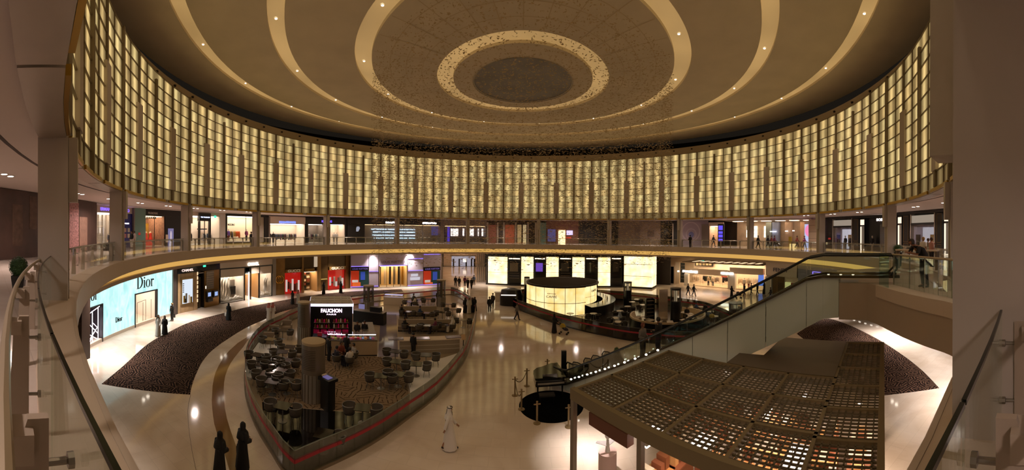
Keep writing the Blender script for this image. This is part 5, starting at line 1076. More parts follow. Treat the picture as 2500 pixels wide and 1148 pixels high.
a, b = G(976, 868), G(1122, 862); d = b-a; L_ = d.length; t = thing('service_counter', 'long low white service counter with line joints at the right of the walkway', 'counter', (a+b)/2, math.atan2(d.y, d.x))
MBX((-L_/2, L_/2, 0, .8, 0, 1.0)).build('body', M('counter_grey', '#a0917e', .4), t); MBX((-L_/2-.03, L_/2+.03, -.03, .83, 1.0, 1.05)).build('top', CREAM, t)
for z in (.35, .65): MBX((-L_/2, L_/2, -.012, 0, z, z+.03)).build('joint', WHITE, t)
for i, x in enumerate((-2.6, -.7, 1.6)): o = MBX((-.55, .55, -.3, .3, 0, .05)).build('tray', M('tray_grey', '#8a8288', .15, .5)); o.location = (a+b)/2+Vector((math.cos(t.rotation_euler.z)*x, math.sin(t.rotation_euler.z)*x+.4, 1.05)); o.rotation_euler = t.rotation_euler; tag(o, '%s grey tray lying on the long white service counter' % ('left', 'middle', 'right')[i], 'tray')
p = G(1131, 868); t = thing('menu_stand', 'slim black menu stand with a tilted tan card by the right glass', 'menu stand', p, .3); MB().cyl((0, 0, .02), .03, 1.2, 8).build('pole', BLACK, t); MB().lathe([(.2, 0), (.2, .02), (.03, .04)], n=16).build('base', BLACK, t); MB().box((0, 0, 1.3), (.3, .03, .4), 0, Matrix.Rotation(-.6, 3, 'X')).build('card', M('card_tan', '#c09a70', .5), t)
a, b = G(880, 790), G(916, 792); t = thing('coffee_bar', 'small bar with a pale screen and machines behind the confectionery tower', 'bar', (a+b)/2, 0); MBX((-1.6, 1.6, 0, .8, 0, 1.1)).build('body', CHAR, t); MBX((-1.6, 1.6, -.05, .85, 1.1, 1.16)).build('top', STEEL, t); MBX((-1.1, -.5, .2, .3, 1.3, 1.75)).build('screen', E('screen_lilac', '#9a92c8', .55), t); MBX((.1, 1.2, .2, .7, 1.16, 1.6)).build('machine', CHAR, t)
a = G(960, 745); t = thing('display_case', 'glass pastry case with bright shelves at the back of the walkway', 'display case', a, .2); MBX((-1.2, 1.2, 0, .8, 0, .9)).build('base', CREAM, t); MBX((-1.2, 1.2, 0, .8, .9, 1.5)).build('glass_box', SHOPGLASS, t); MBX((-1.1, 1.1, .1, .7, 1.15, 1.18)).build('lit_shelf', E('case_shelf', '#dcd4ff', .8), t)
for (x, y, n, lab) in ((655, 842, 2, 'near'), (668, 822, 2, 'middle'), (700, 808, 2, 'far')):
    p = G(x, y); t = thing('armchair', 'taupe block armchair, %s one of three by the back left glass' % lab, 'armchair', p, .6, 'taupe armchairs'); MBX((-.4, .4, -.4, .4, .1, .42)).build('seat', SOFA, t); MBX((-.42, .42, .3, .45, .1, .85)).build('backrest', SOFA, t); MBX((-.48, -.38, -.4, .45, .1, .62)).build('armrest', SOFA, t); MBX((.38, .48, -.4, .45, .1, .62)).build('armrest', SOFA, t)
# ---------------- right café: glowing drum, counter, booth
C2 = smooth_closed([G(*p) for p in ((1252,744),(1262,755),(1300,770),(1337,784),(1376,797),(1464,818),(1537,832),(1634,842),(1720,846),(1790,838),(1800,800),(1740,769),(1695,756),(1573,738),(1466,728),(1330,722),(1272,727))], 2)
barrier('cafe_barrier', 'dark glass barrier with a bright red stripe around the right cafe', C2, 1.1, (), .72, M('kerb_black', '#0c0a08', .2), glass('dark_barrier_glass', (.30, .27, .22), .9))
struct(flat('cafe_floor', inset(C2, .99), .0, .012, M('dark_cafe_floor', '#241c14', .15)))
dc = G(1373, 751); DR = 4.05; ALB = ALA.copy(); ALB.name = 'glowing_onyx'; ALB.node_tree.nodes['Principled BSDF'].inputs['Emission Strength'].default_value = 1.25
for n__ in ALB.node_tree.nodes:
    if n__.type == 'VALTORGB': n__.color_ramp.elements[0].color = (*lin('#f5c46a'), 1); n__.color_ramp.elements[1].color = (*lin('#fff0b8'), 1)
t = thing('onyx_drum', 'big round glowing yellow onyx drum of the right cafe with a dark slatted top', 'lit drum', dc)
for i in range(7):
    a0 = -2.95+i*(1.86/7); a1 = a0+1.86/7-.012
    for z0, z1 in ((.05, 1.3), (1.33, 2.95)): MB().lathe([(DR+.3, z0), (DR+.3, z1)], n=5, a0=a0, a1=a1, cap=False).build('onyx_panel', ALB, t)
for i in range(5):
    a0 = -1.07+i*(1.3/5); a1 = a0+1.3/5-.012
    for z0, z1 in ((1.0, 1.75), (1.78, 2.95)): MB().lathe([(DR, z0), (DR, z1)], n=5, a0=a0, a1=a1, cap=False).build('onyx_panel', ALB, t)
MB().lathe([(DR-.12, .03), (DR-.12, 2.98)], n=48).build('core', CHAR, t); 
for z in (1.3, 2.95): MB().lathe([(DR+.31, z), (DR+.31, z+.05), (DR-.1, z+.05)], n=48, a0=-2.97, a1=-1.07, cap=False).build('bronze_band', BRZD, t)
MB().lathe([(DR+.25, 2.98), (DR+.25, 3.12), (0, 3.14)], n=48, cap=False).build('dark_top', M('top_bronze', '#2a2118', .6), t)
for i in range(22): y = -DR+.3+i*(2*DR-.6)/22; w_ = math.sqrt(max(.1, DR*DR-y*y)); MBX((-w_, w_, y, y+.08, 3.13, 3.17)).build('top_slat', M('slat_brown', '#463626', .6), t)
def on_drum(txt, ang, R, z, size, width):
    o = lettering(txt, size, M('sign_dark', '#1a1210', .5), (R*math.cos(ang), R*math.sin(ang), z), t, 'lettering', width); o.rotation_euler = (PI/2, 0, ang+PI/2)
on_drum('ARMANI', -1.96, DR+.36, 2.35, .16, 1.0); on_drum('CAFFÈ', -1.96, DR+.36, 2.02, .34, 1.2); on_drum('CAFFÈ', -.65, DR+.04, 2.35, .32, 1.2)
t = thing('bar_counter', 'curved black bar counter with a pale blue top beside the glowing drum', 'bar', dc+Vector((.6, 0, 0)))
MB().lathe([(DR+.2, 0), (DR+1.6, 0), (DR+1.6, 1.05), (DR+.2, 1.05)], n=30, a0=-1.25, a1=.75, cap=False).build('black_front', BLACK, t, smooth=30); MB().lathe([(DR+.15, 1.05), (DR+1.66, 1.05), (DR+1.66, 1.1), (DR+.15, 1.1)], n=30, a0=-1.25, a1=.75, cap=False).build('pale_top', M('top_pale_blue', '#a8b4b4', .1), t, smooth=30)
pb = dc+Vector((.6, 0, 0))
for i in range(10): a = -.9+.16*i; o = MB().lathe([(.05, 0), (.05, .18), (.02, .24), (.02, .32)], n=8).build('bottle', (CLOTHES[7], GOLD, WHITE, BRZ)[i % 4]); o.location = pb+Vector(((DR+.7)*math.cos(a), (DR+.7)*math.sin(a), 1.1)); tag(o, 'small bottle standing on the curved black bar counter', 'bottle', 'bottles on the bar counter')
bc = G(1631, 790); t = thing('banquette', 'oval cream banquette ring with a black outside in the right cafe', 'banquette', bc, .0)
for a0, a1 in ((-PI-.75, -PI+1.0), (-PI+1.0, -.9), (-.9, .75)):
    MB().lathe([(3.35, .45), (3.5, .95), (3.62, .95), (3.66, .05)], n=14, a0=a0, a1=a1, cap=False, sx=1.05, sy=.95).build('cream_back', M('banquette_cream', '#c0a884', .5), t, smooth=40); MB().lathe([(3.67, .0), (3.66, .8)], n=14, a0=a0, a1=a1, cap=False, sx=1.05, sy=.95).build('black_outside', BLACK, t, smooth=40); MB().lathe([(2.8, .05), (2.8, .45), (3.36, .45)], n=14, a0=a0, a1=a1, cap=False, sx=1.05, sy=.95).build('seat', M('banquette_seat', '#9a835f', .6), t, smooth=30)
for i, a in enumerate((-PI-.4, -PI-.0, -PI+.4, -PI+.8, -PI+1.25, -1.25, -.8, -.4, 0., .4)):
    q = bc+Vector((2.25*math.cos(a)*1.05, 2.25*math.sin(a)*.95, 0)); tt = thing('square_table', 'square cream topped table inside the oval banquette, %s from the left end' % ('first', 'second', 'third', 'fourth', 'fifth', 'sixth', 'seventh', 'eighth', 'ninth', 'tenth')[i], 'table', q, a, 'tables inside the oval banquette'); MBX((-.36, .36, -.3, .3, .70, .74)).build('table_top', TOPW, tt); MB().cyl((0, 0, 0), .05, .70, 8).build('pedestal', BLACK, tt)
def black_column(px, yb, yt, wpx, label, pale=True):
    p = G(px, yb); r = math.hypot(p.x, p.y); h = up(px, yb, yt); R = wpx/2/FPX*r; t = thing('lantern_column', label, 'column', p)
    MB().lathe([(R, .01), (R, h*.66)], n=28).build('black_shaft', BLACK, t, smooth=40); MB().lathe([(R, h*.66), (R, h*.95)], n=28, cap=False).build('lantern_glass', glass('lantern_glass', (.6, .58, .54), .8), t, smooth=40); MB().cyl((0, 0, h*.66), R*.3, h*.29, 12).build('lantern_core', E('lantern_core', '#e8cfa8', .5), t)
    for i in range(6): a = PI/3*i; MB().box((R*.98*math.cos(a), R*.98*math.sin(a), h*.8), (.05, .05, h*.29), a).build('lantern_bar', CHAR, t)
    MB().lathe([(R*1.04, h*.95), (R*1.04, h), (0, h+.01)], n=28, cap=False).build('cap', CHAR, t); return t
black_column(1649, 797, 703, 26, 'tall black lantern column rising inside the oval banquette'); black_column(1532, 748, 688, 20, 'black lantern column before the far glowing corner block'); black_column(1286, 733, 676, 13, 'small lantern column left behind the glowing drum'); black_column(1796, 778, 739, 34, 'low dark drum behind the escalator handrail', False)
p = G(1621, 800); o = MBX((p.x-.55, p.x+.35, p.y-.05, p.y+.05, .0, 3.6)).build('mirror_panel', M('pale_mirror', '#c8b8a4', .12, .6)); tag(o, 'tall pale mirror panel left of the black lantern column', 'panel')
p = G(1586, 795); t = thing('bottle_rack', 'tall black bottle rack beside the oval banquette', 'rack', p, 0); MBX((-.45, -.37, -.2, .2, 0, 2.6)).build('upright', BLACK, t); MBX((.37, .45, -.2, .2, 0, 2.6)).build('upright', BLACK, t); MBX((-.45, .45, .16, .2, 0, 2.6)).build('back_panel', BLACK, t)
for i in range(7): MBX((-.37, .37, -.2, .16, .2+i*.36, .23+i*.36)).build('shelf', GREYP, t)
for i, (x, y) in enumerate(((1449, 783), (1513, 776), (1532, 764), (1543, 752), (1421, 788), (1500, 795), (1510, 805), (1555, 745), (1710, 765), (1735, 778), (1392, 783), (1570, 760), (1745, 790))):
    place(tbw, G(x, y), 0, 'round white cafe table, %s' % ('before the black bar', 'right of the black bar', 'behind the bar end', 'farther behind the bar end', 'under the red stripe left of the bar', 'front edge by the red stripe', 'nearest the red stripe', 'back middle', 'right of the banquette', 'far right by the escalator', 'left beside the drum base', 'left of the bottle rack', 'right edge')[i], 'round tables of the right cafe')
cb = make_chair(SHELLD, 'x'); k_ = 0
for x, y in ((1436, 788), (1460, 788), (1503, 780), (1524, 780), (1520, 768), (1545, 768), (1490, 798), (1524, 808), (1700, 768), (1722, 770), (1725, 782), (1748, 782), (1738, 795), (1560, 764), (1582, 762), (1565, 748)):
    place(cb, G(x, y), k_*.9, 'dark tub chair among the round white tables of the right cafe', 'dark tub chairs of the right cafe'); k_ += 1
# counter-height white bar left of the drum
p = G(1222, 735); t = thing('white_host_desk', 'small bright white host desk left of the glowing drum', 'desk', p, 0); MBX((-.7, .7, -.3, .3, 0, 1.1)).build('body', M('desk_white', '#e8dccc', .4), t); MBX((-.8, .8, -.4, .4, 1.1, 1.16)).build('top', WHITE, t)
p = G(1248, 745); t = thing('grey_canopy_pram_kiosk', 'dark rounded kiosk canopy left of the glowing drum', 'kiosk', p, 0); t.name = 'dark_kiosk'; MB().lathe([(1.4, 0), (1.4, 1.2), (1.2, 1.9), (.4, 2.1), (0, 2.1)], n=20, cap=False, sy=.6).build('canopy', M('kiosk_dark', '#1e1a1a', .3), t, smooth=40); MBX((-1.2, .6, -.9, -.8, 1.3, 1.4)).build('light_bar', E('bar_white', '#fff0e0', 1.5), t)
# ---------------- grand piano on its round black carpet with rope stanchions
pc_ = G(1346, 990); o = MB().lathe([(0, .012), (1.62, .012), (1.64, .0)], n=64, cap=False).build('carpet', M('black_felt', '#030303', 1.0, spec=.05)); o.location = pc_; tag(o, 'round black carpet in front of the grand piano by the lattice roof', 'carpet')
pp = G(1338, 962); t = thing('grand_piano', 'black grand piano with a shiny closed lid on the round black carpet', 'piano', pp, .1)
out_ = [(-.9, -.25), (.75, -.25), (.75, .35), (.68, .8), (.45, 1.15), (.15, 1.3), (-.15, 1.5), (-.5, 1.75), (-.8, 1.65), (-.9, 1.3)]
out_ = [(-x, y) for x, y in out_][::-1]; PIANO = M('piano_lacquer', '#1c1a14', .05, spec=.9)
MB().prism(out_, .62, .95).build('case', PIANO, t); MB().prism([(x*1.03, y*1.03) for x, y in out_], .95, .98).build('lid', M('piano_lid', '#3a3a2c', .08, .3), t)
MBX((-.75, .9, -.5, -.25, .62, .72)).build('key_bed', PIANO, t); MBX((-.66, .8, -.48, -.3, .72, .74)).build('keyboard', M('ivory_keys', '#8a8478', .3), t); MBX((-.75, -.66, -.5, -.25, .72, .92)).build('cheek', PIANO, t); MBX((.8, .9, -.5, -.25, .72, .92)).build('cheek', PIANO, t)
for x, y in ((-.6, -.2), (.75, -.2), (.35, 1.3)): MB().lathe([(.05, 0), (.035, .1), (.06, .62)], (x, y, 0), 10).build('leg', PIANO, t)
MBX((-.35, .45, -.30, -.26, .95, 1.2)).build('music_stand', PIANO, t)
t = thing('piano_bench', 'low black piano bench on the round black carpet', 'bench', G(1335, 985), .1); MBX((-.4, .4, -.18, .18, .40, .48)).build('seat', CUSH, t)
for x in (-.35, .35):
    for y in (-.14, .14): MBX((x-.03, x+.03, y-.03, y+.03, 0, .40)).build('leg', BLACK, t)
SM = M('stanchion_champagne', '#8f7a58', .35, .5); tops = {}
for i, (x, yb, yt, lab) in enumerate(((1257, 966, 926, 'leftmost'), (1273, 1000, 955, 'second from the left'), (1311, 1034, 986, 'front middle'), (1388, 1043, 994, 'front right, beside the lattice roof post'), (1286, 943, 904, 'rear one left of the piano'), (1336, 917, 898, 'rear one behind the piano'))):
    p = G(x, yb); h = .98; t = thing('stanchion', 'champagne rope stanchion, %s around the piano' % lab, 'stanchion', p, .2, 'rope stanchions around the piano'); MB().lathe([(.17, 0), (.17, .02), (.05, .04), (.045, .06), (.045, h)], n=16).build('post', SM, t, smooth=40); MBX((-.16, .16, -.02, .02, h-.12, h-.08)).build('cross_hook', SM, t); MB().lathe([(.05, h), (.05, h+.03), (0, h+.04)], n=12, cap=False).build('cap', SM, t); tops[i] = p+Vector((0, 0, h-.1))
for a, b, s_, lab in ((0, 4, .35, 'between the leftmost and the rear stanchion'), (0, 1, .5, 'between the two left stanchions')):
    P = [tops[a].lerp(tops[b], i/12)-Vector((0, 0, s_*4*(i/12)*(1-i/12))) for i in range(13)]; tag(MB().tube(P, .022, 6).build('barrier_rope', M('rope_brown', '#5a4a30', .7), smooth=60), 'sagging brown rope '+lab, 'rope')
# ---------------- totem, topiaries, down escalators
p = G(1376, 925); h = up(1376, 925, 856); o = MBX((p.x-.15, p.x+.15, p.y-.1, p.y+.1, 0, h)).build('information_totem', BLACK); tag(o, 'slim tall black information totem behind the piano', 'totem')
for x, yb, yt, lab in ((1357, 922, 886, 'left of the black totem'), (1505, 882, 848, 'between the down escalator ends')):
    p = G(x, yb); h = up(x, yb, yt); t = thing('topiary_planter', 'narrow black planter with a domed green topiary, '+lab, 'plant', p); MB().lathe([(.17, 0), (.21, h*.55), (.17, h*.55), (.17, h*.5), (0, h*.5)], n=16, cap=False).build('planter', BLACK, t); foliage('foliage', (0, 0, h*.72), .2, h*.3, LEAFG, t, 260, 4)
ESCG = glass('escalator_glass', (.90, .94, .91), .8); RUB = M('black_handrail', '#0c0b0a', .35); STEP = M('escalator_step', '#4a443c', .45, .5)
# ---------------- escalator up to the gallery
Pt, Pb = Vector((9.69, 7.9, 7.0)), Vector((2.21, 19.3, 0.0)); u = (Pb-Pt); hor = Vector((u.x, u.y, 0)); run = hor.length; hd = hor.normalized(); sd = Vector((-hd.y, hd.x, 0))   # sd points to +x side
if sd.x < 0: sd = -sd
def eline(off, dz, ext0=.9, ext1=.9):       # polyline parallel to the steps: top flat, slope, bottom flat
    return [Pt-hd*ext0+sd*off+Vector((0, 0, dz)), Pt+sd*off+Vector((0, 0, dz)), Pt+hd*.6+sd*off+Vector((0, 0, dz-.12)), Pb-hd*.6+sd*off+Vector((0, 0, dz+.12)), Pb+sd*off+Vector((0, 0, dz)), Pb+hd*ext1+sd*off+Vector((0, 0, dz))]
WE = 1.05
def make_escalator(o0, label):
    t = thing('escalator', label, 'escalator')
    for off in (o0, o0+WE):
        hl = eline(off, 1.0, 2.7, .5); hl = [hl[0]-Vector((0, 0, .75))+hd*.25, hl[0]-Vector((0, 0, .5)), hl[0]-hd*.02-Vector((0, 0, .15))]+[hl[0]+hd*.12]+hl[1:]+[hl[-1]+hd*.15-Vector((0, 0, .2)), hl[-1]+hd*.1-Vector((0, 0, .5)), hl[-1]-Vector((0, 0, .7))]
        MB().tube(hl, .045, 8).build('handrail', RUB, t, smooth=60)
        lo, hi = eline(off, .25, 2.6, .4), eline(off, .95, 2.6, .4)
        for i in range(5):
            ns = 1 if i != 2 else 9
            for j in range(ns):
                a0, a1 = lo[i].lerp(lo[i+1], j/ns+.002), lo[i].lerp(lo[i+1], (j+1)/ns-.002); b0, b1 = hi[i].lerp(hi[i+1], j/ns+.002), hi[i].lerp(hi[i+1], (j+1)/ns-.002); q = sd*.01
                m = MB(); m.add([a0-q, a1-q, b1-q, b0-q, a0+q, a1+q, b1+q, b0+q], ((0, 1, 2, 3), (7, 6, 5, 4), (0, 4, 5, 1), (1, 5, 6, 2), (2, 6, 7, 3), (3, 7, 4, 0))); m.build('glass_side', ESCG, t)
        de = eline(off, .18, 2.8, .6); m = MB()
        A = [p-sd*.12 for p in de]; B = [p+sd*.12 for p in de]; A2 = [p+Vector((0, 0, .10)) for p in A]; B2 = [p+Vector((0, 0, .10)) for p in B]
        for X, Y in ((A2, B2), (A, A2), (B2, B), (B, A)): m.strip(X, Y)
        m.build('deck', M('deck_bronze', '#4f4636', .22, .6), t)
        # cladding panels below the deck
        bt = eline(off, -1.55, .58, .6); bt[0].z += .28; bt[1].z += .22; de = eline(off, .18, .58, .6); CLAD = M('escalator_cladding', '#c6cabc', .5, 0)
        for i in range(5):
            ns = 1 if i != 2 else 8
            for j in range(ns):
                k0, k1 = j/ns+.0012, (j+1)/ns-.0012; q = sd*.03
                a0, a1, b1, b0 = bt[i].lerp(bt[i+1], k0), bt[i].lerp(bt[i+1], k1), de[i].lerp(de[i+1], k1), de[i].lerp(de[i+1], k0)
                for v in (a0, a1, b0, b1): v.z = max(v.z, .0)
                m = MB(); m.add([a0-q, a1-q, b1-q, b0-q, a0+q, a1+q, b1+q, b0+q], ((0, 1, 2, 3), (7, 6, 5, 4), (0, 4, 5, 1), (1, 5, 6, 2), (2, 6, 7, 3), (3, 7, 4, 0))); m.build('cladding_panel', CLAD, t)
    m = MB(); bt = eline(o0, -1.53, .58, .6); bt[0].z += .28; bt[1].z += .22; B2 = [p+sd*WE for p in bt]
    for v in bt+B2: v.z = max(v.z, .005)
    m.strip(bt, B2); m.build('underside', M('underside_brown', '#5a4c3c', .7), t)
    n_ = 38
    for i in range(n_):
        p = Pt+u*((i+.5)/n_); q = run/n_; m = MB(); ang = math.atan2(hd.y, hd.x); m.box((p.x+sd.x*(o0+WE/2), p.y+sd.y*(o0+WE/2), p.z-.1), (q*1.0, WE-.3, .2), ang); m.build('step', STEP, t)
    c = Pt-hd*.65+sd*(o0+WE/2); MB().box((c.x, c.y, 6.96), (1.3, WE-.2, .08), math.atan2(hd.y, hd.x)).build('landing_plate', STEEL, t)
    for i in range(3):
        c = Pt-hd*(.2+.45*i)+sd*(o0+.02); MB().lathe([(0, 0), (.05, 0)], (c.x, c.y, 7.30), 10, cap=False).build('deck_light', E('deck_lamp', '#ffe8c0', 6), t)
    if o0 == 0:
        for i in range(10): q = Pt+u*((6.9+.62*i)/run)-sd*.13; MB().ell((q.x, q.y, q.z+.24), .06, .05, .04, 8, 5).build('skirt_light', E('dot_lamp', '#fff6ea', 9), t)
make_escalator(0, 'long escalator with glass sides climbing to the right gallery')
def down_end(off, label):
    t = thing('escalator_down', label, 'escalator'); d = -hd; base = Pb+sd*off+hd*.4; ang = math.atan2(d.y, d.x)
    for o in (0, 1.0):
        p = base+sd*o; n = Vector((0, 0, 1))
        MB().tube([p+n*.25, p-d*.18+n*.45, p-d*.2+n*.7, p-d*.05+n*.92, p+d*.3+n*.97, p+d*1.3+n*.95]+[p+d*(1.3+.6*i)+n*(.95-.3*i) for i in range(1, 4)], .04, 8).build('handrail', RUB, t, smooth=60)
        b = [p+n*.03, p+d*3.1+n*.02, p+d*2.9+n*.12, p+d*1.3+n*.9, p+n*.9, p-d*.14+n*.6]; q = sd*.008; k = len(b)
        m = MB(); m.add([v-q for v in b]+[v+q for v in b], [tuple(range(k)), tuple(range(2*k-1, k-1, -1))]+[(i, (i+1) % k, k+(i+1) % k, k+i) for i in range(k)]); m.build('glass_side', ESCG, t)
    c = base+sd*.5+d*1.9; MB().box((c.x, c.y, .012), (3.0, .9, .012), ang).build('step_band', STEP, t)
down_end(1.5, 'nearer of two escalator ends sinking to the floor below, beside the long escalator foot'); down_end(3.2, 'farther of two escalator ends sinking to the floor below')
# gallery landing that bulges into the atrium
LP = [(10.0, 7.4), (10.5, 6.5), (10.2, 5.9)]+[(p.x, p.y) for p in smooth_open([Vector(v) for v in ((10.2, 5.9, 0), (9.3, 4.52, 0), (8.74, 3.5, 0), (8.34, 2.69, 0), (7.6, 2.0, 0), (6.4, 1.7, 0))], 4)][1:]+[(9.7, 2.3), (14, 4.4), (17, 6.8), (15.9, 9.2), (13.6, 10.2), (11.4, 8.3)]
m = MB(); m.prism(LP, 5.66, 6.995); struct(m.build('floor_landing', M('landing_soffit', '#ab967f', .6)))
m = MB(); P = smooth_open([Vector(v) for v in ((10.2, 5.9, 0), (9.3, 4.52, 0), (8.74, 3.5, 0), (8.34, 2.69, 0), (7.6, 2.0, 0), (6.4, 1.7, 0))], 4); cn = Vector((12, 3.5, 0))
def offp(P, k): return [p+(cn-p).normalized()*k for p in P]
I = offp(P, .55); O = offp(P, -.06)
for X, Z0, Y, Z1 in ((O, 6.62, O, 7.02), (O, 7.02, I, 7.02), (O, 6.62, I, 6.62)): m.strip([Vector((p.x, p.y, Z0)) for p in X], [Vector((p.x, p.y, Z1)) for p in Y])
struct(m.build('trim_17', M('slab_ledge', '#c9b39c', .5)))
t = thing('glass_balustrade', 'curved glass balustrade of the bulging landing the man leans on', 'balustrade', (0, 0, 0), 0); Gp = offp(P, .55)[:-4]
for i in range(0, len(Gp)-1):
    a, b = Gp[i], Gp[i+1]; d = b-a; c = (a+b)/2; MB().box((c.x, c.y, 7.53), (d.length-.01, .018, 1.04), math.atan2(d.y, d.x)).build('glass_panel', GLASSG, t)
    if i % 3 == 0: MB().cyl((a.x+.06, a.y, 7.0), .022, 1.02, 8).build('post', POSTM, t)
MB().tube([p+Vector((.0, 0, 8.07)) for p in Gp], .035, 8).build('handrail', RAILM, t, smooth=60)
o = MB().box((10.15, 5.62, 7.55), (.95, .04, 1.1), .82).build('glass_screen', glass('teal_screen_glass', (.74, .86, .85), .35)); tag(o, 'teal tinted glass screen at the top end of the escalator', 'screen')
# ---------------- timber lattice pavilion
PK = .776; PO = Vector((2.0*PK, 12.6*PK, 0)); e1 = Vector((.875, .485, 0)).normalized(); e2 = Vector((e1.y, -e1.x, 0)); PA = math.atan2(e1.y, e1.x); ZP = 4.2
def pv(a, b, z=0.): return PO+e1*a*PK+e2*b*PK+Vector((0, 0, z))
t = thing('lattice_pavilion', 'brown lattice roofed shop pavilion in the right foreground', 'pavilion'); LAT = M('lattice_brown', '#736344', .55); LATD = M('lattice_dark', '#5c5038', .6)
def beam(a0, b0, a1, b1, w_, z0, z1, name, mat):
    p, q = pv(a0, b0), pv(a1, b1); d = q-p; c = (p+q)/2; return MB().box((c.x, c.y, (z0+z1)/2), (d.length+w_, w_, z1-z0), math.atan2(d.y, d.x)).build(name, mat, t)
EX, EY, E6 = 10.7, 10.0, 5.95
for a in (0, 1.98, 3.96, 5.95): beam(a, 0, a, 8.1, .09, ZP-.16, ZP+.01, 'rafter', LAT)
for b in (0, 2.0, 4.05, 6.1, 8.1): beam(0, b, E6 if b < 8 else EX, b, .09, ZP-.16, ZP+.01, 'rafter', LAT)
beam(0, EY, EX, EY, .16, ZP-.3, ZP+.02, 'edge_beam', LAT); beam(0, 0, 0, EY, .16, ZP-.3, ZP+.02, 'edge_beam', LAT); beam(EX, 8.1, EX, EY, .14, ZP-.3, ZP+.02, 'edge_beam', LAT)
for a in (1.78, 3.56, 5.35, 7.13, 8.9): beam(a, 8.1, a, EY, .09, ZP-.16, ZP+.01, 'rafter', LAT)
def lattice(a0, a1, b0, b1, na, nb):
    m = MB()
    for i in range(1, na): p, q = pv(a0+(a1-a0)*i/na, b0), pv(a0+(a1-a0)*i/na, b1); c = (p+q)/2; m.box((c.x, c.y, ZP-.05), (.034, (q-p).length, .042), PA)
    for i in range(1, nb): p, q = pv(a0, b0+(b1-b0)*i/nb), pv(a1, b0+(b1-b0)*i/nb); c = (p+q)/2; m.box((c.x, c.y, ZP-.05), ((q-p).length, .034, .042), PA)
    m.build('lattice_panel', LATD, t)
for a0, a1 in ((0, 1.98), (1.98, 3.96), (3.96, 5.95)):
    for b0, b1 in ((0, 2.0), (2.0, 4.05), (4.05, 6.1), (6.1, 8.1)): lattice(a0, a1, b0, b1, 10, 10)
for k in range(6): lattice(k*1.783, (k+1)*1.783, 8.1, EY, 9, 8)
m = MB(); m.prism([tuple(pv(*q).xy) for q in ((E6+.05, 3.2), (E6+.05, 8.05), (EX, 8.05), (EX, 4.4), (7.6, 4.4), (7.4, 3.2))], ZP-.3, ZP+.03); m.build('solid_roof', M('solid_roof_brown', '#5c4e3c', .45), t)
for a, b in ((0, 0), (0, 3.3), (0, 6.6), (0, EY), (EX, EY), (EX, 4.4), (5.9, EY)): c = pv(a, b); MB().box((c.x, c.y, (ZP-.3)/2), (.14, .14, ZP-.3), PA).build('post', M('post_grey', '#7c7060', .4, .3), t)
struct(flat('floor_pavilion', [pv(-.1, -.1), pv(-.1, EY+.1), pv(EX+.1, EY+.1), pv(EX+.1, -.1)], .0, .02, M('pavilion_floor', '#6e5c50', .25, noise=.06, nscale=.6)))
PL = [M('goods_tan', '#dca468', .6), M('goods_rust', '#94583c', .6), M('goods_brown', '#8a5434', .6), M('goods_cream', '#eee0c8', .6)]
gr = random.Random(5); kx = 0
for i, (a, b) in enumerate(((1.2, 1.4), (3.2, 1.2), (5.0, 1.4), (1.6, 4.2), (3.6, 4.0), (5.2, 4.4), (1.4, 6.8), (3.4, 6.6), (5.2, 7.0), (2.0, 9.0), (4.2, 9.0), (6.4, 9.0), (8.6, 9.0))):
    c = pv(a, b); tt = thing('display_shelf', 'low shelf unit of tan and rust goods seen through the lattice roof', 'shelf', c, PA, 'goods shelves under the lattice roof'); MBX((-.7, .7, -.35, .35, 0, .9)).build('cabinet', PL[i % 4] if a > 1.7 else WHITE, tt); MBX((-.75, .75, -.4, .4, .9, .95)).build('top_board', PL[(i+3) % 4], tt)
    for j in range(5): MBX((-.62+j*.27, -.42+j*.27, -.2, .2, .95, 1.1+.12*((i+j) % 3))).build('goods', PL[(i*2+j) % 4] if a > 1.7 else PL[3], tt)
for i, (a, b, pw) in enumerate(((1.0, 2.9, 45), (3.0, 3.0, 40), (4.9, 5.6, 45), (2.6, 5.5, 45), (1.2, 8.3, 70), (4.0, 8.2, 80), (6.5, 9.1, 80), (9.0, 9.1, 45))):
    c = pv(a, b, 3.3); tt = thing('track_lamp', 'white track lamp shining under the lattice roof', 'lamp', c, PA, 'track lamps under the lattice roof'); MBX((-.25, .25, -.06, .06, 0, .06)).build('diffuser', E('track_glow', '#fff0e0', 16), tt); MBX((-.27, .27, -.08, .08, .06, .14)).build('housing', WHITE, tt); MB().cyl((0, 0, .14), .01, .35, 6).build('hanger', STEEL, tt); lamp_light((0, 0, -.06), pw, .4, '#ffe4cc', 160, tt)
for i in range(7):
    c = pv(5.75, .5+i*1.2); tt = thing('tall_shelf', 'tall rust and tan goods shelf along the back of the lattice pavilion', 'shelf', c, PA+PI/2, 'tall shelves under the lattice roof'); MBX((-.44, .44, -.05, .0, 0, 3.0)).build('back_panel', PL[(1, 2, 1, 0)[i % 4]], tt)
    for j in range(6):
        z = .3+j*.5; MBX((-.44, .44, 0, .35, z, z+.03)).build('shelf_board', PL[0], tt)
        for q in range(3): MBX((-.4+q*.28, -.18+q*.28, .05, .3, z+.03, z+.2+.07*((i+j+q) % 3))).build('goods', PL[(i+j+q*2) % 4] if (i+j+q) % 4 else WHITE, tt)
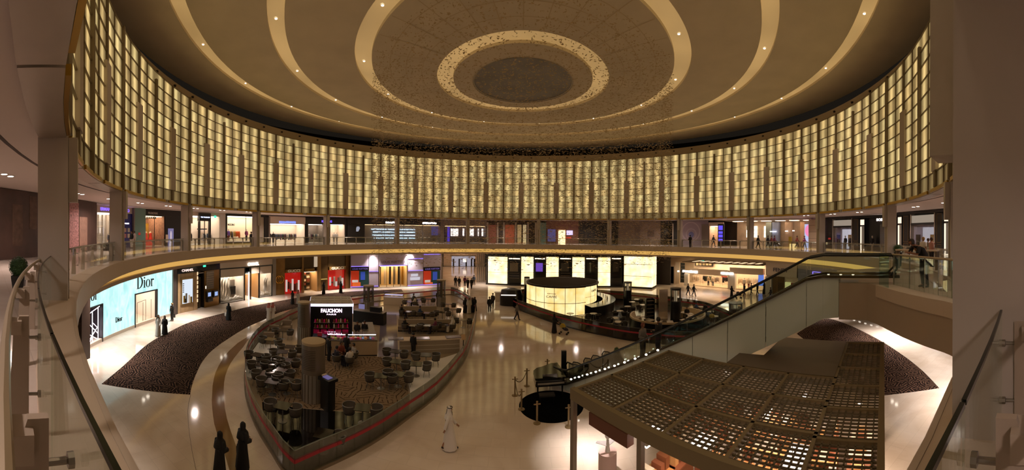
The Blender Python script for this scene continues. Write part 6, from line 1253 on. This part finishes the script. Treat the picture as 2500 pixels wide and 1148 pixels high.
for i, (a, b, w_) in enumerate(((3.0, 3.6, 1.2), (1.5, 5.5, 1.3), (3.9, 7.0, 1.0), (2.6, 1.6, .7))):
    c = pv(a, b, 2.6); tt = thing('light_box', 'flat white light box hanging under the lattice roof, %s' % ('in the middle bay', 'in the front middle bay', 'in the right rear bay', 'in the left rear bay')[i], 'lamp', c, PA); MBX((-w_/2, w_/2, -.3, .3, 0, .05)).build('diffuser_top', E('light_box_glow', '#fff2e6', 1.6), tt); MBX((-w_/2-.03, w_/2+.03, -.33, .33, -.06, 0)).build('frame', STEEL, tt)
    for s in (-1, 1): MB().cyl((s*w_*.4, 0, .05), .01, 1.5, 6).build('hanger', STEEL, tt)
# things under the front edge of the pavilion
p = G(1483, 1145); t = thing('bust_on_pedestal', 'white egg-shaped mannequin head wearing an open collar on a pale pedestal', 'mannequin', p); h = up(1483, 1145, 1052); MB().cyl((0, 0, 0), .34, h-.75, 24).build('pedestal', M('pedestal_pink', '#c8aaa0', .5), t, smooth=40)
MB().loft([((0, 0, h-.75), .1, .1), ((0, 0, h-.42), .05, .05), ((0, 0, h-.30), .05, .05)], 12).build('neck', WHITE, t, smooth=60); MB().ell((0, 0, h-.14), .11, .12, .15, 16, 12).build('head', M('head_white', '#f4eeea', .4), t, smooth=80)
m = MB(); m.add([(0, -.05, h-.55), (.55, 0, h-.25), (.5, .05, h-.2), (.0, .1, h-.42), (-.45, 0, h-.38), (-.4, .05, h-.34)], ((0, 1, 2, 3), (0, 3, 5, 4))); o = m.build('collar', M('collar_white', '#f4eeee', .5), t); sm = o.modifiers.new('thick', 'SOLIDIFY'); sm.thickness = .02
p = G(1440, 1100, .0); o = MB().box(tuple(pv(.45, 1.5, 3.45)), (.25, 1.5, .35), PA).build('sign_beam', M('sign_brown', '#6a3c26', .6)); tag(o, 'brown hanging sign beam under the front corner of the lattice roof', 'sign')
lamp_light((p.x, p.y, 3.6), 60, .3, '#fff0ea', 70, None)  # added light without a fixture, brightens the bust below the roof edge
c = pv(.55, 2.5); t = thing('display_column', 'pale pink display column near the mannequin head under the roof', 'display column', (c.x, c.y, 0), PA); MBX((-.3, .3, -.3, .3, .05, 2.2)).build('shaft', M('pedestal_pink', '#c8aaa0', .5), t); MBX((-.34, .34, -.34, .34, 0, .05)).build('foot', GREYP, t)
for a, b, lab in ((.5, 4.3, 'left orange plank table with a small dark gadget under the front edge'), (.4, 6.4, 'right orange plank table under the front edge of the lattice roof')):
    c = pv(a, b); t = thing('plank_table', lab, 'table', c, PA+PI/2); MBX((-.75, .75, -.25, .25, .82, .9)).build('orange_top', M('orange_plank', '#d87e2c', .5), t); MBX((-.3, .0, -.1, .1, .9, .95)).build('gadget', CHAR, t)
    for x in (-.65, .65): MBX((x-.04, x+.04, -.2, .2, 0, .82)).build('leg', PL[2], t)
t = thing('counter_island', 'white rounded counter island under the lattice roof front', 'counter', pv(2.4, 2.7), PA); MB().lathe([(.6, 0), (.6, .95), (.66, .95), (.66, 1.0), (0, 1.0)], n=28, cap=False).build('body', M('counter_pinkwhite', '#c9b0a4', .4), t, smooth=30); MBX((.1, .12, -.2, .2, 1.0, 1.3)).build('screen', CHAR, t)
# ================================================================ PEOPLE
SKIN = M('skin', '#9a6a4c', .6); HAIRB = M('hair_black', '#14100e', .6); HAIRG = M('hair_blonde', '#b08a54', .6); ABAYA = M('abaya_black', '#0b0a0b', .8); THOBE = M('thobe_white', '#d8cfc6', .75); REDG = M('red_white_scarf', '#b86a60', .8, noise=.5, nscale=30); SHOE = M('shoe_black', '#100c0a', .4)
BODY = {}
def skin_mesh(verts, edges, key):
    me = bpy.data.meshes.new('body'); me.from_pydata([v[:3] for v in verts], edges, []); o = bpy.data.objects.new('tmp', me); COL.objects.link(o)
    md = o.modifiers.new('skin', 'SKIN'); md.use_smooth_shade = True
    if not me.skin_vertices: me.attributes  # the modifier adds the layer
    for i, v in enumerate(verts): me.skin_vertices[0].data[i].radius = (v[3], v[3] if len(v) < 5 else v[4])
    me.skin_vertices[0].data[0].use_root = True
    sb = o.modifiers.new('sub', 'SUBSURF'); sb.levels = 1; sb.render_levels = 1
    out = bpy.data.meshes.new_from_object(o.evaluated_get(bpy.context.evaluated_depsgraph_get())); bpy.data.objects.remove(o)
    return out
def pose_points(pose):
    P = {}
    if pose == 'sit':
        P['pel'] = (0, 0, .56); P['waist'] = (0, .02, .72); P['chest'] = (0, .03, .95); P['nb'] = (0, .03, 1.09); P['neck'] = (0, .02, 1.15); P['head'] = (0, -.02, 1.26); P['crown'] = (0, -.01, 1.33)
        for s in (-1, 1): P[s] = dict(sh=(s*.17, .03, 1.05), el=(s*.23, -.02, .80), wr=(s*.15, -.26, .76), hip=(s*.09, -.03, .54), kn=(s*.11, -.42, .54), an=(s*.11, -.42, .09), toe=(s*.12, -.57, .03))
    elif pose == 'lean':
        P['pel'] = (0, .32, .95); P['waist'] = (0, .26, 1.08); P['chest'] = (0, .08, 1.24); P['nb'] = (0, -.06, 1.33); P['neck'] = (0, -.11, 1.37); P['head'] = (0, -.21, 1.43); P['crown'] = (0, -.23, 1.50)
        for s in (-1, 1): P[s] = dict(sh=(s*.17, -.02, 1.29), el=(s*.22, -.12, 1.07), wr=(-s*.02, -.27, 1.12), hip=(s*.09, .33, .90), kn=(s*.10, .30, .50), an=(s*.10, .36, .09), toe=(s*.11, .20, .03))
    else:
        w = .22 if pose == 'walk' else 0
        P['pel'] = (0, 0, .95); P['waist'] = (0, 0, 1.10); P['chest'] = (0, .01, 1.31); P['nb'] = (0, .015, 1.45); P['neck'] = (0, .005, 1.51); P['head'] = (0, -.02, 1.62); P['crown'] = (0, -.01, 1.69)
        for s in (-1, 1):
            k = w*s; arm = -.16*s if w else 0
            P[s] = dict(sh=(s*.17, .01, 1.41), el=(s*.225, .03+arm*.5, 1.14), wr=(s*.23, -.05+arm*1.4, .92), hip=(s*.09, 0, .90), kn=(s*.095, -.02-k*.45, .50), an=(s*.09, .03-k*(1.1), .09+(.10 if w and s < 0 else 0)), toe=(s*.10, -.12-k*1.0, .03+(.02 if w and s < 0 else 0)))
            if pose == 'phone' and s == 1: P[s]['el'] = (.24, -.04, 1.14); P[s]['wr'] = (.14, -.24, 1.32)
            if pose == 'hold': P[s]['el'] = (s*.24, .02, 1.12); P[s]['wr'] = (s*.13, -.26, 1.05)
            if pose == 'push': P[s]['el'] = (s*.22, -.06, 1.15); P[s]['wr'] = (s*.2, -.36, 1.02)
    return P
def body_mesh(pose):
    if pose in BODY: return BODY[pose]
    P = pose_points(pose); V = []; Ed = []
    def v(p, r, r2=None): V.append((*p, r, r2 or r)); return len(V)-1
    def e(a, b): Ed.append((a, b))
    pel = v(P['pel'], .13, .10); wa = v(P['waist'], .12, .095); chs = v(P['chest'], .14, .105); nb = v(P['nb'], .07, .06); ne = v(P['neck'], .052); hd = v(P['head'], .082, .098); cr = v(P['crown'], .070, .085)
    for a, b in ((pel, wa), (wa, chs), (chs, nb), (nb, ne), (ne, hd), (hd, cr)): e(a, b)
    for s in (-1, 1):
        q = P[s]; sh = v(q['sh'], .058); el = v(q['el'], .042); wr = v(q['wr'], .028, .024); e(chs, sh); e(sh, el); e(el, wr)
        d = (Vector(q['wr'])-Vector(q['el'])).normalized(); sd = d.cross(Vector((s, 0, 0))); sd = sd.normalized() if sd.length > .1 else Vector((0, -1, 0)); inw = d.cross(sd).normalized()*.012
        W = Vector(q['wr']); pa = v(W+d*.06, .030, .018); e(wr, pa); kn = W+d*.095
        for i, (off, ln) in enumerate(((-.03, .068), (-.011, .078), (.010, .073), (.029, .058))):
            a = v(kn+sd*off, .0095); b = v(kn+sd*off*1.15+d*ln*.5+inw*.6, .0085); c = v(kn+sd*off*1.1+d*ln*.85+inw*2.2, .007); e(pa, a); e(a, b); e(b, c)
        a = v(W+d*.035-sd*.038+inw, .010); b = v(W+d*.075-sd*.055+inw*1.6, .008); e(pa, a); e(a, b)
        hp = v(q['hip'], .085); kn_ = v(q['kn'], .058); an = v(q['an'], .04); to = v(q['toe'], .032, .04); e(pel, hp); e(hp, kn_); e(kn_, an); e(an, to)
    me = skin_mesh(V, Ed, pose)
    h = Vector(P['head']); m = MB(); dy = -.095 if pose != 'lean' else -.09
    m.add([h+Vector((-.014, dy+.012, -.02)), h+Vector((.014, dy+.012, -.02)), h+Vector((0, dy-.018, -.022)), h+Vector((0, dy+.01, .025))], ((0, 1, 2), (0, 2, 3), (1, 3, 2), (0, 3, 1)))
    for s in (-1, 1): m.ell(h+Vector((s*.082, .01, .0)), .012, .02, .03, 8, 5); m.ell(h+Vector((s*.03, dy+.012, .022)), .011, .006, .007, 8, 5)
    m.ell(h+Vector((0, dy+.008, -.052)), .022, .008, .006, 8, 5)
    bm = bmesh.new(); bm.from_mesh(me); tm = bpy.data.meshes.new('f'); tm.from_pydata(m.v, [], m.f); bm.from_mesh(tm); bm.to_mesh(me); bm.free(); me.materials.clear(); me.materials.append(SKIN); me.name = 'body_'+pose
    me.polygons.foreach_set('use_smooth', [True]*len(me.polygons)); BODY[pose] = me; return me
def sleeve(m, q, r0, r1, sl=1.0):
    sh, el, wr = Vector(q['sh']), Vector(q['el']), Vector(q['wr'])
    if sl >= 1: m.tube([sh+Vector((0, 0, .03)), sh, el, el.lerp(wr, .92)], [r0*.6, r0, (r0+r1)/2, r1], 10)
    else: m.tube([sh+Vector((0, 0, .03)), sh, sh.lerp(el, .9)], [r0*.6, r0, r1], 10)
def person(px, py, face, label, kind, pose='stand', c1=None, c2=None, z=0., h=1.74, loc=None, hair=HAIRB, sleeves=1.0, scarf=None, bag=None, name='person'):
    p = loc or G(px, py, z); t = thing(name, label, 'person', (p.x, p.y, z), face); t.scale = (h/1.74,)*3
    P = pose_points(pose); o = bpy.data.objects.new('body', body_mesh(pose)); COL.objects.link(o); o.parent = t
    H = Vector(P['head']); seat = pose == 'sit'; lean = pose == 'lean'
    pel, wa, chs, nb = (Vector(P[k]) for k in ('pel', 'waist', 'chest', 'nb'))
    walk = pose == 'walk'
    if kind in ('thobe', 'abaya'):
        mat = c1 or (THOBE if kind == 'thobe' else ABAYA); fl = .235 if kind == 'thobe' else .29
        m = MB(); ph = rnd.random()*6
        if seat:
            m.loft([(Vector((0, -.42, .08)), .22, .14, .04, 7, ph), (Vector((0, -.40, .40)), .22, .15, .03, 7, ph), (Vector((0, -.34, .60)), .22, .2), (Vector((0, -.05, .66)), .22, .2), (wa, .19, .15), (chs, .21, .14), (nb-Vector((0, 0, .03)), .15, .10), (nb, .07, .07)], 20)
        else:
            yk = .05 if walk else 0; ry = .30 if walk else fl*.85
            m.loft([((0, -yk*.2, .05), fl, ry, .05, 9, ph), ((0, 0, .35), fl*.93, ry*.88, .05, 9, ph), ((0, 0, .65), fl*.86, ry*.72, .03, 9, ph), ((0, 0, .95), .205, .16), ((0, 0, 1.12), .19, .145), ((0, .01, 1.30), .215, .145), ((0, .012, 1.40), .19, .11), ((0, .015, 1.46), .10, .08), ((0, .01, 1.50), .065, .065)], 24)
        m2 = MB()
        for s in (-1, 1): sleeve(m, P[s], .075, .062 if kind == 'thobe' else .085)
        m.build('robe', mat, t, smooth=60)
        Z = H.z
        if kind == 'thobe':
            MB().lathe([(.02, .135), (.085, .115), (.108, .06), (.115, -.02), (.13, -.10), (.19, -.19), (.22, -.34)], (H.x, H.y+.015, Z), 18, a0=-.18*PI, a1=1.18*PI, cap=False).build('head_scarf', scarf or THOBE, t, smooth=60)
            MB().tube([(H.x+.104*math.cos(2*PI*i/16), H.y+.015+.108*math.sin(2*PI*i/16), Z+.085) for i in range(16)], .013, 6, closed=True).build('head_cord', HAIRB, t)
            if scarf is None: MB().tube([(H.x-.06, H.y+.12, Z+.05), (H.x-.08, H.y+.17, Z-.2), (H.x-.09, H.y+.16, Z-.62)], [.008, .008, .02], 6).build('cord_tassel', HAIRB, t)
        else:
            MB().lathe([(.0, .135), (.07, .122), (.105, .07), (.112, -.02), (.105, -.10), (.13, -.16), (.205, -.24), (.24, -.42)], (H.x, H.y+.012, Z), 20, a0=-.32*PI, a1=1.32*PI, cap=False).build('head_veil', mat, t, smooth=60)
            MB().lathe([(.10, -.095), (.12, -.15), (.19, -.23), (.2, -.30)], (H.x, H.y+.012, Z), 12, a0=-.75*PI, a1=-.25*PI, cap=False).build('veil_front', mat, t, smooth=60)
    else:
        top, bot = c1 or CLOTHES[4], c2 or CLOTHES[0]
        m = MB()
        if lean: m.loft([(pel+Vector((0, -.01, -.06)), .19, .14), (wa, .185, .15), (chs.lerp(wa, .5)+Vector((0, .0, .01)), .2, .16), (chs+Vector((0, .01, .02)), .215, .17), (nb+Vector((0, .05, -.01)), .15, .12), (nb+Vector((0, 0, .01)), .07, .07)], 18)
        else: m.loft([(pel+Vector((0, 0, -.05 if not seat else -.03)), .19, .145), (wa, .175, .135), (chs, .21, .14), (chs+Vector((0, 0, .09)), .195, .115), (nb, .09, .08), (nb+Vector((0, 0, .035)), .065, .065)], 18)
        for s in (-1, 1): sleeve(m, P[s], .07, .05 if sleeves >= 1 else .066, sleeves)
        m.build('shirt', top, t, smooth=60); m = MB()
        for s in (-1, 1): q = P[s]; m.tube([Vector(q['hip'])+Vector((0, 0, .06)), q['hip'], q['kn'], Vector(q['an'])+Vector((0, 0, -.02))], [.095, .105, .078, .062], 10)
        m.build('trousers', bot, t, smooth=60)
        m = MB(); m.lathe([(.0, .125), (.06, .115), (.098, .06), (.104, .0), (.095, -.05)], (H.x, H.y+.018, H.z), 16, a0=-.2*PI, a1=1.2*PI, cap=False); m.lathe([(.0, .127), (.06, .117), (.095, .065)], (H.x, H.y+.012, H.z), 16, cap=False); m.build('hair', hair, t, smooth=60)
    for s in (-1, 1):
        a, b = Vector(P[s]['an']), Vector(P[s]['toe']); MB().tube([a+Vector((0, .04, -.05)), a.lerp(b, .5)+Vector((0, 0, -.015)), b+Vector((0, -.02, 0))], [.04, .045, .028], 8).build('shoe', SHOE, t, smooth=60)
    if bag: MBX((.22, .34, -.16, .16, .38, .75)).build('bag_in_hand', bag, t) if False else tag(_bag(t, bag), 'bag carried by the '+' '.join(label.split(',')[0].split()[:11]), 'bag')
    return t
def _bag(t, mat):
    m = MB(); m.loft([((0, 0, 0), .16, .05), ((0, 0, .2), .17, .06), ((0, 0, .34), .14, .04)], 12); m.tube([(-.1, 0, .33), (-.07, 0, .48), (.07, 0, .48), (.1, 0, .33)], .01, 6)
    o = m.build('shopping_bag', mat); o.matrix_world = Matrix.Translation(t.location) @ Matrix.Rotation(t.rotation_euler.z, 4, 'Z') @ Matrix.Translation((.30, -.04, .36)); return o
def toward(px, py, qx, qy, z=0.):      # facing angle (local -y forward) from one floor point to another
    d = G(qx, qy, z)-G(px, py, z); return math.atan2(d.y, d.x)+PI/2
WHT = M('white_cloth', '#d8cec4', .8); PNK = M('pink_cloth', '#c08a80', .8); BLUE = M('blue_cloth', '#28406a', .8); GRYC = M('grey_cloth', '#6a625c', .8); REDC = M('red_cloth2', '#8a2a22', .8); YEL = M('yellow_cloth', '#b89a2c', .8)
# foreground floor
person(1097, 1098, PI/2+.15, 'man in a white robe and black-corded white headdress striding alone across the marble', 'thobe', 'walk')
person(534, 1178, toward(534, 1178, 800, 1000), 'left one of two women in black robes at the bottom left, back turned', 'abaya', 'hold', h=1.66, loc=G(536, 1169))
person(592, 1165, toward(592, 1165, 900, 980), 'right one of two women in black robes at the bottom left, with a shoulder bag', 'abaya', 'hold', h=1.72, loc=G(592, 1146), bag=ABAYA)
# promenade at the left
person(386, 820, toward(386, 820, 250, 960), 'man in a long white robe and pale scarf walking before the cyan screen wall', 'thobe', 'walk', scarf=M('tan_scarf', '#b0947c', .8))
person(402, 817, toward(402, 817, 270, 960), 'woman in black robe walking beside the white robed man by the carpet edge', 'abaya', 'stand', h=1.58)
person(420, 783, toward(420, 783, 360, 800), 'man in dark suit with phone at the end of the cyan screen wall', 'modern', 'phone', CLOTHES[4], CLOTHES[4], hair=HAIRG, bag=SHOE)
person(558, 782, toward(558, 782, 640, 740), 'woman in black robe with a white bag standing on the dark carpet', 'abaya', 'phone', h=1.68, bag=WHT)
person(656, 783, toward(656, 783, 720, 755), 'left one of two men in white robes and red checked scarves on the carpet', 'thobe', 'stand', scarf=REDG)
person(666, 782, toward(666, 782, 720, 755), 'right one of two men in white robes and red checked scarves on the carpet', 'thobe', 'stand', scarf=REDG, h=1.72)
person(714, 743, toward(714, 743, 690, 745), 'woman in black robe walking past the first scarlet window', 'abaya', h=1.66); person(728, 743, toward(728, 743, 760, 735), 'person in a white robe beside the black robed woman near the first scarlet window', 'thobe', scarf=REDG)
person(790, 719, toward(790, 719, 850, 712), 'woman in flowing black robe between the two scarlet windows', 'abaya'); person(832, 716, toward(832, 716, 780, 722), 'woman in black robe before the second scarlet window', 'abaya')
# middle hall
for (x, y, c, lab) in ((1112, 700, 4, 'leftmost'), (1121, 702, 4, 'second from left'), (1135, 700, 6, 'third from left, in maroon'), (1142, 706, 4, 'fourth from left'), (1151, 706, 4, 'fifth from left'), (1157, 697, 3, 'rightmost, in grey')): person(x, y, toward(x, y, 1130, 720 if c == 4 else 680), 'walker at the mouth of the central hall, '+lab, 'modern', 'walk', CLOTHES[c], CLOTHES[4])
person(1136, 764, .6, 'woman in black robe by the right glass of the left cafe', 'abaya', h=1.68); person(1145, 766, .3, 'man in white robe between two black robed women at the cafe glass', 'thobe'); person(1154, 763, -.4, 'second woman in black robe, right of the white robed man', 'abaya', h=1.64); person(1159, 760, -.8, 'woman in black robe at the right end of the cafe glass group', 'abaya', h=1.6)
person(1195, 763, .2, 'person in dark jacket by the white host desk', 'modern', 'stand', CLOTHES[4], CLOTHES[0]); person(1203, 752, -.4, 'person in dark clothes just behind the host desk', 'modern', 'stand', CLOTHES[0], CLOTHES[4])
person(1262, 782, PI/2, 'person in grey and red walking left of the red striped barrier', 'modern', 'walk', GRYC, CLOTHES[0])
sp_ = person(1353, 813, toward(1353, 813, 1385, 816), 'woman in black pushing a stroller across the marble before the glowing drum', 'abaya', 'push', h=1.66)
def stroller(p, rz, label, z=0.):
    t = thing('stroller', label, 'stroller', (p.x, p.y, z), rz)
    for x in (-.24, .24):
        for y in (-.35, .3): MB().tube([(x-.02, y, .09), (x+.02, y, .09)], .09, 12).build('wheel', SHOE, t)
    MB().tube([(-.24, .3, .1), (-.24, -.2, .6), (-.24, .45, 1.0), (.24, .45, 1.0), (.24, -.2, .6), (.24, .3, .1)], .015, 6).build('handle_frame', LEGM, t); MB().loft([((0, -.25, .35), .2, .2), ((0, -.1, .5), .22, .25), ((0, .05, .6), .2, .12)], 12).build('seat', CLOTHES[0], t); MB().lathe([(.26, 0), (.24, .15), (.14, .28), (0, .3)], (0, .08, .62), 14, cap=False, sx=.9).build('hood', YEL if 'yellow' in label else CLOTHES[4], t, smooth=60); return t
stroller(G(1376, 816), toward(1353, 813, 1385, 816), 'stroller with a yellow hood pushed by the woman in black')
# right side
person(1786, 729, toward(1786, 729, 1810, 728), 'woman in flared black robe pushing a stroller before the white boutique', 'abaya', 'push'); stroller(G(1803, 728), toward(1786, 729, 1810, 728), 'dark stroller before the white boutique')
for (x, y, c, k, lab) in ((1680, 722, 4, 'modern', 'dim figure left of the white boutique'), (1694, 724, 4, 'modern', 'walker in black at the boutique entrance'), (1817, 722, 4, 'modern', 'walker in black right of the white boutique column'), (1834, 720, 5, 'modern', 'walker in grey right of the boutique column'), (1849, 720, 4, 'modern', 'walker in black by the pink screen of the boutique'), (1866, 718, 4, 'abaya', 'woman in black robe at the boutique right end'), (1881, 733, 0, 'modern', 'walker in dark clothes below the violet letters')): person(x, y, toward(x, y, 1760, 730), lab, k, 'walk', CLOTHES[c] if k == 'modern' else None, CLOTHES[0])
# at the foot of the escalator
ea = math.atan2(-hd.y, -hd.x)+PI/2; q = Pt+u*(8.4/run)+sd*.8; q2 = Pt+u*(7.5/run)+sd*.8; person(0, 0, ea, 'man in a grey hooded top riding up the escalator', 'modern', 'hold', GRYC, CLOTHES[0], loc=q, z=q.z, hair=M('hair_reddish', '#6a3020', .7), h=1.78); person(0, 0, ea+PI, 'person in black facing the grey hooded man on the escalator', 'modern', 'hold', CLOTHES[4], CLOTHES[0], loc=q2, z=q2.z, h=1.72)
# left café staff and guests
for (x, y, f, lab) in ((803, 882, 2.6, 'waiter in black at the left of the cream counter'), (846, 876, 3.0, 'waiter in black at the middle of the cream counter'), (1009, 872, 2.8, 'waiter in black before the long white service counter'), (1068, 744, 1.2, 'waiter in black by the far lantern column')): person(x, y, f, lab, 'modern', 'stand' if x != 846 else 'hold', CLOTHES[4], CLOTHES[4])
for (x, y, lab) in ((872, 838, 'left of two baristas in black between counter and tower'), (890, 836, 'right of two baristas in black between counter and tower')): person(x, y, .2, lab, 'modern', 'hold', CLOTHES[4], CLOTHES[4], loc=G(x, y))
def at_table(px, py, ang, label, **k):
    p = G(px, py); q = p+Vector((math.cos(ang), math.sin(ang), 0))*.62; return person(0, 0, ang-PI/2, label, k.pop('kind', 'modern'), 'sit', k.pop('c1', CLOTHES[4]), k.pop('c2', CLOTHES[0]), loc=q, z=.02, **k)
tb = (843, 893); a0 = .2+PI/4
for i, (c, lab) in enumerate(((CLOTHES[5], 'guest in a grey top at the table right of the taupe drum'), (CLOTHES[1], 'guest in a rust jacket, back turned, right of the taupe drum'), (CLOTHES[0], 'guest in dark blue at the table right of the taupe drum'), (WHT, 'guest in a pale shirt at the table right of the taupe drum'))): at_table(*tb, a0+PI/2*i, lab, c1=c)
for (x, y, a, c, kind, lab) in ((995, 778, 3.14159, CLOTHES[4], 'modern', 'guest in black, left before the rear bench'), (1040, 782, 3.14159, BLUE, 'modern', 'guest in blue, right before the rear bench'), (1000, 752, 0., WHT, 'modern', 'guest in white at the far back tables'), (1005, 815, 3.14159, CLOTHES[4], 'modern', 'guest in black, left before the middle bench'), (1045, 815, 0., CLOTHES[6], 'modern', 'guest in plum, centre before the middle bench'), (1088, 812, 0., None, 'thobe', 'guest in white robe seated right before the middle bench'), (1022, 746, 3.14159, CLOTHES[7], 'modern', 'guest in dark green at the far back tables')): at_table(x, y, a, lab, c1=c, kind=kind)
for (x, y, a, c, lab) in ((1722, 770, 2., CLOTHES[4], 'guest in black right of the oval banquette'), (1700, 768, 1., BLUE, 'guest in blue behind the oval banquette'), (1738, 795, 2.4, YEL, 'guest in yellow near the escalator, right cafe')): person(0, 0, a, lab, 'modern', 'sit', c, CLOTHES[0], loc=G(x, y), z=.01)
person(1678, 797, -.4, 'guest in black seated inside the oval banquette right of the lantern column', 'modern', 'sit', CLOTHES[4], CLOTHES[0], loc=bc+Vector((2.3, .4, 0)), z=.02)
# upper gallery
zU = ZU+.005
person(321, 606, .3, 'man in black top and white trousers seen from behind on the left gallery', 'modern', 'stand', CLOTHES[4], WHT, zU); person(328, 605, .1, 'woman in pale top beside the man in black on the left gallery', 'modern', 'stand', M('cloth_rose_white', '#c8b4a8', .8), CLOTHES[2], zU)
stroller(G(259, 624, ZU), 1.2, 'black hooded stroller beside the second column on the left gallery', ZU); person(270, 618, 1.2, 'half hidden person in black behind the second column on the left gallery', 'modern', 'push', CLOTHES[4], CLOTHES[4], zU)
person(613, 602, 0., 'person in black before the cream window by the fourth column', 'modern', 'stand', CLOTHES[4], CLOTHES[4], zU)
person(1685, 604.5, 3.1, 'dark figure standing before the lilac ring hoarding', 'modern', 'hold', CLOTHES[4], CLOTHES[4], zU)
for (x, y, c, lab) in ((1742, 602, 4, 'person in black at the warm doorway of the right gallery'), (1851, 608, 4, 'person in black right of the middle right gallery column'), (1875, 606, 0, 'person in dark blue in the bright hall'), (1884, 607, 1, 'person in rust jacket in the bright hall'), (1891, 608, 6, 'person in plum in the bright hall'), (1946, 607, 1, 'person in rust before the pink screen'), (1964, 608, 6, 'person in maroon before the pink screen')): person(x, y, .5, lab, 'modern', 'walk', CLOTHES[c], CLOTHES[4], zU)
stroller(G(1900, 609, ZU), 1., 'stroller on the right gallery before the bright hall', ZU)
p = G(2238, 692, zU); rail = min(Gp, key=lambda v: (Vector((v.x, v.y))-Vector((p.x, p.y))).length)
fd = Vector((rail.x-p.x, rail.y-p.y)); lm = ray(2238, 600); lk = Vector((lm.x, lm.y)).normalized()
best = min(Gp, key=lambda v: abs(math.atan2(v.x, v.y)-(2226-XC)/FPX)); nrm = (best-cn); nrm.z = 0; nrm.normalize()
person(0, 0, math.atan2(nrm.y, nrm.x)+PI/2, 'bearded man in black leaning forward on the gallery rail at the right', 'modern', 'lean', CLOTHES[4], CLOTHES[4], zU, 1.82, best-nrm*.30, M('hair_cropped', '#2a1e16', .7), .5)
person(2252, 660, 1.2, 'blonde woman in white top behind the leaning man', 'modern', 'stand', WHT, CLOTHES[2], zU, 1.68, G(2254, 650, ZU), HAIRG, .5); person(2272, 660, .9, 'woman in pink top at the bench behind the leaning man', 'modern', 'phone', PNK, CLOTHES[0], zU, 1.66, G(2274, 652, ZU), M('hair_brown', '#4a2c1c', .6))
person(2266, 660, .9, 'woman in dark top between the blonde and the pink clad woman', 'modern', 'stand', CLOTHES[5], CLOTHES[0], zU, 1.6, G(2266, 646, ZU), M('hair_brown', '#4a2c1c', .6))
a, b = G(2190, 655, ZU), G(2290, 660, ZU); d = b-a; t = thing('gallery_counter', 'pale counter ledge behind the leaning man on the right gallery', 'counter', ((a+b)/2), math.atan2(d.y, d.x)); MBX((-d.length/2, d.length/2, -.2, .2, .95, 1.02)).build('ledge', CREAM, t); MBX((-d.length/2, -d.length/2+.1, -.15, .15, 0, .95)).build('leg', GREYP, t); MBX((d.length/2-.1, d.length/2, -.15, .15, 0, .95)).build('leg', GREYP, t)
p = G(2192, 650, ZU); t = thing('potted_plant', 'small green plant in a dark pot beside the near right gallery column', 'plant', p); MB().cyl((0, 0, 0), .2, .8, 14, .26).build('pot', BLACK, t); foliage('foliage', (0, 0, 1.0), .28, .26, LEAFG, t, 300, 9)
